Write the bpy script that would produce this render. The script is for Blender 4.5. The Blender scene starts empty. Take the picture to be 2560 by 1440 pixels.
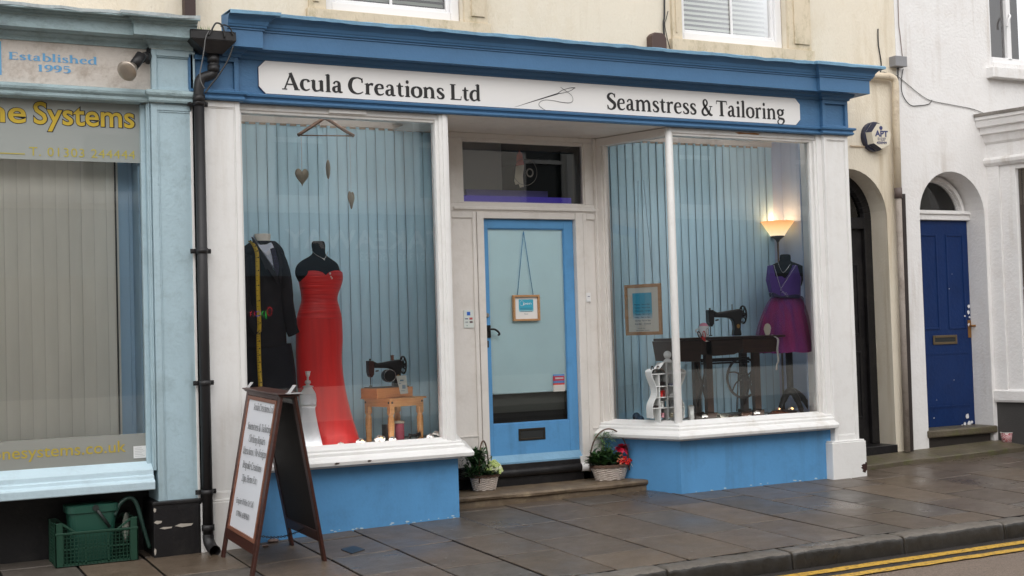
import bpy, math, random
from mathutils import Vector, Matrix
random.seed(7)
R = random.Random(11)
sc = bpy.context.scene
col = sc.collection
PI = math.pi
# ---------------------------------------------------------------- camera
FPX, YAW, PIT, ROL = 3244.68, .474324, .0358058, -.0299678
CAM = Vector((0, -9, 1.364))
_f = Vector((math.sin(YAW)*math.cos(PIT), math.cos(YAW)*math.cos(PIT), math.sin(PIT)))
_r0 = Vector((math.cos(YAW), -math.sin(YAW), 0)); _u0 = _r0.cross(_f)
_r = math.cos(ROL)*_r0 + math.sin(ROL)*_u0; _u = -math.sin(ROL)*_r0 + math.cos(ROL)*_u0
cd = bpy.data.cameras.new('camera'); cam = bpy.data.objects.new('camera', cd); col.objects.link(cam)
cam.matrix_world = Matrix(((_r.x, _u.x, -_f.x, CAM.x), (_r.y, _u.y, -_f.y, CAM.y), (_r.z, _u.z, -_f.z, CAM.z), (0, 0, 0, 1)))
cd.sensor_width = 36; cd.lens = FPX/2560*36; cd.clip_start = .1; cd.clip_end = 2000
sc.camera = cam
def ray(x, y): return _r*((x-1280)/FPX) - _u*((y-720)/FPX) + _f
def P(x, y, Y=0.):
    "world x, z of the photo point on the vertical plane at depth Y (metres behind the shopfront face)"
    d = ray(x, y); t = (Y-CAM.y)/d.y; p = CAM+d*t
    return p.x, p.z
def PX(x, y, Y=0.): return P(x, y, Y)[0]
def PZ(x, y, Y=0.): return P(x, y, Y)[1]
def PP(x, y, p0, n):
    d = ray(x, y); n = Vector(n); t = (Vector(p0)-CAM).dot(n)/d.dot(n); return CAM+d*t
# ---------------------------------------------------------------- materials
def new_mat(name):
    m = bpy.data.materials.new(name); m.use_nodes = True
    nt = m.node_tree; b = nt.nodes['Principled BSDF']; return m, nt, b
def N(nt, t, **kw):
    n = nt.nodes.new(t)
    for k, v in kw.items():
        if k in n.inputs: n.inputs[k].default_value = v
        else: setattr(n, k, v)
    return n
def c4(c): return (c[0], c[1], c[2], 1)
def coords(nt, scale=(1, 1, 1)):
    tc = N(nt, 'ShaderNodeTexCoord'); mp = N(nt, 'ShaderNodeMapping'); mp.inputs['Scale'].default_value = scale
    nt.links.new(tc.outputs['Object'], mp.inputs['Vector']); return mp.outputs[0]
def ramp(nt, fac, stops):
    r = N(nt, 'ShaderNodeValToRGB'); e = r.color_ramp.elements
    while len(e) < len(stops): e.new(.5)
    for i, (p, c) in enumerate(stops): e[i].position = p; e[i].color = c4(c) if len(c) == 3 else c
    nt.links.new(fac, r.inputs[0]); return r.outputs[0]
def mix(nt, fac, a, b, mode='MIX'):
    m = N(nt, 'ShaderNodeMix', data_type='RGBA', blend_type=mode)
    if isinstance(fac, (int, float)): m.inputs[0].default_value = fac
    else: nt.links.new(fac, m.inputs[0])
    for v, i in ((a, 6), (b, 7)):
        if isinstance(v, tuple): m.inputs[i].default_value = c4(v)
        else: nt.links.new(v, m.inputs[i])
    return m.outputs[2]
def mulc(c, k): return tuple(min(1, v*k) for v in c)
def paint(name, c, rough=.5, var=.10, bump=.15, bscale=60, dirt=None, dirt_amt=.35, dscale=2.2, stretch=(1, 1, 1), spec=.4, chips=None, chip_t=.73, streak=None):
    m, nt, b = new_mat(name)
    v = coords(nt, stretch)
    n1 = N(nt, 'ShaderNodeTexNoise', Scale=dscale, Detail=6., Roughness=.65); nt.links.new(v, n1.inputs['Vector'])
    col_ = ramp(nt, n1.outputs[0], [(.3, mulc(c, 1-var)), (.7, mulc(c, 1+var*.5))])
    if dirt:
        n2 = N(nt, 'ShaderNodeTexNoise', Scale=dscale*2.3, Detail=8., Roughness=.75); nt.links.new(v, n2.inputs['Vector'])
        f = ramp(nt, n2.outputs[0], [(.5, (0, 0, 0)), (.72, (dirt_amt,)*3)])
        col_ = mix(nt, f, col_, dirt)
    if streak:
        v2 = coords(nt, (1, 1, .07)); n6 = N(nt, 'ShaderNodeTexNoise', Scale=7., Detail=5., Roughness=.6); nt.links.new(v2, n6.inputs['Vector'])
        n7 = N(nt, 'ShaderNodeTexNoise', Scale=.8, Detail=2.); nt.links.new(v, n7.inputs['Vector'])
        ml = N(nt, 'ShaderNodeMath', operation='MULTIPLY'); nt.links.new(ramp(nt, n6.outputs[0], [(.52, (0, 0, 0)), (.72, (.75,)*3)]), ml.inputs[0]); nt.links.new(ramp(nt, n7.outputs[0], [(.42, (0, 0, 0)), (.6, (1, 1, 1))]), ml.inputs[1])
        col_ = mix(nt, ml.outputs[0], col_, streak)
    if chips:
        n4 = N(nt, 'ShaderNodeTexNoise', Scale=9., Detail=5., Roughness=.6); nt.links.new(v, n4.inputs['Vector'])
        f = ramp(nt, n4.outputs[0], [(chip_t, (0, 0, 0)), (chip_t+.01, (1, 1, 1))]); col_ = mix(nt, f, col_, chips)
    nt.links.new(col_, b.inputs['Base Color'])
    b.inputs['Roughness'].default_value = rough; b.inputs['Specular IOR Level'].default_value = spec
    if bump:
        n3 = N(nt, 'ShaderNodeTexNoise', Scale=bscale, Detail=4.); nt.links.new(v, n3.inputs['Vector'])
        n5 = N(nt, 'ShaderNodeTexNoise', Scale=bscale*.12, Detail=3.); nt.links.new(v, n5.inputs['Vector'])
        ad = N(nt, 'ShaderNodeMath', operation='ADD'); nt.links.new(n3.outputs[0], ad.inputs[0]); nt.links.new(n5.outputs[0], ad.inputs[1])
        bp = N(nt, 'ShaderNodeBump', Strength=bump, Distance=.01); nt.links.new(ad.outputs[0], bp.inputs['Height'])
        nt.links.new(bp.outputs[0], b.inputs['Normal'])
    return m
def plain(name, c, rough=.5, metal=0., spec=.5, emit=None, es=1.):
    m, nt, b = new_mat(name); b.inputs['Base Color'].default_value = c4(c); b.inputs['Roughness'].default_value = rough
    b.inputs['Metallic'].default_value = metal; b.inputs['Specular IOR Level'].default_value = spec
    if emit: b.inputs['Emission Color'].default_value = c4(emit); b.inputs['Emission Strength'].default_value = es
    return m
def wood(name, c1, c2, rough=.5, scale=(3, 3, 30), bump=.15):
    m, nt, b = new_mat(name); v = coords(nt, scale)
    n1 = N(nt, 'ShaderNodeTexNoise', Scale=1.5, Detail=6., Roughness=.6, Distortion=1.2); nt.links.new(v, n1.inputs['Vector'])
    nt.links.new(ramp(nt, n1.outputs[0], [(.3, c1), (.7, c2)]), b.inputs['Base Color']); b.inputs['Roughness'].default_value = rough
    bp = N(nt, 'ShaderNodeBump', Strength=bump, Distance=.004); nt.links.new(n1.outputs[0], bp.inputs['Height']); nt.links.new(bp.outputs[0], b.inputs['Normal'])
    return m
def glass(name, tint=(1, 1, 1), k=2.7, wob=.006, film=None, film_a=0.):
    m, nt, b = new_mat(name); nt.nodes.remove(b); out = nt.nodes['Material Output']
    tr = N(nt, 'ShaderNodeBsdfTransparent'); tr.inputs[0].default_value = c4(tint)
    gl = N(nt, 'ShaderNodeBsdfGlossy', Roughness=.01)
    fr = N(nt, 'ShaderNodeFresnel', IOR=1.5); mu = N(nt, 'ShaderNodeMath', operation='MULTIPLY', use_clamp=True); mu.inputs[1].default_value = k
    nt.links.new(fr.outputs[0], mu.inputs[0])
    if wob:
        v = coords(nt); n = N(nt, 'ShaderNodeTexNoise', Scale=1.1, Detail=1.); nt.links.new(v, n.inputs['Vector'])
        bp = N(nt, 'ShaderNodeBump', Strength=wob, Distance=.1); nt.links.new(n.outputs[0], bp.inputs['Height']); nt.links.new(bp.outputs[0], gl.inputs['Normal'])
    base = tr.outputs[0]
    if film:
        df = N(nt, 'ShaderNodeBsdfDiffuse'); df.inputs[0].default_value = c4(film)
        m2 = N(nt, 'ShaderNodeMixShader'); m2.inputs[0].default_value = film_a
        nt.links.new(tr.outputs[0], m2.inputs[1]); nt.links.new(df.outputs[0], m2.inputs[2]); base = m2.outputs[0]
    mx = N(nt, 'ShaderNodeMixShader'); nt.links.new(mu.outputs[0], mx.inputs[0]); nt.links.new(base, mx.inputs[1]); nt.links.new(gl.outputs[0], mx.inputs[2])
    nt.links.new(mx.outputs[0], out.inputs[0]); return m

BLUE = (.105, .315, .60)
M = {}
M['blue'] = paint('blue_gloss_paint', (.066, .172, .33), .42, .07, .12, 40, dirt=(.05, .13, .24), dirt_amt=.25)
M['blue_lower'] = paint('lighter_blue_paint', BLUE, .4, .07, .12, 40, dirt=(.07, .18, .33), dirt_amt=.35, streak=(.08, .22, .40))  # risers and door: a lighter blue than cornice and fascia
M['blue_fascia'] = paint('weathered_blue_paint', (.064, .168, .32), .5, .12, .3, 30, dirt=(.035, .09, .17), dirt_amt=.45, stretch=(1, 1, 2))
M['blue_lead'] = paint('blue_lead_flashing', (.20, .38, .54), .5, .2, .6, 24, dirt=(.12, .25, .4), dirt_amt=.5)
M['white'] = paint('white_gloss_paint', (.80, .79, .775), .35, .03, .15, 30, dirt=(.6, .57, .53), dirt_amt=.3, streak=(.62, .58, .53))
M['white_porch'] = paint('aged_white_paint', (.74, .70, .66), .45, .06, .15, 30, dirt=(.5, .44, .38), dirt_amt=.35)
M['pale'] = paint('pale_blue_paint', (.40, .53, .59), .5, .08, .35, 45, dirt=(.22, .29, .31), dirt_amt=.5, streak=(.26, .33, .34))
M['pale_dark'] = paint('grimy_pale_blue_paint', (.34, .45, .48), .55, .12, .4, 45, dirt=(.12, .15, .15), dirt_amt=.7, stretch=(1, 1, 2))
M['cream'] = paint('cream_masonry_paint', (.76, .69, .57), .85, .04, .45, 90, dirt=(.62, .52, .36), dirt_amt=.5, dscale=.9, stretch=(1, 1, .5), spec=.2, streak=(.50, .40, .26))
M['cream_trim'] = paint('stained_cream_stone', (.70, .60, .45), .8, .12, .35, 60, dirt=(.30, .25, .12), dirt_amt=.75, dscale=3, stretch=(1, 1, .6), spec=.2)
M['whitewall'] = paint('white_masonry_paint', (.78, .765, .755), .85, .04, .5, 35, dirt=(.62, .57, .53), dirt_amt=.4, dscale=1.4, spec=.2, streak=(.52, .47, .42))
M['upvc'] = paint('white_plastic_frame', (.80, .79, .79), .3, .02, 0)
M['black'] = paint('black_gloss_paint', (.012, .011, .012), .42, .2, .3, 40, dirt=(.05, .045, .04), dirt_amt=.4, spec=.35)
M['blackpl'] = paint('black_pipe_plastic', (.018, .017, .018), .45, .15, .08, 40, dirt=(.05, .045, .045), dirt_amt=.3)
M['signw'] = paint('white_sign_board', (.78, .765, .75), .4, .02, 0)
M['ink'] = plain('black_lettering', (.012, .01, .01), .5)
M['glass'] = glass('shop_glass')
M['glass_side'] = glass('side_glass', k=2.4)
M['frost'] = glass('frosted_film_glass', film=(.36, .385, .37), film_a=.86, k=1.3, wob=0)
M['frost2'] = glass('frosted_lower_film_glass', film=(.33, .33, .30), film_a=.8, k=1.3, wob=0)
M['dark'] = plain('dark_interior', (.02, .022, .022), .8)
M['navy'] = paint('navy_door_paint', (.007, .028, .115), .45, .15, .25, 30, dirt=(.005, .014, .06), dirt_amt=.4, spec=.22)
M['brass'] = plain('tarnished_brass', (.22, .14, .06), .4, .8)
M['darkbrass'] = plain('dark_letterplate_metal', (.05, .042, .032), .4, .7)
M['iron'] = plain('black_iron', (.012, .011, .012), .38, .3)
M['blind_l'] = paint('cream_blind_fabric', (.76, .75, .67), .8, .05, .1, 120)
M['blind_b'] = paint('light_blue_blind_fabric', (.58, .82, .94), .8, .06, .1, 120)
def translucent(name, c, tr=.5):
    m, nt, b = new_mat(name); nt.nodes.remove(b); out = nt.nodes['Material Output']; v = coords(nt, (1, 1, .2))
    n = N(nt, 'ShaderNodeTexNoise', Scale=9., Detail=4.); nt.links.new(v, n.inputs['Vector']); cc = ramp(nt, n.outputs[0], [(.3, mulc(c, .94)), (.7, mulc(c, 1.03))])
    a = N(nt, 'ShaderNodeBsdfDiffuse'); t = N(nt, 'ShaderNodeBsdfTranslucent'); nt.links.new(cc, a.inputs[0]); nt.links.new(cc, t.inputs[0])
    mx = N(nt, 'ShaderNodeMixShader'); mx.inputs[0].default_value = tr; nt.links.new(a.outputs[0], mx.inputs[1]); nt.links.new(t.outputs[0], mx.inputs[2]); nt.links.new(mx.outputs[0], out.inputs[0]); return m
M['blind_b'] = translucent('light_blue_blind_cloth', (.57, .83, .98), .0)
M['blind_l'] = translucent('cream_blind_cloth', (.86, .85, .77), .12)
M['film'] = paint('pale_blue_door_blind', (.72, .93, .98), .7, .05, 0)
M['pine'] = wood('orange_pine_wood', (.62, .29, .10), (.78, .42, .17), .4)
M['pine2'] = wood('varnished_case_wood', (.58, .20, .055), (.72, .30, .09), .35)
M['mahog'] = wood('dark_red_brown_wood', (.035, .010, .007), (.065, .020, .013), .38)
M['darkwood'] = wood('very_dark_table_wood', (.018, .010, .007), (.035, .018, .012), .32)
M['stone'] = paint('worn_step_stone', (.16, .115, .075), .5, .35, .6, 30, dirt=(.34, .27, .17), dirt_amt=.6, dscale=3.5)
M['mossy'] = paint('mossy_doorstep_stone', (.12, .10, .07), .45, .35, .7, 30, dirt=(.10, .11, .03), dirt_amt=.8, dscale=3)
# ---------------------------------------------------------------- object helpers
def tag(o, label=None, cat=None, group=None, kind=None):
    if label: o['label'] = label
    if cat: o['category'] = cat
    if group: o['group'] = group
    if kind: o['kind'] = kind
    return o
def empty(name, loc, rz=0., label=None, cat=None, group=None):
    o = bpy.data.objects.new(name, None); col.objects.link(o); o.location = loc; o.rotation_euler = (0, 0, rz); o.empty_display_size = .1
    return tag(o, label, cat, group)
def kids(o): return [c for c in bpy.data.objects if c.parent == o]
def copy_tree(o, parent=None):
    c = o.copy(); col.objects.link(c)
    if parent: c.parent = parent
    for ch in kids(o): copy_tree(ch, c)
    return c
def root_of(o):
    while o.parent: o = o.parent
    return o
def catmull(pts, k=6):
    if len(pts) < 3: return [tuple(p) for p in pts]
    out = []; n = len(pts); D = len(pts[0])
    for i in range(n-1):
        p0, p1, p2, p3 = pts[max(i-1, 0)], pts[i], pts[i+1], pts[min(i+2, n-1)]
        for j in range(k):
            t = j/k
            out.append(tuple(.5*((2*p1[d])+(-p0[d]+p2[d])*t+(2*p0[d]-5*p1[d]+4*p2[d]-p3[d])*t*t+(-p0[d]+3*p1[d]-3*p2[d]+p3[d])*t**3) for d in range(D)))
    out.append(tuple(pts[-1])); return out
class MB:
    def __init__(s): s.v = []; s.f = []; s.sm = []; s.cols = None
    def add(s, vs, fs, smooth=False):
        b = len(s.v); s.v += [tuple(v) for v in vs]; s.f += [tuple(i+b for i in f) for f in fs]; s.sm += [smooth]*len(fs); return s
    def box(s, x0, x1, y0, y1, z0, z1):
        if x0 > x1: x0, x1 = x1, x0
        if y0 > y1: y0, y1 = y1, y0
        if z0 > z1: z0, z1 = z1, z0
        return s.add([(x0, y0, z0), (x1, y0, z0), (x1, y1, z0), (x0, y1, z0), (x0, y0, z1), (x1, y0, z1), (x1, y1, z1), (x0, y1, z1)],
                     [(0, 3, 2, 1), (4, 5, 6, 7), (0, 1, 5, 4), (1, 2, 6, 5), (2, 3, 7, 6), (3, 0, 4, 7)])
    def hexa(s, a, b):
        "a, b: two quads of 4 points joined into a solid"
        return s.add(list(a)+list(b), [(3, 2, 1, 0), (4, 5, 6, 7), (0, 1, 5, 4), (1, 2, 6, 5), (2, 3, 7, 6), (3, 0, 4, 7)])
    def prism(s, poly, y0, y1, smooth=False):
        "poly in x,z extruded in y"
        n = len(poly); s.add([(x, y0, z) for x, z in poly]+[(x, y1, z) for x, z in poly], [tuple(range(n)), tuple(range(2*n-1, n-1, -1))])
        b = len(s.v)-2*n
        for i in range(n): s.f.append((b+i, b+n+i, b+n+(i+1) % n, b+(i+1) % n)); s.sm.append(smooth)
        return s
    def prism_z(s, poly, z0, z1):
        n = len(poly); s.add([(x, y, z0) for x, y in poly]+[(x, y, z1) for x, y in poly], [tuple(range(n-1, -1, -1)), tuple(range(n, 2*n))])
        b = len(s.v)-2*n
        for i in range(n): s.f.append((b+i, b+(i+1) % n, b+n+(i+1) % n, b+n+i)); s.sm.append(False)
        return s
    def frame(s, x0, x1, z0, z1, w, y0, y1, wb=None, wt=None):
        wb = w if wb is None else wb; wt = w if wt is None else wt
        s.box(x0, x0+w, y0, y1, z0, z1); s.box(x1-w, x1, y0, y1, z0, z1)
        s.box(x0+w, x1-w, y0, y1, z0, z0+wb); s.box(x0+w, x1-w, y0, y1, z1-wt, z1); return s
    def tube(s, pts, r, n=8, caps=True, smooth=True):
        pts = [Vector(p) for p in pts]; m = len(pts); rr = r if isinstance(r, (list, tuple)) else [r]*m
        b = len(s.v); ref = None
        for i, p in enumerate(pts):
            d = (pts[min(i+1, m-1)]-pts[max(i-1, 0)])
            if d.length < 1e-9: d = Vector((0, 0, 1))
            d.normalize()
            if ref is None: ref = Vector((0, 0, 1)) if abs(d.z) < .9 else Vector((1, 0, 0))
            a = (ref-d*ref.dot(d)).normalized(); ref = a; c = d.cross(a)
            for k in range(n):
                t = 2*PI*k/n; s.v.append(tuple(p+(a*math.cos(t)+c*math.sin(t))*rr[i]))
        for i in range(m-1):
            for k in range(n):
                s.f.append((b+i*n+k, b+i*n+(k+1) % n, b+(i+1)*n+(k+1) % n, b+(i+1)*n+k)); s.sm.append(smooth)
        if caps:
            s.f.append(tuple(b+k for k in range(n-1, -1, -1))); s.sm.append(False)
            s.f.append(tuple(b+(m-1)*n+k for k in range(n))); s.sm.append(False)
        return s
    def rings(s, rows, smooth=True, cap0=True, cap1=True):
        "rows: list of closed rings with equal counts"
        b = len(s.v); n = len(rows[0])
        for r in rows: s.v += [tuple(p) for p in r]
        for i in range(len(rows)-1):
            for k in range(n): s.f.append((b+i*n+k, b+i*n+(k+1) % n, b+(i+1)*n+(k+1) % n, b+(i+1)*n+k)); s.sm.append(smooth)
        if cap0: s.f.append(tuple(b+k for k in range(n-1, -1, -1))); s.sm.append(False)
        if cap1: s.f.append(tuple(b+(len(rows)-1)*n+k for k in range(n))); s.sm.append(False)
        return s
    def lathe(s, cx, cy, prof, n=24, ry=1., fn=None, cap0=True, cap1=True, smooth=True):
        "prof: (r, z)"
        rows = []
        for i, (r, z) in enumerate(prof):
            row = []
            for k in range(n):
                t = 2*PI*k/n; q = r*(fn(t, i, z) if fn else 1); row.append((cx+q*math.cos(t), cy+q*math.sin(t)*ry, z))
            rows.append(row)
        return s.rings(rows, smooth, cap0, cap1)
    def sphere(s, c, r, n=10, m=6, sc=(1, 1, 1)):
        rows = []
        for i in range(m+1):
            a = -PI/2+PI*i/m; rr = max(math.cos(a), .02)*r
            rows.append([(c[0]+rr*math.cos(2*PI*k/n)*sc[0], c[1]+rr*math.sin(2*PI*k/n)*sc[1], c[2]+r*math.sin(a)*sc[2]) for k in range(n)])
        return s.rings(rows)
    def sweep(s, path, prof, smooth=False, capped=True, closed_prof=True):
        "path: plan polyline (x,y); outward is to the right of travel; prof: (d, z)"
        b = len(s.v); m = len(path); n = len(prof)
        for i in range(m):
            p = Vector(path[i])
            ds = []
            if i > 0: ds.append((p-Vector(path[i-1])).normalized())
            if i < m-1: ds.append((Vector(path[i+1])-p).normalized())
            ns = [Vector((d.y, -d.x)) for d in ds]
            nn = ns[0] if len(ns) == 1 else (ns[0]+ns[1]).normalized()
            k = 1 if len(ns) == 1 else 1/max(nn.dot(ns[0]), .3)
            for (d, z) in prof:
                q = p+nn*(d*k); s.v.append((q.x, q.y, z))
        for i in range(m-1):
            for j in range(n if closed_prof else n-1):
                s.f.append((b+i*n+j, b+i*n+(j+1) % n, b+(i+1)*n+(j+1) % n, b+(i+1)*n+j)); s.sm.append(smooth)
        if capped and closed_prof:
            s.f.append(tuple(b+j for j in range(n-1, -1, -1))); s.f.append(tuple(b+(m-1)*n+j for j in range(n))); s.sm += [False]*2
        return s
    def sheet(s, pts, wv, smooth=True):
        "ribbon: pts list + width vector"
        b = len(s.v); w = Vector(wv)
        for p in pts: p = Vector(p); s.v += [tuple(p-w/2), tuple(p+w/2)]
        for i in range(len(pts)-1): s.f.append((b+2*i, b+2*i+1, b+2*i+3, b+2*i+2)); s.sm.append(smooth)
        return s
    def build(s, name, mat, parent=None, bevel=0., local=False, seg=2, label=None, sub=0, solid=0.):
        me = bpy.data.meshes.new(name)
        if parent is not None and not local:
            o = Vector((0, 0, 0)); q = parent
            while q is not None: o += Vector(q.location); q = q.parent
            vs = [(x-o.x, y-o.y, z-o.z) for x, y, z in s.v]
        else: vs = s.v
        me.from_pydata(vs, [], s.f); me.polygons.foreach_set('use_smooth', s.sm); me.update()
        import bmesh
        bm = bmesh.new(); bm.from_mesh(me); bmesh.ops.recalc_face_normals(bm, faces=bm.faces[:]); bm.to_mesh(me); bm.free()
        if mat: me.materials.append(mat)
        ob = bpy.data.objects.new(name, me); col.objects.link(ob)
        if parent is not None: ob.parent = parent
        if solid: md = ob.modifiers.new('solid', 'SOLIDIFY'); md.thickness = solid; md.offset = 0
        if bevel: md = ob.modifiers.new('bevel', 'BEVEL'); md.width = bevel; md.segments = seg; md.limit_method = 'ANGLE'; md.angle_limit = .6
        if sub: md = ob.modifiers.new('sub', 'SUBSURF'); md.levels = sub; md.render_levels = sub
        if label: ob['label'] = label
        return ob
def boxes(name, mat, parent, *bs, **k):
    for b in bs: o = MB().box(*b).build(name, mat, parent, **k)
    return o
def setloc(mb, name, mat, **kw):
    "top-level mesh whose origin sits at the base centre of its geometry"
    xs = [v[0] for v in mb.v]; ys = [v[1] for v in mb.v]; zs = [v[2] for v in mb.v]
    o = ((min(xs)+max(xs))/2, (min(ys)+max(ys))/2, min(zs))
    mb.v = [(x-o[0], y-o[1], z-o[2]) for x, y, z in mb.v]
    ob = mb.build(name, mat, None, **kw); ob.location = o; return ob
# ---------------------------------------------------------------- lettering
S_ = .108
def st(x, a, b, w=S_): return [(x, a, w), (x, b, w)]
def sf(x, y=0, l=.105): return [(x-l, y+.017, .034), (x+l, y+.017, .034)]
def fl(x, y): return [(x-.115, y-.05, .022), (x+.03, y-.022, .06)]
def dot(x, y, w): return [(x-w/2, y, w*.5), (x-w*.25, y, w*.9), (x, y, w), (x+w*.25, y, w*.9), (x+w/2, y, w*.5)]
OV = [(.24, .455, .045), (.1, .37, .09), (.075, .235, .115), (.11, .09, .09), (.25, .012, .045), (.39, .09, .09), (.42, .235, .115), (.385, .385, .09), (.24, .455, .045)]
def shift(st_, dx, sx=1, sy=1): return [(x*sx+dx, y*sy, w) for x, y, w in st_]
ARCH = [(.15, .32, .04), (.23, .42, .055), (.33, .44, .08), (.41, .36, .1), (.425, .2, S_), (.425, 0, S_)]
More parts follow.
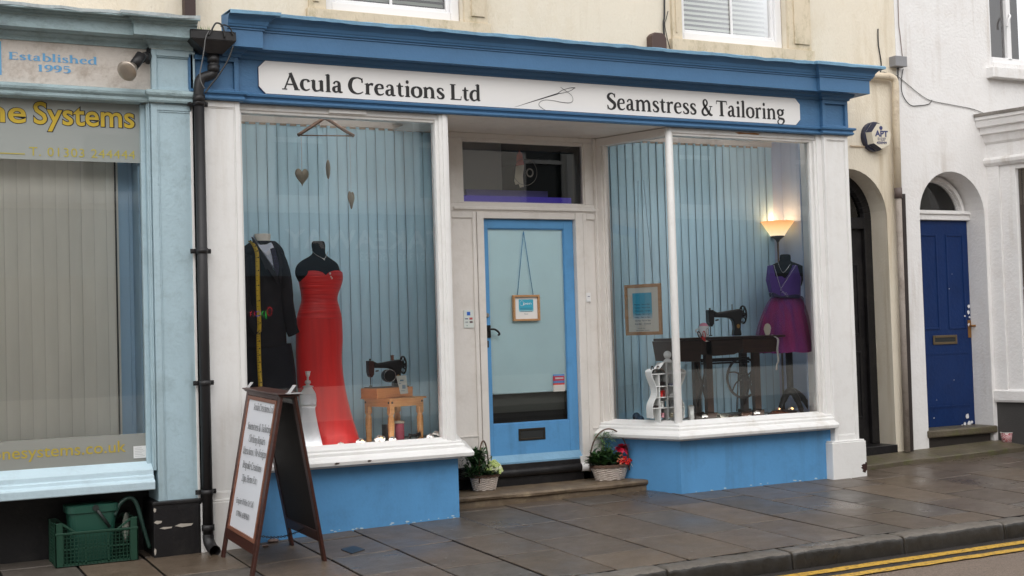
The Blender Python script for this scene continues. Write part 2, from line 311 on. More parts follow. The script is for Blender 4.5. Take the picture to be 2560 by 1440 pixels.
G = {
 ' ': (.22, []),
 'a': (.46, [[(.08, .35, .07), (.13, .43, .05), (.2, .455, .05), (.275, .42, .08), (.3, .33, .1), (.3, .12, S_), (.34, .035, .08), (.44, .03, .03)], [(.3, .27, .04), (.18, .245, .05), (.09, .19, .09), (.08, .1, .1), (.13, .03, .065), (.21, .035, .05), (.3, .1, .04)]]),
 'c': (.43, [[(.36, .36, .1), (.33, .425, .07), (.24, .455, .045), (.12, .4, .08), (.078, .24, .115), (.12, .09, .095), (.23, .02, .05), (.33, .04, .04), (.39, .085, .025)]]),
 'u': (.56, [[(.12, .45, S_), (.12, .3, S_), (.12, .14, S_), (.17, .04, .08), (.25, .02, .05), (.34, .05, .04), (.42, .12, .035)], st(.43, .45, .02), fl(.12, .47), fl(.43, .47), [(.43, .02, .05), (.53, .03, .025)]]),
 'l': (.28, [st(.14, 0, .72), sf(.14), fl(.14, .74)]),
 'r': (.39, [st(.13, 0, .45), sf(.13), fl(.13, .47), [(.15, .32, .04), (.22, .42, .055), (.29, .44, .085), (.36, .415, .09)]]),
 'e': (.45, [[(.09, .265, .035), (.36, .285, .04)], [(.365, .275, .07), (.335, .4, .08), (.24, .455, .045), (.12, .39, .085), (.078, .23, .115), (.13, .07, .09), (.24, .017, .055), (.34, .04, .04), (.4, .09, .025)]]),
 't': (.34, [[(.155, .58, .03), (.15, .45, .1), (.15, .3, .105), (.15, .13, .1), (.19, .035, .075), (.27, .025, .04), (.32, .05, .025)], [(.02, .435, .04), (.3, .435, .04)]]),
 'i': (.27, [st(.14, 0, .45), sf(.14), fl(.14, .47), dot(.13, .63, .12)]),
 'o': (.5, [OV]),
 'n': (.57, [st(.13, 0, .45), sf(.13), fl(.13, .47), ARCH, sf(.425)]),
 'm': (.86, [st(.13, 0, .45), sf(.13), fl(.13, .47), ARCH, sf(.425), shift(ARCH, .29), sf(.715)]),
 'h': (.57, [st(.13, 0, .72), sf(.13), fl(.13, .74), ARCH, sf(.425)]),
 's': (.38, [[(.305, .35, .05), (.275, .425, .05), (.19, .455, .045), (.1, .41, .08), (.1, .32, .1), (.2, .24, .1), (.3, .15, .1), (.285, .055, .08), (.19, .015, .045), (.09, .04, .05), (.06, .12, .045)]]),
 'd': (.54, [[(.4, .36, .035), (.3, .45, .05), (.18, .43, .07), (.085, .3, .11), (.09, .13, .11), (.18, .025, .06), (.28, .04, .045), (.4, .12, .035)], st(.405, .03, .72), fl(.405, .74), [(.4, .03, .06), (.51, .03, .025)]]),
 'b': (.52, [[(.13, .36, .035), (.24, .45, .05), (.36, .42, .08), (.44, .28, .11), (.42, .12, .1), (.3, .015, .05), (.13, .05, .04)], st(.13, .03, .72), fl(.13, .74)]),
 'p': (.53, [[(.13, .36, .035), (.24, .45, .05), (.36, .42, .08), (.44, .28, .11), (.42, .12, .1), (.3, .015, .05), (.13, .06, .04)], st(.13, -.22, .45), fl(.13, .47), sf(.13, -.23)]),
 'q': (.53, [[(.4, .36, .035), (.3, .45, .05), (.18, .43, .07), (.085, .3, .11), (.09, .13, .11), (.18, .025, .06), (.28, .04, .045), (.4, .12, .035)], st(.405, -.22, .45), sf(.405, -.23)]),
 'k': (.53, [st(.13, 0, .72), sf(.13), fl(.13, .74), [(.15, .2, .035), (.42, .44, .04)], [(.24, .27, .09), (.47, .01, .09)], sf(.47), sf(.4, .43, .09)]),
 'g': (.48, [[(.22, .455, .045), (.1, .39, .09), (.09, .27, .1), (.2, .185, .045), (.33, .25, .09), (.345, .37, .1), (.22, .455, .045)], [(.31, .42, .04), (.44, .45, .06)], [(.16, .19, .04), (.1, .1, .06), (.2, .055, .08), (.36, .03, .085), (.41, -.06, .085), (.3, -.19, .05), (.13, -.2, .05), (.06, -.1, .06), (.13, -.0, .04), (.2, .05, .04)]]),
 'z': (.44, [[(.05, .43, .05), (.37, .43, .05)], [(.35, .42, .09), (.08, .03, .09)], [(.06, .03, .05), (.39, .03, .05)]]),
 'w': (.7, [[(.06, .44, .1), (.2, .02, .1)], [(.2, .03, .04), (.33, .42, .04)], [(.33, .44, .1), (.48, .02, .1)], [(.48, .03, .04), (.62, .44, .04)]]),
 'A': (.68, [[(.09, .02, .045), (.335, .66, .05)], [(.315, .69, .1), (.56, .01, .125)], [(.16, .22, .045), (.47, .22, .045)], sf(.09, 0, .1), sf(.57, 0, .11)]),
 'C': (.66, [[(.58, .5, .05), (.56, .6, .05), (.47, .655, .05), (.35, .665, .05), (.17, .59, .1), (.085, .34, .13), (.16, .11, .11), (.35, .01, .055), (.5, .03, .045), (.61, .1, .03)], [(.585, .66, .02), (.575, .47, .05)]]),
 'L': (.56, [st(.15, 0, .66, .12), sf(.15, .635, .13), [(.03, .018, .036), (.5, .018, .036)], [(.5, .0, .03), (.53, .17, .025)]]),
 'S': (.5, [[(.41, .52, .04), (.37, .62, .05), (.25, .665, .05), (.12, .6, .09), (.1, .48, .12), (.24, .36, .12), (.39, .25, .12), (.39, .11, .11), (.25, .01, .055), (.11, .04, .05), (.06, .15, .05)], [(.42, .67, .02), (.41, .5, .045)], [(.055, .18, .045), (.06, -.005, .02)]]),
 'T': (.62, [st(.31, 0, .65, .12), sf(.31, 0, .13), [(.03, .64, .045), (.59, .64, .045)], [(.04, .65, .03), (.025, .5, .025)], [(.58, .65, .03), (.6, .5, .025)]]),
 '&': (.76, [[(.62, .36, .04), (.52, .15, .05), (.36, .01, .05), (.17, .02, .09), (.1, .15, .11), (.2, .3, .07), (.36, .43, .07), (.4, .56, .08), (.3, .665, .05), (.19, .6, .08), (.2, .46, .11), (.35, .27, .12), (.56, .05, .11), (.72, .02, .04)], sf(.62, .37, .1)]),
 'B': (.58, [st(.15, 0, .66, .12), [(.05, .645, .04), (.3, .645, .04), (.43, .58, .08), (.44, .45, .1), (.33, .35, .05), (.15, .35, .04)], [(.3, .35, .04), (.46, .29, .09), (.5, .17, .12), (.42, .04, .08), (.28, .02, .04), (.05, .02, .04)]]),
 'R': (.62, [st(.15, 0, .66, .12), sf(.15), [(.05, .645, .04), (.3, .645, .04), (.44, .58, .09), (.44, .43, .1), (.33, .34, .05), (.15, .33, .04)], [(.3, .34, .1), (.55, .02, .1)], sf(.56, 0, .07)]),
 'Z': (.58, [[(.06, .64, .045), (.52, .64, .045)], [(.48, .63, .11), (.1, .03, .11)], [(.05, .02, .045), (.55, .02, .045)], [(.07, .65, .02), (.06, .5, .03)], [(.55, .18, .03), (.54, .01, .02)]]),
 'H': (.72, [st(.15, 0, .66, .12), st(.56, 0, .66, .12), [(.15, .34, .045), (.56, .34, .045)], sf(.15), sf(.56), sf(.15, .63), sf(.56, .63)]),
 'E': (.57, [st(.15, 0, .66, .12), [(.04, .64, .04), (.49, .64, .04)], [(.15, .34, .04), (.4, .34, .04)], [(.04, .02, .04), (.51, .02, .04)], [(.5, .18, .03), (.52, .01, .02)], [(.47, .65, .02), (.49, .5, .03)]]),
 'W': (.9, [[(.1, .66, .12), (.27, 0, .12)], [(.27, .01, .045), (.44, .64, .045)], [(.44, .66, .12), (.62, 0, .12)], [(.62, .01, .045), (.8, .66, .045)], sf(.1, .63), sf(.44, .63), sf(.8, .63)]),
 'O': (.7, [shift(OV, 0, 1.4, 1.46)]),
 '0': (.5, [shift(OV, 0, 1, 1.44)]),
 '1': (.4, [st(.2, 0, .66), sf(.2), [(.07, .56, .03), (.2, .64, .05)]]),
 '4': (.5, [st(.34, 0, .66, .1), [(.33, .64, .05), (.05, .2, .04)], [(.05, .19, .05), (.47, .19, .05)]]),
 '5': (.46, [[(.12, .64, .06), (.4, .64, .06)], [(.12, .64, .04), (.11, .38, .04)], [(.11, .37, .04), (.26, .42, .06), (.39, .32, .11), (.39, .14, .11), (.24, .01, .05), (.08, .06, .06)]]),
 '6': (.5, [[(.4, .62, .04), (.26, .6, .06), (.12, .45, .1), (.085, .22, .115), (.14, .06, .09), (.26, .012, .05), (.39, .1, .1), (.4, .28, .1), (.26, .38, .05), (.13, .3, .04)]]),
 '7': (.48, [[(.05, .63, .08), (.43, .63, .08)], [(.42, .62, .05), (.26, .3, .09), (.2, 0, .1)]]),
 '8': (.5, [[(.25, .66, .045), (.12, .58, .1), (.13, .43, .1), (.25, .35, .08), (.39, .25, .1), (.39, .09, .1), (.25, .012, .045), (.1, .09, .1), (.11, .25, .1), (.25, .36, .06), (.37, .45, .09), (.37, .58, .09), (.25, .66, .045)]]),
 '9': (.5, [[(.1, .04, .04), (.24, .07, .06), (.38, .22, .1), (.415, .45, .115), (.36, .6, .09), (.24, .655, .05), (.11, .57, .1), (.1, .39, .1), (.24, .29, .05), (.37, .37, .04)]]),
 ',': (.22, [[(.11, .05, .1), (.12, -.02, .08), (.06, -.13, .02)]]),
 '-': (.32, [[(.05, .22, .06), (.27, .22, .06)]]), '/': (.4, [[(.05, -.1, .05), (.35, .7, .05)]]),
}
def serif_word(mb, word, fn, wd, bold=1., dz=.0002):
    "fn(u, v, lift) -> point; u in 0..wd, v in units of cap height 0.66"
    adv = sum(G[c][0] for c in word); k = wd/adv; u = 0; lift = 0
    for c in word:
        a, strokes = G[c]
        for s_ in strokes:
            pts = catmull(s_, 5) if len(s_) > 2 else s_
            b = len(mb.v); lift = (lift+1) % 9; m = len(pts)
            for i, (x, y, w) in enumerate(pts):
                p0, p1 = pts[max(0, i-1)], pts[min(m-1, i+1)]
                dx, dy = p1[0]-p0[0], p1[1]-p0[1]; L = math.hypot(dx, dy) or 1; nx, ny = -dy/L*w*bold/2, dx/L*w*bold/2
                mb.v.append(tuple(fn((u+x+nx)*k, y+ny, lift*dz))); mb.v.append(tuple(fn((u+x-nx)*k, y-ny, lift*dz)))
            for i in range(m-1): mb.f.append((b+2*i, b+2*i+1, b+2*i+3, b+2*i+2)); mb.sm.append(False)
        u += a
    return mb
def sans(mb, text, O, U, V, width=None, height=.1, bold=0., spacing=1., align=None):
    "built-in font as mesh; O origin, U unit right, V unit up; width fits the text, height = cap height"
    cu = bpy.data.curves.new('t', 'FONT'); cu.body = text; cu.size = 1; cu.offset = bold; cu.space_character = spacing; cu.resolution_u = 4
    ob = bpy.data.objects.new('t', cu); col.objects.link(ob)
    bpy.context.view_layer.update()
    me = bpy.data.meshes.new_from_object(ob.evaluated_get(bpy.context.evaluated_depsgraph_get()))
    xs = [v.co.x for v in me.vertices]; x0, x1 = min(xs), max(xs)
    ky = height/.7; kx = (width/(x1-x0)) if width else ky
    O = Vector(O); U = Vector(U).normalized(); V = Vector(V).normalized()
    if align == 'c': O = O-U*((x1-x0)*kx/2)
    b = len(mb.v)
    for v in me.vertices: mb.v.append(tuple(O+U*((v.co.x-x0)*kx)+V*(v.co.y*ky)))
    for p in me.polygons: mb.f.append(tuple(b+i for i in p.vertices)); mb.sm.append(False)
    bpy.data.objects.remove(ob); bpy.data.curves.remove(cu); bpy.data.meshes.remove(me); return mb
def PZI(x, y, z):
    d = ray(x, y); t = (z-CAM.z)/d.z; p = CAM+d*t; return p.x, p.y
# ================================================================ SETTING
def ax(x):
    pts = [(-40, -.07), (2.2, -.065), (3.2, -.03), (4.3, -.012), (6, -.004), (8, .004), (8.8, .03), (10.7, .07), (60, .09)]
    for (a, u), (b, v) in zip(pts, pts[1:]):
        if x <= b: return u+(v-u)*(x-a)/(b-a)
    return .09
def gz(x, y): return ax(x)+.0306*min(y, .5)
KY = -2.37
# ground sheet to the horizon
tag(MB().add([(-300, -300, -.45), (300, -300, -.45), (300, 300, -.45), (-300, 300, -.45)], [(0, 1, 2, 3)]).build('ground', plain('earth', (.08, .07, .06), .9)), kind='structure')
def wet_mat(name, attr=True):
    m, nt, b = new_mat(name); v = coords(nt)
    at = N(nt, 'ShaderNodeAttribute', attribute_name='col')
    n1 = N(nt, 'ShaderNodeTexNoise', Scale=55., Detail=6., Roughness=.7); nt.links.new(v, n1.inputs['Vector'])
    n2 = N(nt, 'ShaderNodeTexNoise', Scale=1.1, Detail=5., Roughness=.6); nt.links.new(v, n2.inputs['Vector'])
    n3 = N(nt, 'ShaderNodeTexNoise', Scale=7., Detail=6., Roughness=.7); nt.links.new(v, n3.inputs['Vector'])
    c = mix(nt, 1., at.outputs[0], ramp(nt, n1.outputs[0], [(.3, (.75, .75, .75)), (.7, (1.2, 1.2, 1.2))]), 'MULTIPLY')
    c = mix(nt, 1., c, ramp(nt, n3.outputs[0], [(.35, (.8, .78, .75)), (.65, (1.15, 1.15, 1.15))]), 'MULTIPLY')
    nt.links.new(c, b.inputs['Base Color'])
    nt.links.new(ramp(nt, n2.outputs[0], [(.33, (.24,)*3), (.6, (.50,)*3)]), b.inputs['Roughness'])
    bp = N(nt, 'ShaderNodeBump', Strength=.35, Distance=.004); nt.links.new(n1.outputs[0], bp.inputs['Height'])
    bp2 = N(nt, 'ShaderNodeBump', Strength=.25, Distance=.02); nt.links.new(n3.outputs[0], bp2.inputs['Height']); nt.links.new(bp.outputs[0], bp2.inputs['Normal'])
    nt.links.new(bp2.outputs[0], b.inputs['Normal']); b.inputs['Specular IOR Level'].default_value = .5
    return m
def pavement():
    mb = MB(); cols = []
    def slab(x0, x1, y0, y1, c):
        g = .0085; ch = .003
        j = [R.uniform(-.0025, .0025) for _ in range(4)]
        q = [(x0+g, y0+g), (x1-g, y0+g), (x1-g, y1-g), (x0+g, y1-g)]
        top = [(x+(ch if i in (0, 3) else -ch), y+(ch if i < 2 else -ch), gz(x, y)+j[i]) for i, (x, y) in enumerate(q)]
        edge = [(x, y, gz(x, y)+j[i]-.004) for i, (x, y) in enumerate(q)]
        low = [(x, y, gz(x, y)-.03) for x, y in q]
        b = len(mb.v); mb.v += top+edge+low
        F = [(0, 1, 2, 3)]+[(i, i+4, (i+1) % 4+4, (i+1) % 4) for i in range(4)]+[(i+4, i+8, (i+1) % 4+8, (i+1) % 4+4) for i in range(4)]
        for f in F: mb.f.append(tuple(b+i for i in f)); mb.sm.append(False); cols.append(c if len(mb.f) % 9 in (1, 2, 3, 4, 5) else tuple(q_*.12 for q_ in c))
    def cc():
        k = R.uniform(.86, 1.12); t = R.random()
        base = (.104, .080, .062) if t < .6 else ((.095, .080, .068) if t < .85 else (.118, .088, .063))
        return tuple(v*k for v in base)
    x = -2.2; xs = []
    while x < 24: w = R.choice((.44, .47, .5, .53)); xs.append((x, x+w)); x += w
    for i, (x0, x1) in enumerate(xs):
        y = KY+.175+ (0 if i % 2 else 0)
        first = True
        while y < 1.0:
            L = R.uniform(.55, .95)*(R.choice((.5, .8)) if first and i % 2 else 1); first = False
            y1 = y+L
            if y1 > .85: y1 = 1.1
            slab(x0, x1, y, y1, cc()); y = y1
    ob = mb.build('pavement', wet_mat('wet_paving_stone'))
    a = ob.data.color_attributes.new('col', 'FLOAT_COLOR', 'CORNER')
    i = 0
    for p, c in zip(ob.data.polygons, cols):
        for _ in p.loop_indices: a.data[i].color = (c[0], c[1], c[2], 1); i += 1
    tag(ob, kind='structure')
    bed = MB(); X = [-6, 2.2, 3.2, 4.3, 6, 8, 8.8, 10.7, 26]
    for a_, b_ in zip(X, X[1:]):
        bed.add([(a_, KY+.16, gz(a_, KY)-.014), (b_, KY+.16, gz(b_, KY)-.014), (b_, .5, gz(b_, .5)-.014), (a_, .5, gz(a_, .5)-.014), (b_, 1.2, gz(b_, .5)-.014), (a_, 1.2, gz(a_, .5)-.014)], [(0, 1, 2, 3), (3, 2, 4, 5)])
    tag(bed.build('pavement_bed', plain('wet_joint_sand', (.010, .008, .007), .6)), kind='structure')
pavement()
def kerb():
    mb = MB(); cols = []; x = -2.0
    nz = lambda a, b_: math.sin(a*13.7+b_*7.1)*math.sin(a*5.3-b_*11.9)
    while x < 24:
        L = R.uniform(.82, .98); x0, x1 = x+.006, x+L-.006; n = 44; k = R.uniform(.85, 1.15)
        c = tuple(v*k for v in (.135, .118, .10)); dz = R.uniform(-.004, .004)
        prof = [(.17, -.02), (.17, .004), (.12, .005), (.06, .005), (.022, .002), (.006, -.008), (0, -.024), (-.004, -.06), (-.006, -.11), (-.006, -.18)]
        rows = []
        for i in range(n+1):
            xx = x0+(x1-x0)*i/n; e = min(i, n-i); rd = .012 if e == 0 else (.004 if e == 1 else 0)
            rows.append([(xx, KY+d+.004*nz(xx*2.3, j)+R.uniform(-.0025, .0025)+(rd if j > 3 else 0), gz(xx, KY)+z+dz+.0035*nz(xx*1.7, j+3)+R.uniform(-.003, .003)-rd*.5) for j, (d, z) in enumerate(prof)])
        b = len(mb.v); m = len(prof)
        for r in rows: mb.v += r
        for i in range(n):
            for j in range(m-1): mb.f.append((b+i*m+j, b+(i+1)*m+j, b+(i+1)*m+j+1, b+i*m+j+1)); mb.sm.append(True); cols.append(c if j < 5 else tuple(v*.2 for v in c))  # front face darkened in colour to stand for its shade
        mb.f.append(tuple(b+j for j in range(m))); mb.f.append(tuple(b+n*m+j for j in range(m-1, -1, -1))); mb.sm += [False]*2; cols += [c]*2
        x += L
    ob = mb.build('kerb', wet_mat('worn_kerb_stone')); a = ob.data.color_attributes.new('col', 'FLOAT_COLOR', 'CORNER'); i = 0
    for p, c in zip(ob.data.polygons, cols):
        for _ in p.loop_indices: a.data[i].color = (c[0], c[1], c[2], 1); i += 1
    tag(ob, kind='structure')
kerb()
RZ = lambda x, y: gz(x, KY)-.115+(.02*min(1, max(0, (KY-y)/3)))
def road_strip(name, y0, y1, mat, dz=0., edge=0., x0=-30, x1=50, n=160):
    mb = MB(); vs = []
    for i in range(n+1):
        x = x0+(x1-x0)*i/n
        vs += [(x, y0+R.uniform(-edge, edge), RZ(x, y0)+dz), (x, y1+R.uniform(-edge, edge), RZ(x, y1)+dz)]
    mb.add(vs, [(2*i, 2*i+2, 2*i+3, 2*i+1) for i in range(n)]); return mb.build(name, mat)
def asphalt(name, c, rough=.35):
    m, nt, b = new_mat(name); v = coords(nt)
    n1 = N(nt, 'ShaderNodeTexVoronoi', Scale=130.); nt.links.new(v, n1.inputs['Vector'])
    n2 = N(nt, 'ShaderNodeTexNoise', Scale=60., Detail=6., Roughness=.8); nt.links.new(v, n2.inputs['Vector'])
    c_ = mix(nt, .55, ramp(nt, n1.outputs['Color'], [(.2, mulc(c, .45)), (.8, mulc(c, 1.7))]), ramp(nt, n2.outputs[0], [(.35, mulc(c, .6)), (.65, mulc(c, 1.3))]))
    nt.links.new(c_, b.inputs['Base Color']); b.inputs['Roughness'].default_value = rough
    bp = N(nt, 'ShaderNodeBump', Strength=.7, Distance=.006); nt.links.new(n1.outputs[0], bp.inputs['Height']); nt.links.new(bp.outputs[0], b.inputs['Normal']); return m
tag(road_strip('road', -9.2, -2.765, asphalt('wet_road_surface', (.20, .15, .115), .45), 0), kind='structure')
tag(road_strip('road_gutter', -2.77, KY+.02, asphalt('dark_gutter_asphalt', (.040, .034, .031), .3), .004, .006), kind='structure')
def yellow():
    m, nt, b = new_mat('worn_yellow_road_paint'); v = coords(nt)
    n = N(nt, 'ShaderNodeTexNoise', Scale=28., Detail=8., Roughness=.8); nt.links.new(v, n.inputs['Vector'])
    nt.links.new(ramp(nt, n.outputs[0], [(.38, (.16, .09, .04)), (.5, (.62, .36, .04)), (.7, (.75, .46, .06))]), b.inputs['Base Color']); b.inputs['Roughness'].default_value = .45; return m
YM = yellow()
tag(road_strip('yellow_line', -2.595, -2.495, YM, .009, .005, n=700), kind='structure')
tag(road_strip('yellow_line', -2.778, -2.69, YM, .009, .008, n=700), kind='structure')
tag(MB().box(-30, 50, -12.6, -9.2, -.4, -.05).build('opposite_pavement', asphalt('far_paving', (.12, .11, .10))), kind='structure')

# ================================================================ MAIN SHOP BUILDING
WY = .45                                  # plane of the house wall
shop = empty('shop_building', (5, 0, 0), label='cream terraced house with a blue and white seamstress shopfront, the large middle one', cat='building')
xw0 = 1.2; xw1 = PX(2246, 300, WY)
# ---- wall with arched door opening and window openings
def arch_pts(xc, r, zs, n=20): return [(xc+r*math.cos(PI-PI*i/n), zs+r*math.sin(PI-PI*i/n)) for i in range(n+1)]
def wall_with_arch(mb, x0, x1, z0, z1, y0, y1, xa0, xa1, zs, zbase=None):
    zb = z0 if zbase is None else zbase
    r = (xa1-xa0)/2; xc = (xa0+xa1)/2; top = zs+r
    mb.box(x0, xa0, y0, y1, z0, z1); mb.box(xa1, x1, y0, y1, z0, z1)
    pts = arch_pts(xc, r, zs); poly = [(xa0, z1)]+pts[0:1]
    n = len(pts)
    for i in range(n-1):
        (a, za), (b, zb_) = pts[i], pts[i+1]
        mb.add([(a, y0, za), (b, y0, zb_), (b, y0, z1), (a, y0, z1), (a, y1, za), (b, y1, zb_), (b, y1, z1), (a, y1, z1)], [(0, 1, 2, 3), (7, 6, 5, 4), (0, 4, 5, 1)])
ZC = 3.55                                 # cornice roof level
wall = MB()
ba1 = PX(2228, 800, WY); bar = .46; ba0 = ba1-2*bar; baz = PZ(2129, 422, WY)-bar
XCL = 8.095
def clampx(mb): mb.v = [(max(x, XCL), y, z) for x, y, z in mb.v]; return mb
wall_with_arch(wall, 8.092, xw1, -.05, 3.6, WY, WY+.35, ba0, ba1, baz)
clampx(wall)
# upper wall around two window openings
uw = [(PX(812, 20, WY), PX(1157, 40, WY)), (PX(1700, 60, WY), PX(1965, 60, WY))]
uzb = [PZ(985, 41, WY), PZ(1840, 112, WY)]; UH = 1.75
def wall_holes(mb, x0, x1, z0, z1, y0, y1, holes):
    xs = x0
    for (a, b, c, d) in sorted(holes):
        mb.box(xs, a, y0, y1, z0, z1); mb.box(a, b, y0, y1, z0, c); mb.box(a, b, y0, y1, d, z1); xs = b
    mb.box(xs, x1, y0, y1, z0, z1)
wall_holes(wall, xw0, xw1, 3.6, 6.4, WY, WY+.35, [(uw[i][0], uw[i][1], uzb[i], uzb[i]+UH) for i in range(2)])
wall.box(xw0, 2.14, WY, WY+.35, 3.0, 3.6)
wall.build('wall', M['cream'], shop)
roof = MB().add([(xw0-.2, WY-.3, 6.4), (xw1, WY-.3, 6.4), (xw1, 6, 8.2), (xw0-.2, 6, 8.2), (xw0-.2, WY-.3, 6.3), (xw1, WY-.3, 6.3), (xw1, 6, 6.3), (xw0-.2, 6, 6.3)], [(0, 1, 2, 3), (0, 4, 5, 1), (4, 7, 6, 5), (1, 5, 6, 2), (0, 3, 7, 4), (3, 2, 6, 7)])
roof.build('roof', plain('slate_roof', (.06, .06, .065), .6), shop)
# ---- upper windows
def venetian(parent, x0, x1, z0, z1, y, mat, pitch=.045):
    mb = MB(); z = z0+.01
    while z < z1:
        mb.add([(x0, y-.014, z-.016), (x1, y-.014, z-.016), (x1, y, z+.006), (x0, y, z+.006), (x1, y+.012, z+.016), (x0, y+.012, z+.016)], [(0, 1, 2, 3), (3, 2, 4, 5)], True); z += pitch
    return mb.build('blind', mat, parent)
VB = plain('grey_green_blind_slats', (.42, .46, .40), .5)
for i in range(2):
    a, b = uw[i]; zb = uzb[i]; y = WY
    w = MB().frame(a+.004, b-.004, zb+.004, zb+UH, .075, y+.06, y+.13, wb=.085)
    w.frame(a+.075, b-.075, zb+.085, zb+UH-.07, .035, y+.035+.05, y+.12)
    xm = (a+b)/2 if i == 0 else PX(1828, 60, y+.1)
    wf = w.build('upper_window', M['upvc'], shop, bevel=.008)
    MB().box(xm-.011, xm+.011, y+.092, y+.104, zb+.12, zb+UH-.1).build('glazing_bar', M['upvc'], wf)
    MB().add([(a+.1, y+.11, zb+.1), (b-.1, y+.11, zb+.1), (b-.1, y+.11, zb+UH-.08), (a+.1, y+.11, zb+UH-.08)], [(0, 1, 2, 3)]).build('pane', M['glass'], wf)
    venetian(wf, a+.1, b-.1, zb+.11, zb+UH-.1, y+.17, VB)
    MB().box(a-.05, b+.05, y+.32, y+.34, zb-.05, zb+UH).build('dark_room', M['dark'], wf)
    # stone surround
    s = MB()
    la, lb = (PX(770, 20, y), PX(1215, 50, y)) if i == 0 else (PX(1676, 60, y), PX(2022, 90, y))
    zs = uzb[i]
    s.box(la, a, y-.035, y+.004, zs, zs+UH+.12); s.box(b, lb, y-.035, y+.004, zs, zs+UH+.12); s.box(a, b, y-.035, y+.004, zs+UH+.002, zs+UH+.12)
    s.box(la+.03, a-.06, y-.05, y-.034, zs+.05, zs+UH+.1); s.box(b+.06, lb-.03, y-.05, y-.034, zs+.05, zs+UH+.1)
    s.box(la-.02, lb+.02, y-.055, y+.03, zs-.20, zs-.004)
    s.build('window_surround', M['cream_trim'], shop, bevel=.004)
# ---- fascia
xb0 = 2.13; xb1 = PX(597, 200, -.04); xb2 = PX(2057, 290, -.04); xb3 = PX(2120, 290, -.04)
zf0, zf1 = 3.066, 3.378
fas = MB().box(xb0, xb3, 0, .028, zf0, zf1+.06)
def block(mb, a, b):
    mb.frame(a, b, zf0+.055, zf1, .032, -.04, -.001, wb=.03, wt=.035); mb.box(a+.032, b-.032, -.014, -.001, zf0+.085, zf1-.035)
block(fas, xb2, xb3); block(fas, xb0, xb1)
fas.box(1.97, xb0-.002, -.015, .02, zf0-.1, zf1+.05); fas.build('fascia', M['blue_fascia'], shop, bevel=.003)
base_path = [(xb1, -.04), (xb1, 0), (xb2, 0), (xb2, -.04), (xb3, -.04), (xb3, WY)]
cl = PX(575, 25, -.275)
def subdiv(path, step=.25):
    out = []
    for (a, b), (c, d) in zip(path, path[1:]):
        L = math.hypot(c-a, d-b); n = max(1, int(L/step))
        for i in range(n): out.append((a+(c-a)*i/n, b+(d-b)*i/n))
    out.append(path[-1]); return out
cpath = [(cl, -.04)]+base_path
CP = [(-.0, zf1), (.012, zf1), (.016, zf1+.02), (.035, zf1+.03), (.045, zf1+.042), (.048, zf1+.052), (.14, zf1+.048), (.14, zf1+.164), (.15, zf1+.168), (.15, zf1+.178), (.162, zf1+.182), (.166, zf1+.195), (.172, zf1+.20), (.178, zf1+.222), (.195, zf1+.243), (.222, zf1+.258), (.235, zf1+.261), (.236, zf1+.275), (0, zf1+.285)]
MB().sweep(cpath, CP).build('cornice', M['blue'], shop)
lead = MB().sweep(subdiv(cpath, .07), [(.228, zf1+.2585), (.243, zf1+.256), (.246, zf1+.279), (.236, zf1+.284), (0, zf1+.295), (0, zf1+.288)])
lead.v = [(x+.0, y+.002*math.sin(x*31)+.002*math.sin(x*73), z+.002*math.sin(x*7)+.0025*math.sin(x*23+1)*math.sin(x*3)+R.uniform(-.003, .003)) for x, y, z in lead.v]
lead.build('lead_flashing', M['blue_lead'], shop)
LP = [(0, zf0-.002), (.026, zf0-.002), (.034, zf0+.008), (.034, zf0+.02), (.026, zf0+.026), (.03, zf0+.036), (.046, zf0+.042), (.05, zf0+.056), (.042, zf0+.062), (0, zf0+.066)]
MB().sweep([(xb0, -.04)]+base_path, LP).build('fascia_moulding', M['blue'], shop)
# ---- sign board
sy = -.016
sx0, sx1 = PX(647, 195, sy), PX(2000, 285, sy); sz0, sz1 = zf0+.072, zf1-.004; ch = .05
sb = MB().prism([(sx0+ch, sz0), (sx1-ch, sz0), (sx1, sz0+ch), (sx1, sz1-ch), (sx1-ch, sz1), (sx0+ch, sz1), (sx0, sz1-ch), (sx0, sz0+ch)], sy, -.002).build('sign_board', M['signw'], shop)
MB().prism([(sx0+ch-.004, sz0-.003), (sx1-ch+.004, sz0-.003), (sx1+.003, sz0+ch-.004), (sx1+.003, sz1-ch+.004), (sx1-ch+.004, sz1+.002), (sx0+ch-.004, sz1+.002), (sx0-.003, sz1-ch+.004), (sx0-.003, sz0+ch-.004)], sy+.004, -.0015).build('sign_edge', plain('navy_sign_edge', (.02, .03, .09), .5), sb)
def sign_word(word, xl, xr, ybl, capz, bold=1.):
    x0, x1 = PX(xl, ybl, sy), PX(xr, ybl, sy)
    z0 = ZB; k = capz
    mb = MB(); serif_word(mb, word, lambda u, v, l: (x0+u, sy-.0012-l, z0+v*k), x1-x0, bold); return mb
ZB = (PZ(722, 223, sy)+PZ(1190, 254, sy))/2
kk = (PZ(745, 183, sy)-PZ(745, 224, sy))/.67
lt = MB()
for wd, a, b in (('Acula', 706, 858), ('Creations', 870, 1112), ('Ltd', 1124, 1202)):
    q = sign_word(wd, a, b, 235, kk, 1.28); lt.add(q.v, q.f)
lt.build('lettering', M['ink'], sb)
ZB = (PZ(1530, 277, sy)+PZ(1900, 293, sy))/2; kk2 = (PZ(1535, 235, sy)-PZ(1535, 276, sy))/.68
lt = MB()
for wd, a, b in (('Seamstress', 1517, 1742), ('&', 1752, 1783), ('Tailoring', 1790, 1962)):
    q = sign_word(wd, a, b, 285, kk2, 1.2); lt.add(q.v, q.f)
lt.build('lettering', M['ink'], sb)
def ink(pts, Y, dz=.0015):
    out = []
    for (x, y, w) in pts: a, z = P(x, y, Y); out.append((a, z, w))
    return out
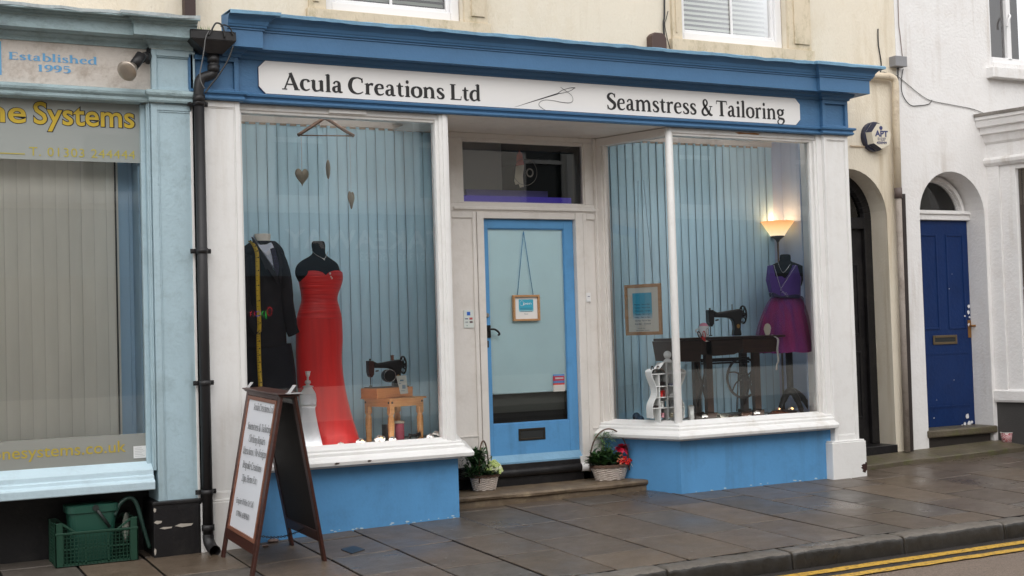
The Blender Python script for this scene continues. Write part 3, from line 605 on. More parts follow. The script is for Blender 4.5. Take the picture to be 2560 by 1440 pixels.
def flatstroke(mb, pts, y, scale=1.):
    b = len(mb.v); m = len(pts)
    for i, (x, z, w) in enumerate(pts):
        p0, p1 = pts[max(0, i-1)], pts[min(m-1, i+1)]; dx, dz = p1[0]-p0[0], p1[1]-p0[1]; L = math.hypot(dx, dz) or 1
        nx, nz = -dz/L*w/2*scale, dx/L*w/2*scale; mb.v += [(x+nx, y, z+nz), (x-nx, y, z-nz)]
    for i in range(m-1): mb.f.append((b+2*i, b+2*i+1, b+2*i+3, b+2*i+2)); mb.sm.append(False)
nd = MB(); u = .003
flatstroke(nd, ink([(1286, 268, .001), (1340, 251, .007), (1395, 234, .011)], sy), sy-.0014)
flatstroke(nd, catmull(ink([(1395, 234, .006), (1410, 232, .004), (1428, 226, .004), (1437, 219, .005)], sy), 5), sy-.0018)
flatstroke(nd, catmull(ink([(1395, 233, .006), (1405, 226, .004), (1425, 220, .005), (1438, 220, .007)], sy), 5), sy-.0022)
flatstroke(nd, catmull(ink([(1401, 218, .003), (1416, 229, .004), (1428, 238, .003), (1432, 250, .003), (1425, 257, .004), (1405, 256, .004), (1385, 252, .003), (1362, 250, .003), (1349, 256, .004), (1348, 265, .004), (1362, 275, .003)], sy), 6), sy-.0026)
nd.build('needle_emblem', M['ink'], sb)
# ---- pilasters
def pilaster(x0, x1, zbase, ztop, y, sunk=True, bx0=None, bx1=None, zb=None, zg=-.1, mat=None, bmat=None, wl=.035):
    mb = MB()
    mb.box(x0, x1, y+.012, .3, zbase, ztop)
    mb.frame(x0, x1, zbase, ztop, wl, y, y+.0119, wb=.06, wt=.045)
    mb.frame(x0+wl, x1-wl, zbase+.06, ztop-.045, .008, y+.006, y+.0118)
    o = mb.build('pilaster', mat or M['white'], shop, bevel=.003)
    b = MB().box(bx0, bx1, y-.03, .3, zg, zb); b.box(bx0+.008, bx1-.008, y-.02, .3, zb, zb+.014)
    b.build('pilaster_base', bmat or mat or M['white'], o, bevel=.006)
    return o
xp1 = PX(600, 300, -.03); zbL = PZ(545, 1255, -.06)
pilaster(2.135, xp1, zbL, zf0-.002, -.03, bx0=2.13, bx1=PX(628, 1300, -.06), zb=zbL)
xq0, xq1 = PX(2061, 400, -.03), PX(2121, 400, -.03)+.0
zbR = PZ(2085, 1108, -.06)
pr = pilaster(xq0, xq1, zbR, zf0-.002, -.03, bx0=PX(2083, 1150, -.06), bx1=PX(2167, 1150, -.06), zb=zbR)
# rotten hole in the base of the right pilaster
hx, hz = P(2160, 1165, -.06)
hole = MB().prism([(hx-.03, hz+.01), (hx-.018, hz-.005), (hx-.035, hz-.012), (hx-.012, hz-.03), (hx-.02, hz-.05), (hx+.012, hz-.06), (hx+.03, hz-.035), (hx+.034, hz+.03), (hx+.02, hz+.035), (hx+.012, hz+.018), (hx-.004, hz+.02)], -.0625, -.05)
hole.build('rotten_patch', plain('rotten_brown_wood', (.03, .008, .006), .9), pr)
# ---- stall riser, window bays
YW = .03
ySp = .80; xLc, xLs = 4.13, 4.43; xRc, xRs = 6.163, 5.885
xbR = xq0+.002
riserL = MB().prism_z([(2.5, YW), (xLc, YW), (xLs, ySp), (2.5, ySp)], -.12, .47).build('stall_riser', M['blue_lower'], shop)
riserR = MB().prism_z([(xRs, ySp), (xRc, YW), (7.9, YW), (7.9, ySp)], -.12, .47).build('stall_riser', M['blue_lower'], shop)
zs = .455
SP = [(-.06, zs-.02), (.012, zs-.02), (.022, zs-.008), (.095, zs-.004), (.118, zs+.004), (.122, zs+.03), (.108, zs+.047), (.07, zs+.062), (.058, zs+.066), (.058, zs+.088), (.05, zs+.093), (.036, zs+.096), (.036, zs+.114), (.024, zs+.12), (-.045, zs+.145), (-.06, zs+.145)]
print('sill z', zs, PZ(1700, 1104, -.09), PZ(1703, 1057, .06), PZ(1000, 1155, -.09))
xfl = xp1-.003
MB().sweep([(xfl, YW), (xLc, YW), (xLs, ySp)], SP).build('sill', M['white'], shop, bevel=.003)
MB().sweep([(xRs, ySp), (xRc, YW), (xbR, YW)], SP).build('sill', M['white'], shop, bevel=.003)
zg0 = zs+.13; GY = .075
zg1 = PZ(605, 287, GY)
print('glass top', zg1, PZ(1103, 300, GY), PZ(1690, 342, GY), PZ(2030, 350, GY))
zg1 = 3.0
# chipped paint flakes on the left sill
for (px_, py_, w_) in ((843, 1159, .02), (924, 1152, .016)):
    a, z = P(px_, py_, YW-.123); MB().prism([(a-w_, z), (a-w_*.3, z+.007), (a+w_, z+.004), (a+w_*.6, z-.004), (a-w_*.5, z-.007)], YW-.1255, YW-.12).build('paint_chip', plain('bare_dark_wood', (.05, .03, .025), .8), shop)
# pale flakes along the foot of the stall risers
Qf = random.Random(31)
FKM = plain('pale_flaked_edge', (.50, .62, .68), .7)
def edge_flakes(x0, x1, n, y):
    for i in range(n):
        x = x0+(x1-x0)*Qf.random()**.8; z = gz(x, 0)+Qf.uniform(.004, .02); r = Qf.uniform(.006, .018)
        MB().prism([(x-r, z), (x-r*.4, z+r*.35), (x+r*.5, z+r*.2), (x+r, z-r*.1), (x+r*.2, z-r*.3), (x-r*.5, z-r*.25)], y-.0012, y+.001).build('paint_flake', FKM, shop)
edge_flakes(2.75, 4.1, 22, YW); edge_flakes(6.2, 7.7, 12, YW)
# frames
def window_frame(xa, xb, top=True):
    w = MB()
    w.box(xa, xb, .045, .13, zg1, zf0-.001); w.box(xa, xb, .03, .0449, zg1+.02, zf0-.002)
    return w
fL = window_frame(xfl, 4.10)
fL.box(xfl, PX(608, 600, .05), .02, .13, zg0-.01, zg1)
xm0 = PX(1095, 600, .03)
fL.box(xm0+.025, xLc-.012, .012, .10, zg0-.03, zf0-.001); fL.box(xm0, xm0+.05, .03, .11, zg0-.01, zg1+.02); fL.box(xm0+.05, xLc-.03, .0, .05, zg0-.03, zf0-.002)
fLo = fL.build('window_frame', M['white'], shop, bevel=.006)
MB().add([(xfl, GY, zg0-.02), (xm0+.03, GY, zg0-.02), (xm0+.03, GY, zg1+.02), (xfl, GY, zg1+.02)], [(0, 1, 2, 3)]).build('shop_glass', M['glass'], shop)
# splayed side of the left bay (faces right, mostly hidden)
sl = MB().sweep([(xLc-.02, .06), (xLs-.02, ySp)], [(-.05, zg0-.1), (0, zg0-.1), (0, zf0-.001), (-.05, zf0-.001)]); sl.build('bay_side', M['white'], shop)
fR = window_frame(xRc-.0, xbR)
xr1 = PX(2031, 600, .05)
fR.box(xr1, xr1+.03, .045, .12, zg0-.01, zg1); fR.box(xr1+.03, xbR, .02, .13, zg0-.02, zg1+.01); fR.box(xr1+.05, xbR, .006, .05, zg0-.02, zf0-.001)
# corner post
fR.tube([(xRc+.012, YW+.03, zg0-.03), (xRc+.012, YW+.03, zf0-.001)], .032, 12)
fR.box(xRc+.01, xRc+.05, YW+.02, YW+.08, zg0-.02, zf0-.002)
fRo = fR.build('window_frame', M['white'], shop, bevel=.005)
MB().add([(xRc+.02, GY, zg0-.02), (xr1+.02, GY, zg0-.02), (xr1+.02, GY, zg1+.02), (xRc+.02, GY, zg1+.02)], [(0, 1, 2, 3)]).build('shop_glass', M['glass'], shop)
# splayed return: header, back post, glass
sv = Vector((xRs-xRc, ySp-YW, 0)).normalized(); sn = Vector((-sv.y, sv.x, 0))       # along splay; inward normal
if sn.x < 0: sn = -sn
def SPt(t, d, z): p = Vector((xRc, YW, 0))+sv*t+sn*d; return (p.x, p.y, z)
def sbox(mb, t0, t1, d0, d1, z0, z1): mb.hexa([SPt(t0, d0, z0), SPt(t1, d0, z0), SPt(t1, d1, z0), SPt(t0, d1, z0)], [SPt(t0, d0, z1), SPt(t1, d0, z1), SPt(t1, d1, z1), SPt(t0, d1, z1)])
Lsp = math.hypot(xRs-xRc, ySp-YW)
p0 = (xRc, YW, 0); g1 = (PP(1522, 700, SPt(0, .03, 0), sn)-Vector(SPt(0, .03, 0))).dot(sv)
print('splay len', Lsp, 'glass end', g1)
zsr = PZ(1530, 349, .6)
sr = MB(); sbox(sr, .02, Lsp, .0, .09, zg1-.005, zf0-.001); sbox(sr, g1+.02, Lsp, .0, .09, zg0-.06, zg1-.005); sbox(sr, g1, g1+.02, .015, .08, zg0-.02, zg1-.005); sbox(sr, g1+.07, Lsp, -.025, 0, zg0-.08, zf0-.002)
sr.build('bay_side', M['white_porch'], shop, bevel=.004)
MB().add([SPt(.02, .045, zg0-.02), SPt(g1+.01, .045, zg0-.02), SPt(g1+.01, .045, zg1), SPt(.02, .045, zg1)], [(0, 1, 2, 3)]).build('shop_glass', M['glass_side'], shop)
# ---- porch: soffit, back wall, transom light, door
MB().add([(4.0, .03, zf0+.004), (6.3, .03, zf0+.004), (6.3, .95, zf0+.004), (4.0, .95, zf0+.004), (4.0, .03, zf0+.05), (6.3, .03, zf0+.05), (6.3, .95, zf0+.05), (4.0, .95, zf0+.05)], [(0, 1, 2, 3), (4, 5, 6, 7), (0, 1, 5, 4)]).build('porch_soffit', M['white_porch'], shop)
BY = .80
tx0, tx1 = PX(1152, 400, BY+.03), PX(1457, 450, BY+.03); tz0, tz1 = PZ(1160, 507, BY+.03), PZ(1160, 351, BY+.03)
dx0, dx1 = PX(1208, 700, BY+.03), PX(1436, 700, BY+.03); dz0, dz1 = PZ(1446, 1140, BY), PZ(1300, 549, BY+.03)
print('door', dx0, dx1, dz0, dz1, 'transom', tx0, tx1, tz0, tz1)
pw = MB()
pw.box(4.35, 5.96, BY, BY+.08, tz1+.02, zf0+.003)             # head
pw.box(4.35, tx0-.0, BY, BY+.08, tz0-.0, tz1+.02); pw.box(tx1, 5.96, BY, BY+.08, tz0, tz1+.02)
pw.box(tx0, tx1, BY+.01, BY+.08, tz1, tz1+.02)
pw.box(4.35, 5.96, BY-.012, BY+.08, tz0-.075, tz0-.002)       # transom rail
pw.box(4.5, 5.90, BY-.03, BY, tz0-.06, tz0-.035)
pw.box(4.35, dx0-.055, BY+.004, BY+.08, .0, tz0-.075); pw.box(dx1+.055, 5.96, BY+.004, BY+.08, .0, tz0-.075)
pw.box(dx0-.065, dx0-.002, BY-.02, BY+.08, .09, tz0-.075); pw.box(dx1+.002, dx1+.075, BY-.02, BY+.08, .09, tz0-.075)
pw.box(dx0-.002, dx1+.002, BY-.01, BY+.08, dz1+.004, tz0-.075)
# side panels: raised stiles and small rails
for a, b in ((4.45, dx0-.07), (dx1+.08, 5.90)):
    pw.box(a, a+.035, BY-.012, BY+.004, .1, tz0-.075); pw.box(b-.035, b, BY-.012, BY+.0039, .1, tz0-.075)
    pw.box(a+.035, b-.035, BY-.012, BY+.0038, tz0-.13, tz0-.076); pw.box(a+.035, b-.035, BY-.006, BY+.0037, .1, .52); pw.box(a+.035, b-.035, BY-.012, BY+.0036, .52, .535)
pw.build('porch_back_wall', M['white_porch'], shop, bevel=.004)
# doorbell, card notice
tl = MB().box(tx0, tx1, BY+.02, BY+.06, tz0-.002, tz0+.012); tl.frame(tx0-.001, tx1+.001, tz0-.002, tz1+.002, .012, BY+.012, BY+.05)
tl = tl.build('transom_window', M['white_porch'], shop, bevel=.003)
MB().add([(tx0, BY+.035, tz0), (tx1, BY+.035, tz0), (tx1, BY+.035, tz1), (tx0, BY+.035, tz1)], [(0, 1, 2, 3)]).build('pane', glass('transom_glass', k=2.3), tl)
# faded ghost of a monogram ring in the transom
rg = MB(); cx_, cz_ = P(1313, 430, BY+.034)
flatstroke(rg, [(cx_+.115*math.cos(2*PI*i/40), cz_+.115*math.sin(2*PI*i/40), .0035) for i in range(41)], BY+.034)
flatstroke(rg, [(cx_+.045+.03*math.cos(2*PI*i/20), cz_-.005+.033*math.sin(2*PI*i/20), .014) for i in range(21)], BY+.0335)
rg.build('etched_ring', plain('faint_grey_transfer', (.16, .16, .15), .6), tl)
door = MB(); gx0, gx1 = PX(1222, 700, BY+.03), PX(1413, 700, BY+.03); gz0_, gz1_ = PZ(1300, 1058, BY+.03), PZ(1300, 571, BY+.03)
dy = BY+.03
door.box(dx0, gx0, dy, dy+.045, dz0+.02, dz1); door.box(gx1, dx1, dy, dy+.045, dz0+.02, dz1)
door.box(gx0, gx1, dy, dy+.045, gz1_, dz1); door.box(gx0, gx1, dy, dy+.045, dz0+.02, gz0_)
door.frame(gx0-.0, gx1+.0, gz0_, gz1_, .008, dy+.008, dy+.02)
door.prism_z([(dx0-.0, dy), (dx1, dy), (dx1, dy+.04), (dx0, dy+.04)], dz0, dz0+.0199)
dr = door.build('door', M['blue_lower'], shop, bevel=.003)
MB().add([(dx0-.01, dy-.045, dz0-.006), (dx1+.02, dy-.045, dz0-.006), (dx1+.01, dy-.001, dz0+.05), (dx0, dy-.001, dz0+.05), (dx0-.01, dy-.045, dz0-.022), (dx1+.02, dy-.045, dz0-.022), (dx1+.01, dy-.001, dz0-.022), (dx0, dy-.001, dz0-.022)], [(0, 1, 2, 3), (0, 4, 5, 1), (1, 5, 6, 2), (0, 3, 7, 4), (4, 7, 6, 5)]).build('weather_board', M['blue_lead'], dr)
MB().add([(gx0, dy+.018, gz0_), (gx1, dy+.018, gz0_), (gx1, dy+.018, gz1_), (gx0, dy+.018, gz1_)], [(0, 1, 2, 3)]).build('pane', glass('door_glass', k=1.3), dr)
zbl = PZ(1300, 983, dy+.03)
MB().box(gx0-.01, gx1+.01, dy+.026, dy+.03, zbl+.012, gz1_+.01).tube([(gx0-.01, dy+.03, zbl+.006), (gx1+.01, dy+.03, zbl+.006)], .008, 8).build('roller_blind', M['film'], dr)
MB().box(gx0-.01, gx1+.01, dy+.1, dy+.11, gz0_+.09, zbl+.05).build('inner_panel', plain('dull_grey_green', (.085, .095, .085), .7), dr)
MB().box(gx0-.01, gx1+.01, dy+.12, dy+.13, gz0_-.05, gz0_+.3).build('mat_well', M['dark'], dr)
lx0, lx1, lz0, lz1 = PX(1296, 1085, dy), PX(1363, 1085, dy), PZ(1330, 1100, dy), PZ(1330, 1070, dy)
lb = MB().frame(lx0, lx1, lz0, lz1, .02, dy-.008, dy-.0005).build('letterbox', M['darkbrass'], dr, bevel=.003)
MB().box(lx0+.02, lx1-.02, dy-.004, dy-.0008, lz0+.02, lz1-.02).build('flap', M['dark'], lb)
hx_, hz_ = P(1219, 828, dy)
h = MB().box(hx_-.024, hx_+.024, dy-.012, dy-.0005, hz_-.055, hz_+.05)
h.tube(catmull([(hx_, dy-.01, hz_+.015), (hx_, dy-.055, hz_+.015), (hx_+.04, dy-.06, hz_+.012), (hx_+.075, dy-.058, hz_-.012), (hx_+.082, dy-.055, hz_-.03), (hx_+.07, dy-.052, hz_-.035)], 4), .0085, 8)
h.build('door_handle', M['iron'], dr, bevel=.003)
k_ = P(1217, 788, dy); MB().tube([(k_[0], dy-.001, k_[1]), (k_[0], dy-.02, k_[1])], [.02, .016], 16).build('cylinder_lock', plain('worn_chrome', (.5, .45, .42), .3, .9), dr)
k_ = P(1218, 860, dy); MB().box(k_[0]-.014, k_[0]+.014, dy-.006, dy-.0005, k_[1]-.03, k_[1]+.028).build('keyhole_plate', M['darkbrass'], dr, bevel=.002)
# threshold: black roll and riser, white end, stone step
rz = .20
th = MB(); xt0, xt1 = 4.44, PX(1457, 1160, BY-.06)
th.tube([(xt0, BY-.02, rz), (xt1, BY-.02, rz)], .038, 16); th.box(xt0, 5.93, BY-.02, BY+.08, .06, rz); th.box(xt0, xt1-.003, BY-.03, BY+.08, rz, dz0-.02)
th.build('threshold', M['black'], shop, bevel=.004)
MB().tube([(xt1, BY-.02, rz+.002), (5.9, BY-.02, rz+.002)], .038, 16).box(xt1, 5.9, BY-.03, BY+.03, rz+.03, dz0).build('threshold_end', M['white'], shop)
def spx(y): return xRc+(xRs-xRc)*(y-YW)/(ySp-YW)
stp = MB()
n = 30; x0s, x1s = 4.20, spx(.36)-.0
prof = [(.80, .098), (.40, .100), (.355, .094), (.345, .08), (.35, .062), (.366, .052), (.372, .045), (.372, -.06)]
rows = []
for i in range(n+1):
    x = x0s+(x1s-x0s)*i/n; dip = -.007*math.sin(PI*i/n)
    rows.append([(x, y+.004*math.sin(x*9+j)+R.uniform(-.002, .002), z+(dip+R.uniform(-.0015, .0015) if j < 6 else 0)) for j, (y, z) in enumerate(prof)])
m = len(prof)
for r in rows: stp.v += r
for i in range(n):
    for j in range(m-1): stp.f.append((i*m+j, i*m+j+1, (i+1)*m+j+1, (i+1)*m+j)); stp.sm.append(False)
stp.f.append(tuple(n*m+j for j in range(m))); stp.sm.append(False)
stp.box(x1s-.002, x1s+.06, .42, .8, -.05, .096)
stp.build('stone_step', M['stone'], shop)
hw_ = plain('grey_hall_wall', (.45, .46, .43), .8)
MB().box(4.8, 5.6, BY+.12, BY+.15, tz1+.25, tz1+.28).build('added_hall_fill', plain('hall_fill_glow', (.8, .8, .8), emit=(1, .98, .9), es=5.), shop)  # added unseen glow that brightens the hall behind the transom
MB().box(4.5, tx0+.62, BY+.5, BY+.52, tz0-.3, tz1+.4).build('hall_partition', hw_, shop)
MB().box(tx0-.1, tx1+.1, BY+.42, BY+.45, tz0+.05, tz0+.11).build('violet_led_strip', plain('violet_led', (.02, .01, .1), emit=(.10, .07, .55), es=.18), shop)
MB().box(tx0+.25, tx1-.12, BY+.46, BY+.49, tz0+.0, tz0+.17).build('glow_tint_shelf', plain('violet_glow_tint', (.20, .18, .45), .6), shop)  # violet LED glow put into the base colour
LAMP = 9.
# ---- display floors, ceilings, side walls, room behind
DFM = plain('pale_display_floor', (.75, .78, .78), .6); MB().prism_z([(2.56, .09), (4.06, .09), (4.38, .98), (2.56, .98)], .48, .545).build('display_floor', DFM, shop); fl_ = MB().prism_z([(5.99, .78), (6.2, .1), (7.76, .1), (7.76, .31), (8.04, .31), (8.04, .98), (5.93, .98)], .48, .545)
fl_.build('display_floor', plain('pale_display_floor', (.75, .78, .78), .6), shop)
boxes('display_ceiling', M['white_porch'], shop, (2.5, 4.4, .135, 1.1, 3.20, 3.24), (5.9, 8.07, .135, 1.1, 3.20, 3.24), (2.5, 7.9, .06, .134, 3.072, 3.24))
xbl = PX(1930, 600, .93)
DW = paint('grey_blue_display_wall', (.56, .66, .84), .7, .05, .1)
boxes('display_side_wall', DW, shop, (8.07, 8.088, .31, 1.1, .545, 3.20), (xbl, 8.069, .93, .95, .545, 3.2), (7.765, 8.069, .30, .309, .545, 3.2))
MB().box(2.50, 2.53, .136, 1.1, .545, 3.20).build('display_side_wall', M['white_porch'], shop)
def slats(name, x0, x1, y, z0, z1, mat, w=.0822, pitch=.083, ang=.10, parent=shop):
    mb = MB(); x = x0
    while x < x1-.02:
        a = ang+R.uniform(-.06, .06); c = math.cos(a)*w/2; s = math.sin(a)*w/2; xc = x+w/2
        zb = z0+R.uniform(-.003, .003); cu_ = .004
        mb.add([(xc-c, y-s, zb), (xc, y-cu_, zb), (xc+c, y+s, zb), (xc-c, y-s, z1), (xc, y-cu_, z1), (xc+c, y+s, z1)], [(0, 1, 4, 3), (1, 2, 5, 4)], True); x += pitch
    return mb.build(name, mat, parent)
BLY = .90; BTOP = 3.085
slats('vertical_blind', 2.54, 4.38, BLY, .56, BTOP, M['blind_b'])
slats('vertical_blind', 5.94, xbl, BLY, .56, BTOP, M['blind_b'])
boxes('blind_rail', M['white_porch'], shop, (2.54, 4.4, BLY-.02, BLY+.02, BTOP, 3.2), (5.94, xbl, BLY-.02, BLY+.02, BTOP, 3.2))
HKM = plain('beige_hanger_clips', (.45, .36, .28), .6)
for (a, b) in ((2.56, 4.36), (5.95, 7.7)):
    x = a
    while x < b: MB().box(x, x+.05, BLY-.024, BLY-.021, BTOP-.018, BTOP-.002).build('blind_hanger', HKM, shop); x += .083
boxes('added_blind_backing', plain('dull_teal_backing', (.40, .58, .68), .8), shop, (2.45, 4.4, 1.0, 1.02, .5, 3.2), (5.9, 8.04, 1.0, 1.02, .5, 3.2))  # added sheets: block backlight and set the tone of the slat gaps
RMW = plain('pale_shop_room', (.75, .75, .73), .8)
MB().box(2.4, 7.9, 3.5, 3.55, -.1, 3.3).box(2.4, 2.44, 1.1, 3.5, -.1, 3.3).box(7.86, 7.9, 1.1, 3.5, -.1, 3.3).box(2.4, 7.9, 1.1, 3.5, 3.25, 3.3).box(2.4, 7.9, 1.1, 3.5, .0, .04).build('back_room', RMW, shop)
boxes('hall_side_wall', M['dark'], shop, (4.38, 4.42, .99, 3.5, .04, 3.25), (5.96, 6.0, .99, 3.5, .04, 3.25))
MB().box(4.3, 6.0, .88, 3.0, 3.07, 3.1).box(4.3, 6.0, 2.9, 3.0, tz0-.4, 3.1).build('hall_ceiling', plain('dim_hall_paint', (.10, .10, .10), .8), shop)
LS2 = plain('added_sill_glow', (.8, .8, .8), emit=(1, .97, .92), es=10.)  # added fill hidden behind the sills, brightens the lower blinds
LS = plain('added_display_glow', (.8, .8, .8), emit=(1, .97, .94), es=6.)  # added fill hidden above the panes, brightens the blinds
for (a, b) in ((2.75, 3.95), (6.35, 7.55)): MB().box(a, b, .16, .19, 3.17, 3.195).build('added_head_strip', LS, shop); MB().box(a, b, .10, .115, .548, .56).build('added_sill_strip', LS2, shop)
# small vent cover and worn patch on the window heads
a, z = P(822, 276, .02); b_, _ = P(915, 282, .02); MB().box(a, b_, .012, .03, z-.018, z+.014).build('vent_cover', M['white'], shop, bevel=.003)
a, z = P(1838, 331, .028); b_, _ = P(1900, 335, .028)
wp = MB(); wp.prism([(a, z), (a+.05, z+.006), (a+.12, z+.002), (a+.2, z+.007), (b_, z), (b_-.02, z-.012), (a+.12, z-.009), (a+.04, z-.013)], .0275, .031); wp.build('worn_patch', plain('bare_orange_wood', (.40, .19, .07), .7), shop)
# ---- black arched front door at the right end
r_in = .30
bd = MB(); by = WY+.22; xc = (ba0+ba1)/2; zsill = .20
bd.box(ba0, ba1, by+.05, by+.09, zsill, baz+bar)
fr = clampx(bd).build('arched_front_door', M['black'], shop)
tr_ = MB(); 
pts_o = arch_pts(xc, bar+.01, baz); pts_i = arch_pts(xc, bar-.09, baz)
for i in range(len(pts_o)-1):
    tr_.hexa([(pts_o[i][0], by, pts_o[i][1]), (pts_o[i+1][0], by, pts_o[i+1][1]), (pts_i[i+1][0], by, pts_i[i+1][1]), (pts_i[i][0], by, pts_i[i][1])], [(pts_o[i][0], by+.05, pts_o[i][1]), (pts_o[i+1][0], by+.05, pts_o[i+1][1]), (pts_i[i+1][0], by+.05, pts_i[i+1][1]), (pts_i[i][0], by+.05, pts_i[i][1])])
tr_.box(ba0-.01, ba0+.09, by, by+.05, zsill, baz); tr_.box(ba1-.09, ba1+.01, by, by+.05, zsill, baz); tr_.box(ba0+.09, ba1-.09, by+.002, by+.05, baz-.09, baz+.02)
clampx(tr_).build('door_frame', M['black'], fr, bevel=.006)
pn = MB()
for (a, b, c, d) in ((.15, .40, 1.25, 1.95), (.52, .77, 1.25, 1.95), (.15, .40, .45, 1.1), (.52, .77, .45, 1.1)):
    if ba0+a > XCL: MB().frame(ba0+a, ba0+b, zsill+c-.2, zsill+d-.2, .022, by+.038, by+.05).build('door_moulding', M['black'], fr, bevel=.005)
MB().box(XCL, ba1-.1, by+.044, by+.049, baz+.02, baz+.34).build('fanlight', M['glass'], fr)
a = XCL; MB().box(a, ba1+.0, WY-.0, by+.06, .0, .085).build('door_plinth', M['cream_trim'], shop); MB().box(a, ba1+.012, WY-.01, by+.07, .087, zsill).build('door_sill', M['black'], shop, bevel=.006)
# ================================================================ LEFT NEIGHBOUR
left = empty('shop_building', (0, 0, 0), label='pale blue weathered shopfront at the left edge with frosted window and gold lettering', cat='building')
PR = M['pale']; Y0 = 0.
za = dict(ctop=PZ(0, 7, -.235), ccove=PZ(0, 24, -.15), c0=PZ(0, 62, -.14), bed=PZ(0, 97, 0), f0=PZ(0, 203, 0), m1=PZ(0, 236, -.02))
print('left z', za)
lx = PX(378, 180, -.03); le = PX(487, 180, -.03); lw = PX(0, 500, 0)-1.2
zfa, zfb = za['f0'], za['bed']
fa = MB().box(lw, lx, 0, .6, zfa-.05, zfb+.2)
fa.build('fascia', paint('dirty_cream_fascia', (.60, .55, .50), .7, .1, .8, 28, dirt=(.33, .27, .22), dirt_amt=.9, dscale=2.5), left)
fb = MB().frame(lx, le, zfa-.04, zfb, .034, -.04, .1, wb=.05, wt=.045); fb.box(lx+.034, le-.034, -.016, .1, zfa+.01, zfb-.045); fb.frame(lx+.034, le-.034, zfa+.01, zfb-.045, .008, -.03, -.015)
fb.build('fascia_block', PR, left, bevel=.003)
zc = za['c0']; zt = za['ctop']
CPL = [(0, zfb), (.012, zfb), (.02, zfb+.03), (.05, zfb+.045), (.06, zfb+.07), (.065, zc-.005), (.14, zc), (.14, za['ccove']-.02), (.15, za['ccove']-.012), (.15, za['ccove']), (.168, za['ccove']+.008), (.172, za['ccove']+.03), (.19, (za['ccove']+zt)/2+.01), (.225, zt-.02), (.235, zt-.015), (.236, zt), (0, zt+.03)]
lp = [(lw, 0), (lx, 0), (lx, -.04), (PX(487, 60, -.2)+.02, -.04)]
MB().sweep(lp, CPL).build('cornice', M['pale_dark'], left)
ld = MB().sweep(subdiv(lp, .06), [(.225, zt-.006), (.24, zt-.008), (.243, zt+.012), (.2, zt+.02), (.2, zt+.014)]); ld.v = [(x, y+.004*math.sin(x*33), z+.004*math.sin(x*21)+R.uniform(-.002, .002)) for x, y, z in ld.v]
ld.build('lead_flashing', paint('pale_lead_flashing', (.55, .62, .64), .6, .25, .5, 30, dirt=(.2, .2, .2), dirt_amt=.7), left)
zm0, zm1 = za['m1'], zfa+.0
MB().box(lw, xbe, .9, 1.0, gzt_+.0, gzt_+.05).build('lamp', M['dark'], left) if False else None
LPL = [(0, zm0), (.02, zm0), (.028, zm0+.012), (.028, zm0+.03), (.045, zm0+.045), (.05, zm1-.03), (.045, zm1-.012), (0, zm1)]
MB().sweep([(lw, 0), (lx, 0), (lx, -.04), (le, -.04)], LPL).build('fascia_moulding', M['pale_dark'], left)
# lettering on fascia
es = MB()
ez0, ez1 = PZ(90, 152, -.003), PZ(100, 178.5, -.003)
def ser(mb, word, x0, x1, z0, capk, y, bold=1.1): return serif_word(mb, word, lambda u, v, l: (x0+u, y-l, z0+v*capk), x1-x0, bold)
ser(es, 'Established', PX(20, 150, -.003), PX(244, 160, -.003), ez0, (PZ(30, 130, 0)-PZ(30, 148, 0))/.66, -.002, 1.25)
ser(es, '1995', PX(92, 172, -.003), PX(176, 175, -.003), ez1, (PZ(110, 161, 0)-PZ(110, 178, 0))/.66, -.002, 1.35)
es.box(PX(0, 150, 0)-.06, PX(3.5, 150, 0), -.002, .0, PZ(0, 187, 0), PZ(0, 103, 0))
es.build('lettering', plain('sky_blue_lettering', (.13, .36, .62), .6), left)
# pilaster + base
zb = PZ(440, 1252, -.05)
pl = MB(); px0, px1 = PX(382, 500, -.03), PX(489, 500, -.03)+.03
pl.box(px0, px1, -.018, .3, zb, zm0); pl.frame(px0, px1, zb, zm0, .042, -.03, -.0181, wb=.0, wt=.05); pl.frame(px0+.042, px1-.042, zb-.0, zm0-.05, .012, -.024, -.018, wb=.0)
pl.build('pilaster', PR, left, bevel=.003)
pb = MB().box(PX(384, 1300, -.06), PX(504, 1300, -.06), -.06, .33, -.15, zb); pb.box(PX(384, 1300, -.06)-.006, PX(504, 1300, -.06)+.01, -.068, .33, zb-.02, zb+.004)
pbo = pb.build('pilaster_base', M['black'], left, bevel=.006)
fk = MB()
for (a, b, w, h) in ((395, 1306, 9, 4), (460, 1313, 20, 4), (415, 1320, 14, 2.5), (387, 1276, 3, 5), (388, 1380, 2.5, 8)):
    x, z = P(a, b, -.0615); s_ = .0031; fk.prism([(x-w*s_, z), (x-w*s_*.4, z+h*s_), (x+w*s_, z+h*s_*.6), (x+w*s_*.8, z-h*s_*.5), (x-w*s_*.2, z-h*s_)], -.0625, -.059)
fk.build('chipped_patch', plain('bare_grey_timber', (.42, .38, .33), .8), pbo)
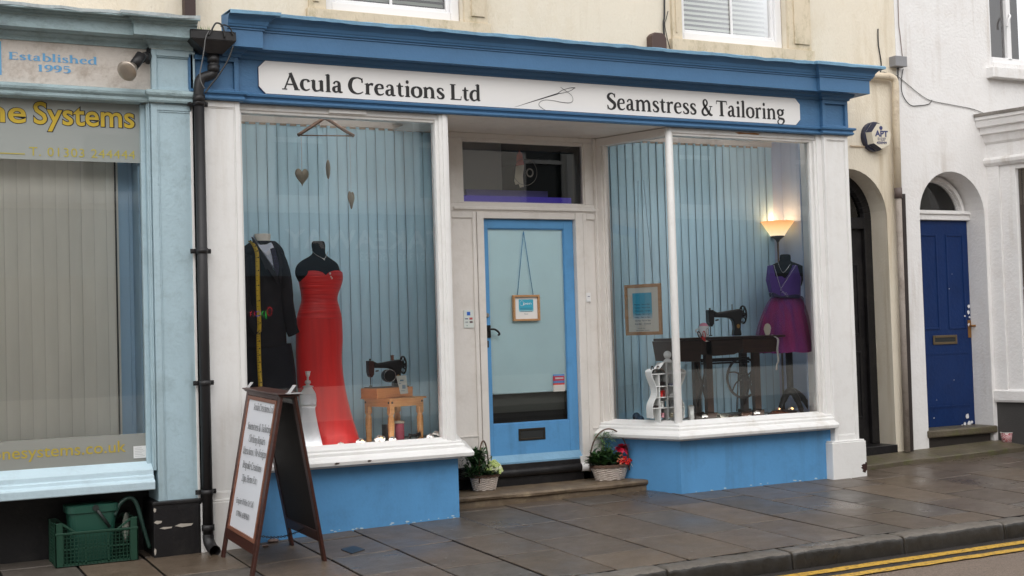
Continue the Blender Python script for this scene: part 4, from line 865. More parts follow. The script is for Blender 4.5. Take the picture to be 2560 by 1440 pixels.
# window
gz0 = PZ(0, 1178, .09); gzt = PZ(0, 238, .05); gxr = PX(356, 700, .09)
wf = MB(); wf.box(gxr, gxr+.03, .05, .12, gz0-.03, zm0-.005); wf.box(gxr+.03, px0+.004, .0, .12, gz0-.06, zm0-.003); wf.box(gxr+.05, px0-.015, -.016, .0, gz0-.06, zm0-.004)
wf.box(lw, gxr, .02, .12, gzt-.0, zm0)
wf.build('window_frame', PR, left, bevel=.006)
MB().add([(lw, .09, gz0-.02), (gxr+.01, .09, gz0-.02), (gxr+.01, .09, gzt+.01), (lw, .09, gzt+.01)], [(0, 1, 2, 3)]).build('shop_glass', glass('left_shop_glass', k=2.), left)
zs_ = gz0
SPL = [(-.1, zs_-.185), (.03, zs_-.185), (.088, zs_-.183), (.095, zs_-.178), (.097, zs_-.13), (.09, zs_-.12), (.066, zs_-.112), (.062, zs_-.09), (.045, zs_-.085), (.042, zs_-.05), (.03, zs_-.045), (-.045, zs_), (-.1, zs_)]
MB().sweep([(lw, .03), (PX(388, 1200, -.06), .03)], SPL).build('sill', paint('light_pale_blue_paint', (.52, .66, .73), .42, .06, .2, 40, dirt=(.3, .36, .4), dirt_amt=.3), left, bevel=.003)
MB().box(lw, px0+.02, .30, .6, -.15, zs_-.2).build('stall_riser', M['black'], left)
# frosted bands
fz = lambda x, y: PZ(x, y, .088)
def band(z0, z1, name, mat): return MB().add([(lw, .087, z0), (gxr+.005, .087, z0), (gxr+.005, .087, z1), (lw, .087, z1)], [(0, 1, 2, 3)]).build(name, mat, left)
zbt = fz(200, 403); zbb = fz(0, 1104)
band(zbt, gzt+.005, 'frosted_band', M['frost']); band(gz0-.01, zbb, 'frosted_band', M['frost2'])
YEL = plain('gold_vinyl_lettering', (.52, .36, .02), .5); YEL2 = plain('faded_gold_lettering', (.42, .36, .06), .6)
U, V = (1, 0, 0), (0, 0, 1)
zb1 = (PZ(110, 308, .084)+PZ(330, 320, .084))/2
tl1 = MB(); xs_ = PX(84, 300, .084)
cap = PZ(100, 256, .084)-PZ(100, 310, .084)
o_ = MB(); sans(o_, 'Systems', (xs_-.004, .0855, zb1), U, V, PX(337, 318, .084)-xs_+.01, cap, bold=.04); o_.build('lettering_outline', M['ink'], left)
sans(tl1, 'Systems', (xs_, .0845, zb1), U, V, PX(336, 318, .084)-xs_, cap, bold=.014); tl1.build('lettering', YEL, left)
x1_ = PX(67, 300, .084)
o_ = MB(); sans(o_, 'phone', (x1_-.645, .0855, zb1-.0), U, V, .645, cap, bold=.034); o_.build('lettering_outline', M['ink'], left)
t_ = MB(); sans(t_, 'phone', (x1_-.641, .0845, zb1), U, V, .637, cap, bold=.014); t_.build('lettering', YEL, left)
t_ = MB(); zt_ = PZ(200, 393, .084); sans(t_, 'T. 01303 244444', (PX(73, 385, .084), .0845, zt_), U, V, PX(338, 395, .084)-PX(73, 385, .084), PZ(110, 366, .084)-PZ(110, 388, .084), spacing=1.1)
t_.box(lw, PX(62, 382, .084), .0838, .0845, PZ(30, 385, .084), PZ(30, 382.5, .084)); t_.build('lettering', YEL2, left)
t_ = MB(); zt_ = PZ(150, 1140, .084); sans(t_, 'onesystems.co.uk', (PX(-22, 1145, .084), .0845, zt_), U, V, PX(315, 1125, .084)-PX(-22, 1145, .084), .078, bold=.004)
t_.build('lettering', plain('mustard_lettering', (.42, .32, .04), .6), left)
nt_ = MB(); a, z = P(334, 1146, .083); nt_.box(a, a+.085, .081, .0835, z, z+.082); nto = nt_.build('paper_notice', plain('white_notice_paper', (.7, .7, .69), .7), left)
nl = MB()
for i in range(6): nl.box(a+.008, a+.075-.01*(i % 3), .0805, .081, z+.012+i*.011, z+.0145+i*.011)
nl.build('small_print', plain('grey_small_print', (.35, .35, .35), .7), nto)
xbe = PX(287, 800, .35)
slats('vertical_blind', lw, xbe, .30, gz0-.1, gzt+.1, M['blind_l'], pitch=.0835, w=.0826, ang=.05, parent=left)
MB().box(lw, xbe, .40, .42, gz0-.1, gzt+.1).build('added_blind_backing', plain('grey_cream_backing', (.55, .54, .48), .8), left)  # added sheet that lightens the gaps between the slats
MB().box(xbe+.004, xbe+.012, .28, .31, gz0-.02, gzt).build('blind_edge_rail', plain('black_blind_edge', (.02, .02, .02), .5), left)
MB().box(lw, xbe-.2, .8, 1.0, gzt+.06, gzt+.09).build('added_blind_fill', plain('left_fill_glow', (.8, .8, .8), emit=(1, .98, .93), es=30.), left)  # added unseen glow above the blind to brighten it
MB().box(gxr-.01, gxr+.02, .12, 1.4, gz0-.1, gzt+.1).box(xbe+.02, gxr+.02, .36, .39, gz0-.1, gzt+.1).box(xbe+.11, gxr+.0, .345, .36, gz0-.1, gzt+.1).build('inner_side_wall', paint('pale_blue_inner_wall', (.42, .62, .80), .7, .05, .1), left)
MB().box(lw, 2.0, 1.4, 1.5, 0, 3.4).box(lw, 2.0, .13, 1.5, gzt+.1, gzt+.14).box(lw, 2.0, .13, 1.5, gz0-.14, gz0-.1).build('back_room', plain('dim_shop_interior', (.18, .18, .16), .8), left)
MB().box(lw, xw0, WY, WY+.35, 3.0, 6.4).build('wall', M['cream'], left)
# ================================================================ RIGHT NEIGHBOUR
rb = empty('terraced_house', (10.5, .45, 0), label='white rendered house at the right edge with an arched blue front door', cat='building')
rw = MB(); a1 = PX(2466, 640, WY); ar = .44; a0 = a1-2*ar; az = PZ(2384, 429, WY)-ar
print('blue arch', a0, a1, az, PX(2303, 560, WY))
xr0 = xw1+.002; xrE = 16.
xo, zo = P(2440, 290, WY)
wx0 = PX(2474, 90, WY); wzb = PZ(2500, 158, WY)
print('bow start', xo, zo, 'upper win', wx0, wzb)
xr2 = xo+.12
wall_with_arch(rw, xr0, xr2, -.05, 3.6, WY, WY+.35, a0, a1, az)
wall_holes(rw, xr0, xrE, 3.6, 6.4, WY, WY+.35, [(wx0, wx0+1.05, wzb, wzb+1.7)])
rw.box(xr2, xrE, WY, WY+.35, zo-.25, 3.6)
rw.build('wall', M['whitewall'], rb)
MB().add([(xr0, WY-.3, 6.4), (xrE, WY-.3, 6.4), (xrE, 6, 8.2), (xr0, 6, 8.2), (xr0, 6, 6.3), (xrE, 6, 6.3), (xr0, WY-.3, 6.3), (xrE, WY-.3, 6.3)], [(0, 1, 2, 3), (0, 6, 7, 1), (3, 4, 5, 2), (1, 7, 5, 2), (0, 3, 4, 6), (4, 6, 7, 5)]).build('roof', plain('slate_roof', (.06, .06, .065), .6), rb)
uwn = MB().frame(wx0+.004, wx0+1.046, wzb+.004, wzb+1.7, .07, WY+.05, WY+.12)
uwn.box(wx0+.31, wx0+.37, WY+.05, WY+.12, wzb+.05, wzb+1.65)
uo = uwn.build('upper_window', M['upvc'], rb, bevel=.008)
MB().add([(wx0+.05, WY+.09, wzb+.05), (wx0+1, WY+.09, wzb+.05), (wx0+1, WY+.09, wzb+1.65), (wx0+.05, WY+.09, wzb+1.65)], [(0, 1, 2, 3)]).build('pane', glass('upper_glass', k=3.), uo)
MB().box(wx0-.1, wx0+1.1, WY+.6, WY+.62, wzb-.1, wzb+1.7).build('dark_room', plain('grey_dim_room', (.14, .13, .13), .8), uo)
kx, kz = P(2516, 55, WY+.06)
MB().tube(catmull([(kx+.03, WY+.05, kz+.08), (kx+.01, WY+.02, kz+.05), (kx-.02, WY+.02, kz), (kx-.03, WY+.03, kz-.06)], 4), .012, 8).build('window_handle', M['upvc'], uo)
MB().box(wx0-.07, wx0+1.12, WY-.09, WY+.1, wzb-.17, wzb-.06).box(wx0+.02, wx0+1.03, WY-.02, WY+.1, wzb-.058, wzb+.003).build('window_sill', M['whitewall'], rb, bevel=.008)
# blue door in the arch
DY = WY+.24
bdz1 = PZ(2365, 552, DY); bdz0 = PZ(2400, 1063, DY); dxa, dxb = a1-.055-.80, a1-.055
dxb = PX(2427, 800, DY); dxa = dxb-.80
print('blue door', dxa, dxb, bdz0, bdz1)
d2 = MB().box(dxa, dxb, DY, DY+.045, bdz0, bdz1); ddo = d2.build('front_door', M['navy'], rb, bevel=.003)
def pan(px0_, px1_, py0, py1):
    xa, xb_ = PX(px0_, 700, DY), PX(px1_, 700, DY); za_, zb_ = PZ(2370, py1, DY), PZ(2370, py0, DY)
    MB().frame(xa, xb_, za_, zb_, .02, DY-.008, DY-.0004).build('door_moulding', M['navy'], ddo, bevel=.004)
pan(2367, 2411, 586, 823); MB().frame(dxa+.1, PX(2345, 700, DY), PZ(2370, 823, DY), PZ(2370, 586, DY), .02, DY-.008, DY-.0004).build('door_moulding', M['navy'], ddo, bevel=.004)
boxes('door_rail_line', M['navy'], ddo, (dxa+.1, PX(2412, 700, DY), DY-.005, DY-.0004, PZ(2370, 885, DY), PZ(2370, 880, DY)), (dxa+.1, PX(2412, 700, DY), DY-.005, DY-.0004, PZ(2370, 1018, DY), PZ(2370, 1014, DY)))
xa, z_ = P(2332, 862, DY); xb_, _ = P(2392, 862, DY); z2 = PZ(2360, 838, DY)
lb2 = MB().frame(xa, xb_, z_, z2, .024, DY-.012, DY-.0004).build('letterbox', plain('aged_brass', (.20, .15, .09), .4, .8), ddo, bevel=.004); MB().box(xa+.024, xb_-.024, DY-.006, DY-.0006, z_+.024, z2-.024).build('flap', M['dark'], lb2)
xa, z_ = P(2423, 822, DY)
MB().box(xa-.022, xa+.022, DY-.008, DY-.0004, z_-.09, z_+.09).tube([(xa, DY-.008, z_+.03), (xa, DY-.05, z_+.03), (xa+.02, DY-.055, z_+.03), (xa+.09, DY-.05, z_+.03)], .011, 8).build('door_handle', plain('rusty_brass', (.30, .15, .05), .5, .6), ddo, bevel=.003)
pk = MB(); Q = random.Random(3)
def flake(mb, x, z, r, y):
    n = 7; MB().prism([(x+r*Q.uniform(.5, 1.1)*math.cos(2*PI*i/n), z+r*Q.uniform(.5, 1.1)*math.sin(2*PI*i/n)) for i in range(n)], y-.0012, y).build('paint_flake', FKW, ddo)
FKW = plain('white_flaked_undercoat', (.68, .68, .70), .7)
for (a, b, r) in ((2418, 1040, .035), (2423, 1058, .028), (2412, 1060, .02), (2430, 1055, .018), (2405, 1063, .012), (2422, 765, .022), (2421, 780, .025), (2424, 793, .014), (2412, 790, .012), (2422, 812, .02), (2385, 950, .005), (2342, 1000, .004), (2335, 1045, .008), (2373, 722, .005), (2380, 685, .003)):
    x, z = P(a, b, DY-.009); flake(pk, x, z, r, DY-.009)
df = MB(); xc2 = (a0+a1)/2
df.box(dxb, dxb+.06, DY-.03, DY+.1, bdz0-.0, bdz1+.04); df.box(a0-.02, dxa, DY-.03, DY+.1, bdz0, bdz1+.04)
ztr = PZ(2360, 527, DY)
df.box(a0-.01, a1+.01, DY-.04, DY+.08, bdz1+.004, ztr)
df.box(a0-.01, a1+.01, DY-.06, DY+.08, ztr-.04, ztr-.02)
df.box(dxb+.06, a1+.02, DY+.0, DY+.1, bdz0, bdz1+.0)
zsp = az
for i in range(20):
    A = lambda k, r, y: (xc2+r*math.cos(PI-PI*k/20), y, zsp+r*math.sin(PI-PI*k/20))
    df.hexa([A(i, ar+.01, DY+.02), A(i+1, ar+.01, DY+.02), A(i+1, ar-.075, DY+.02), A(i, ar-.075, DY+.02)], [A(i, ar+.01, DY+.08), A(i+1, ar+.01, DY+.08), A(i+1, ar-.075, DY+.08), A(i, ar-.075, DY+.08)])
    df.hexa([A(i, ar-.03, DY-.02), A(i+1, ar-.03, DY-.02), A(i+1, ar-.07, DY-.02), A(i, ar-.07, DY-.02)], [A(i, ar-.03, DY+.02), A(i+1, ar-.03, DY+.02), A(i+1, ar-.07, DY+.02), A(i, ar-.07, DY+.02)])
df.build('door_frame', M['whitewall'], rb, bevel=.004)
MB().prism([(xc2+(ar-.07)*math.cos(PI-PI*i/20), max(ztr-.01, zsp+(ar-.07)*math.sin(PI-PI*i/20))) for i in range(21)], DY+.05, DY+.054).build('fanlight', glass('fanlight_glass', k=1.6), rb)
MB().box(a0-.1, a1+.1, DY+.3, DY+.32, bdz1, az+.6).build('dark_hall', M['dark'], rb)
MB().box(a0-.02, a1+.03, WY-.03, DY+.03, bdz0-.075, bdz0-.002).build('door_step', M['mossy'], rb, bevel=.015)
MB().box(a0+.0, a1-.03, WY+.02, DY, -.05, bdz0-.075).build('step_riser', plain('dark_wet_stone', (.03, .025, .022), .5), rb)
# bow shop window with curved cornice
bx1, by1 = PZI(2560, 271, zo)
print('bow end', bx1, by1)
def bow(t): # t metres along plan from start
    sl = (by1-WY)/(bx1-xo); return (xo+t, WY+sl*t*(1-.16*t))
bp_ = [bow(i*.12) for i in range(12)]
zo_ = zo
CB = [(0, zo-.30), (.03, zo-.27), (.05, zo-.2), (.08, zo-.19), (.085, zo-.13), (.12, zo-.12), (.135, zo-.06), (.15, zo-.05), (.155, zo-.02), (0, zo+.0)]
CB = [(d-.12, z) for d, z in CB]
MB().sweep(bp_, CB, smooth=False).build('bow_cornice', M['whitewall'], rb)
MB().sweep(bp_, [(.0, zo-.018), (.045, zo-.018), (.05, zo+.012), (-.2, zo+.03), (-.2, zo)]).build('lead_flashing', paint('grey_lead', (.22, .20, .18), .7, .3, .6, 40, dirt=(.5, .48, .45), dirt_amt=.5), rb)
wx_, wz_ = P(2487, 400, WY-.04); 
bs = [(x+.10, y+.07) for x, y in bp_]
MB().sweep(bs, [(-.05, zo-.9), (.0, zo-.9), (.0, zo-.28), (-.05, zo-.28)]).build('bow_fascia', M['whitewall'], rb) if False else None
zh = PZ(2487, 405, WY-.03); zsl = PZ(2500, 975, WY-.05)
fbw = MB(); fbw.sweep(bs, [(-.06, zh), (.0, zh), (.0, zo-.28), (-.06, zo-.28)]); fbw.build('bow_fascia', M['whitewall'], rb)
MB().sweep(bs, [(-.05, zh-.05), (.02, zh-.05), (.045, zh-.02), (.05, zh+.01), (.03, zh+.035), (-.05, zh+.04)]).build('bow_moulding', M['whitewall'], rb)
MB().sweep(bs, [(-.08, zsl-.12), (.03, zsl-.12), (.04, zsl-.1), (.04, zsl-.01), (.0, zsl+.01), (-.08, zsl+.02)]).build('bow_sill', M['whitewall'], rb)
bw = MB(); 
def bowp(t, d=0):
    i = max(0, min(len(bs)-2, int(t/.12))); f = t/.12-i; a, b = Vector(bs[i]), Vector(bs[i+1]); p = a+(b-a)*f; n = (b-a).normalized(); n = Vector((n.y, -n.x)); q = p+n*d; return q.x, q.y
for t0, t1, d0, d1 in ((-.02, .05, -.08, .012), (.05, .09, -.07, -.005)):
    (a, b), (c, d), (e, f), (g, h) = bowp(t0, d1), bowp(t1, d1), bowp(t1, d0), bowp(t0, d0)
    bw.hexa([(a, b, zsl), (c, d, zsl), (e, f, zsl), (g, h, zsl)], [(a, b, zh), (c, d, zh), (e, f, zh), (g, h, zh)])
bw.sweep(bs, [(-.07, zh-.10), (-.01, zh-.10), (-.01, zh-.049), (-.07, zh-.049)])
bw.build('bow_window_frame', M['whitewall'], rb, bevel=.004)
MB().sweep(bs, [(-.045, zsl), (-.045, zh)], closed_prof=False, capped=False).build('bow_glass', M['glass'], rb)
MB().sweep(bs, [(-.06, -.1), (.0, -.1), (.0, zsl-.12), (-.06, zsl-.12)]).build('bow_riser', paint('dark_grey_render', (.055, .052, .05), .7, .15, .3), rb)
MB().box(xr2+.05, xrE, WY+.5, WY+.55, .3, 3.2).build('dark_shop', plain('dim_brown_room', (.075, .06, .05), .8), rb)
MB().tube(catmull([(xo+.55, WY+.1, 1.55), (xo+.68, WY+.05, 1.75), (xo+.85, WY, 2.1), (xo+.95, WY, 2.4)], 5), .006, 6).build('hanging_cable', plain('pale_cable', (.5, .5, .5), .5), rb)
# front step slab (stone ledge)
ls = MB(); n = 40
X0, X1 = 8.12, 15.
rows = []
for i in range(n+1):
    x = X0+(X1-X0)*i/n; g = gz(x, .2); yf = .17 if x < 8.95 else (.17+.0 if x < 9.05 else .13); zt2 = .062 if x < 8.95 else .075
    zt2 = max(zt2, g+.045); yf += R.uniform(-.004, .004)
    rows.append([(x, yf+.006, g-.05), (x, yf, zt2-.008), (x, yf+.012, zt2), (x, WY+.0, zt2+.045), (x, WY+.3, zt2+.05)])
for r in rows: ls.v += r
for i in range(n):
    for j in range(4): ls.f.append((i*5+j, (i+1)*5+j, (i+1)*5+j+1, i*5+j+1)); ls.sm.append(False)
ls.f.append((0, 1, 2, 3, 4)); ls.sm.append(False)
tag(ls.build('stone_ledge', M['mossy']), kind='structure')
# ================================================================ OPPOSITE BUILDING (seen in the glass)
ob = empty('terraced_building', (4, -12.6, 0), label='cream takeaway building across the street, seen only as a reflection in the shop windows', cat='building')
OY = -12.6; VY = 12.75
def V2(x, y): return P(x, y, VY)
OC = paint('opposite_cream_render', (.90, .86, .77), .8, .05, .3)
zcn = V2(860, 520)[1]
wins = []
def wpx(x0, y0, x1, y1): (a, za_), (b, zb_) = V2(x0, y0), V2(x1, y1); wins.append((min(a, b), max(a, b), min(za_, zb_), max(za_, zb_)))
wpx(681, 285, 790, 495); wpx(1040, 290, 1150, 500); wpx(1690, 330, 1768, 508)
wz0, wz1 = wins[0][2], wins[0][2]+1.9
print('opp', zcn, wins, V2(1100, 600), V2(710, 600))
ow = MB(); hl = []
xsn = [w[0] for w in wins]; wd_ = 1.0
for xx in [wins[0][0]-2*3.2+.0, wins[0][0]-3.2, wins[0][0], wins[1][0], wins[1][0]+3.0, wins[2][0], wins[2][0]+3., -7.5]:
    if all(abs(xx-h[0]) > 1.4 for h in hl): hl.append((xx, xx+wd_, wz0, wz1))
wall_holes(ow, -16, 26, zcn+.1, 7.0, OY-.3, OY, hl)
ow.box(-16, 26, OY-.3, OY, -.2, .55)
ow.build('wall', OC, ob)
MB().box(-16, 26, OY-.25, OY+.02, 2.5, zcn-.05).build('fascia', plain('grey_blue_fascia', (.10, .17, .22), .6), ob)
MB().box(-16, 26, OY-.25, OY-.1, .55, 2.5).build('shop_window', plain('dark_shop_windows', (.05, .055, .06), .15), ob)
MB().box(-16, 26, OY-.2, OY+.28, zcn-.02, zcn+.1).box(-16, 26, OY-.2, OY+.18, zcn-.1, zcn-.022).build('cornice', plain('white_opposite_trim', (.7, .7, .68), .6), ob)
for h in hl:
    f = MB().frame(h[0]-.1, h[1]+.1, h[2]-.1, h[3]+.1, .12, OY-.05, OY+.05); f.frame(h[0], h[1], h[2], h[3], .06, OY-.16, OY-.1); zc_ = h[2]+1.03; f.box(h[0]+.06, h[1]-.06, OY-.16, OY-.1, zc_-.04, zc_+.04)
    fo = f.build('window', plain('white_trim', (.72, .72, .7), .5), ob); MB().box(h[0], h[1], OY-.25, OY-.2, h[2], h[3]).build('pane', plain('dark_window_pane', (.04, .05, .05), .1), fo)
tz = V2(900, 622)[1]; xa, xb_ = V2(1275, 610)[0], V2(710, 600)[0]
lt_ = MB(); WH = plain('white_signage', (.80, .80, .80), .5)
sans(lt_, 'THAI TAKEAWAY', (xa, OY+.03, tz), (-1, 0, 0), (0, 0, 1), xa-xb_, .33, bold=.02)
z2_ = V2(1000, 653)[1]; xa2, xb2 = V2(1130, 655)[0], V2(897, 650)[0]
sans(lt_, 'FOOD - 01303 250453', (xa2+.3, OY+.03, z2_), (-1, 0, 0), (0, 0, 1), xa2+.3-xb2, .15, bold=.01)
lt_.build('lettering', WH, ob)
le_ = MB(); cols_ = [('O', (1, .03, .05)), ('p', (.05, 1, .1)), ('e', (.1, .12, 1)), ('n', (1, .03, .05))]
xo1, zo1 = V2(683, 790); xo0, _ = V2(625, 790)
step = (xo1-xo0)/4
for i, (ch_, c_) in enumerate(cols_):
    q = MB(); sans(q, ch_, (xo1-i*step, OY-.05, zo1), (-1, 0, 0), (0, 0, 1), step*.8, .15 if i else .17, bold=-.03)
    q.build('led_open_letter', plain('led_'+ch_, (0, 0, 0), emit=c_, es=3.5), ob)
MB().box(-16, 26, -20, OY-.3, 6.8, 7.0).box(-16, 26, -13.0, -12.95, -.2, 6.9).build('roof', plain('dark_roof', (.05, .05, .05), .8), ob)
# ================================================================ PIPES, BOXES, CABLES
pp = empty('downpipe', (2.08, -.13, 0), label='black plastic downpipe with box hopper between the two shopfronts', cat='drainpipe')
PYY = -.10
hp = MB()
hz1, hz0 = PZ(530, 88, PYY), PZ(530, 108, PYY); hzb = PZ(535, 138, PYY); hx0, hx1 = PX(476, 100, PYY-.1), PX(590, 110, PYY-.1)
hm = PX(533, 140, PYY)
hy0, hy1 = PYY-.11, PYY+.1
hp.box(hx0, hx1, hy0, hy1, hz0, hz1)
hp.hexa([(hm-.055, PYY-.055, hzb), (hm+.055, PYY-.055, hzb), (hm+.055, PYY+.055, hzb), (hm-.055, PYY+.055, hzb)], [(hx0, hy0, hz0), (hx1, hy0, hz0), (hx1, hy1, hz0), (hx0, hy1, hz0)])
hp.frame(hx0, hx1, hz1-.0, hz1+.008, .01, hy0, hy1)
hp.build('hopper', M['blackpl'], pp, bevel=.004)
def cyl(mb, x, y, z0, z1, r, n=16): return mb.tube([(x, y, z0), (x, y, z1)], r, n)
bx_, bz_ = P(532, 172, PYY); cx2, cz2 = P(501, 222, PYY); 
px_t = PX(503, 300, PYY); px_b = PX(516, 1340, PYY); pxm = (px_t+px_b)/2
print('pipe x', px_t, px_b, hm, bx_)
pm = MB()
zsw = PZ(505, 240, PYY)
pm.tube(catmull([(hm, PYY, hzb+.02), (hm, PYY, bz_+.02), (hm-.012, PYY, bz_-.04), (pxm+.02, PYY, zsw+.12), (pxm, PYY, zsw+.05), (pxm, PYY, zsw-.05)], 5), .036, 16)
pm.tube([(pxm, PYY, zsw), (pxm, PYY, .02)], .036, 16)
for zz in (hzb-.03, bz_+.0, zsw-.02): pm.tube([(pxm if zz < bz_-.05 else hm, PYY, zz-.025), (pxm if zz < bz_-.05 else hm, PYY, zz+.025)], .042, 16)
zz0 = gz(2.1, -.2)
pm.tube(catmull([(pxm, PYY, .06), (pxm, PYY-.01, zz0+.09), (pxm+.01, PYY-.05, zz0+.05), (pxm+.015, PYY-.12, zz0+.035)], 4), .038, 16, caps=False)
pm.tube([(pxm, PYY, zz0+.16), (pxm, PYY, zz0+.2)], .044, 16)
pm.build('pipe', M['blackpl'], pp)
cl_ = MB()
for yy in (258, 627, 958, 1232):
    z = PZ(503, yy, PYY); cl_ = MB(); cl_.tube([(pxm, PYY, z-.018), (pxm, PYY, z+.018)], .041, 16); cl_.box(pxm-.07, pxm+.07, PYY+.035, PYY+.05, z-.016, z+.016); cl_.tube([(pxm-.058, PYY+.04, z), (pxm-.058, PYY+.01, z)], .008, 8); cl_.tube([(pxm+.058, PYY+.04, z), (pxm+.058, PYY+.01, z)], .008, 8); cl_.build('pipe_clip', M['blackpl'], pp)
def cable(pts, Y, r, name, label, mat, cat='cable', wob=0):
    q = [(*((lambda a: (a[0], Y, a[1]))(P(x, y, Y))),) for x, y in pts]
    o = MB().tube(catmull(q, 5), r, 6); ob_ = setloc(o, name, mat); return tag(ob_, label, cat)
CBK = plain('black_cable', (.02, .02, .02), .5)
cable([(562, 95), (556, 65), (540, 58), (528, 78), (522, 88)], PYY-.12, .006, 'cable', 'black cable looping up out of the black hopper', CBK)
cable([(582, 88), (575, 70), (560, 62), (552, 66)], PYY-.12, .005, 'cable', 'short black cable arching over the right side of the hopper', CBK)
cable([(583, 115), (570, 150), (545, 190), (525, 215), (513, 233)], PYY-.10, .006, 'cable', 'black cable running diagonally down from the hopper beside the pipe bend', CBK)
cable([(522, 78), (514, 95), (510, 125), (506, 150), (500, 185), (503, 205), (512, 222)], PYY-.12, .004, 'cable', 'thin grey cable hanging in front of the hopper on its left', plain('grey_cable', (.12, .12, .12), .5))
mo = MB(); Q = random.Random(5); gx, gz_ = P(513, 78, PYY)
for i in range(60):
    x = gx+Q.uniform(-.05, .05); y = PYY+Q.uniform(-.05, .05); h_ = Q.uniform(.02, .07); mo.add([(x-.003, y, gz_-.03), (x+.003, y, gz_-.03), (x+Q.uniform(-.02, .02), y+Q.uniform(-.02, .02), gz_-.03+h_)], [(0, 1, 2)])
tag(setloc(mo, 'moss_tuft', plain('moss_green', (.12, .22, .03), .8)), 'small green tuft growing in the gap behind the hopper', 'weed')
# brown stack pipe above left cornice
x_, z_ = P(474, 20, .36); tag(setloc(MB().box(x_-.04, x_+.04, .34, .42, z_-.25, 6.3), 'waste_pipe', plain('dark_brown_pipe', (.035, .015, .012), .5)), 'dark brown square pipe on the wall above the left cornice', 'drainpipe')
# spotlight
sl_ = empty('spotlight', (1.9, -.1, 3.2), label='old black spotlight with silver reflector on the left shop fascia', cat='lamp')
sy_ = -.14; a = P(372, 140, -.01); b = P(350, 145, sy_); c = P(332, 168, sy_-.02); d = P(318, 178, sy_-.03)
MB().tube([(a[0], -.0, a[1]), (b[0]+.02, sy_+.04, b[1]+.01)], .035, 12).tube([(b[0]+.01, sy_, b[1]+.02), (c[0], sy_-.02, c[1])], [.036, .034], 14).tube([(a[0]-.02, -.06, a[1]-.06), (a[0], -.02, a[1]+.05)], .016, 8).build('lamp_holder', M['blackpl'], sl_)
bm_ = MB(); ax_ = (Vector((d[0], sy_-.06, d[1]))-Vector((c[0], sy_-.02, c[1]))); A_ = Vector((c[0], sy_-.02, c[1]))
bm_.tube([A_, A_+ax_*.5, A_+ax_*1.1, A_+ax_*1.25, A_+ax_*1.32, A_+ax_*1.42, A_+ax_*1.46], [.034, .048, .068, .07, .066, .045, .015], 20)
bm_.build('reflector_bulb', plain('dusty_silver_glass', (.42, .36, .30), .28, .6), sl_)
# brown box above cornice
x0_, z0_ = P(1618, 124, .44); x1_, z1_ = P(1654, 88, .44); bxm = MB(); n = 6
pl_ = [(x0_, z0_-.1), (x1_, z0_-.1), (x1_, z1_-.05), (x1_-.02, z1_-.012), (x1_-.05, z1_), (x0_+.03, z1_), (x0_, z1_-.03)]
tag(setloc(bxm.prism(pl_, .36, .449), 'junction_box', plain('brown_plastic_box', (.075, .042, .035), .5), bevel=.008), 'rounded brown plastic box on the cream wall just above the blue cornice', 'box')
cable([(1661, -10), (1661, 40), (1659, 62), (1663, 122)], .43, .009, 'cable', 'thick dark cable down the cream wall left of the right upper window', CBK)
cable([(1670, 28), (1666, 45), (1662, 62), (1668, 95), (1676, 125)], .43, .004, 'cable', 'thin dark cable forking off beside the thick cable above the cornice', CBK)
cable([(2195, 72), (2196, 110), (2203, 158), (2201, 182)], .44, .006, 'cable', 'short black cable on the cream wall above the right end of the cornice', CBK)
cable([(2190, 190), (2205, 180), (2222, 184), (2240, 188), (2262, 205), (2300, 236), (2330, 252), (2390, 264), (2430, 272), (2462, 284)], .44, .004, 'cable', 'thin grey cable sagging across the white wall towards the right cornice', plain('thin_grey_cable', (.22, .21, .20), .5))
cable([(2258, 172), (2254, 200), (2256, 235), (2275, 262), (2298, 264), (2322, 260), (2330, 250)], .44, .004, 'cable', 'looping dark cable hanging below the grey meter box on the white wall', CBK)
cable([(2245, -5), (2247, 60), (2250, 85), (2256, 142)], .44, .004, 'cable', 'thin cable running down the white wall into the grey box', plain('dull_brown_cable', (.2, .14, .12), .5))
cable([(2245, 168), (2245, 300), (2248, 420), (2250, 470), (2252, 485)], .43, .007, 'cable', 'black cable running down beside the cream pipe on the party line', CBK)
tr = MB(); a, z = P(2258, 485, .43); b, z2 = P(2282, 1128, .43); tr.hexa([(a-.03, .41, z), (a+.01, .41, z), (a+.01, .449, z), (a-.03, .449, z)], [(b-.05, .41, z2), (b-.005, .41, z2), (b-.005, .449, z2), (b-.05, .449, z2)])
tag(setloc(tr, 'cable_trunking', plain('dark_brown_trunking', (.028, .02, .018), .5), bevel=.003), 'long dark brown cable trunking strip between cream and white walls', 'trunking')
x0_, z0_ = P(2236, 165, .38); x1_, z1_ = P(2262, 142, .38)
tag(setloc(MB().box(x0_, x1_+.01, .36, .449, z0_, z1_), 'meter_box', paint('weathered_grey_metal', (.26, .26, .27), .5, .2), bevel=.004), 'small weathered grey metal box on the wall above the cream pipe', 'box')
cp = empty('cream_pipe', (8.9, .38, 0), label='cream painted waste pipe turning down the wall right of the shopfront', cat='drainpipe')
q = [(*((lambda a: (a[0], .39, a[1]))(P(x, y, .39))),) for x, y in ((2170, 188), (2205, 190), (2225, 192), (2236, 200), (2239, 225), (2240, 300))]
q2 = [(*((lambda a: (a[0], .39, a[1]))(P(x, y, .39))),) for x, y in ((2240, 300), (2245, 470))]
q3 = [(*((lambda a: (a[0], .39, a[1]))(P(x, y, .39))),) for x, y in ((2245, 470), (2268, 1128))]
MB().tube(catmull(q, 5)+q2[1:], .034, 14).build('upper_pipe', paint('cream_pipe_paint', (.68, .58, .44), .6, .1, .5, 50, dirt=(.2, .12, .07), dirt_amt=.6), cp)
MB().tube(q3, .03, 14).build('lower_pipe', paint('stained_grey_pipe', (.36, .31, .27), .6, .25, .4, 40, dirt=(.12, .09, .07), dirt_amt=.7), cp)
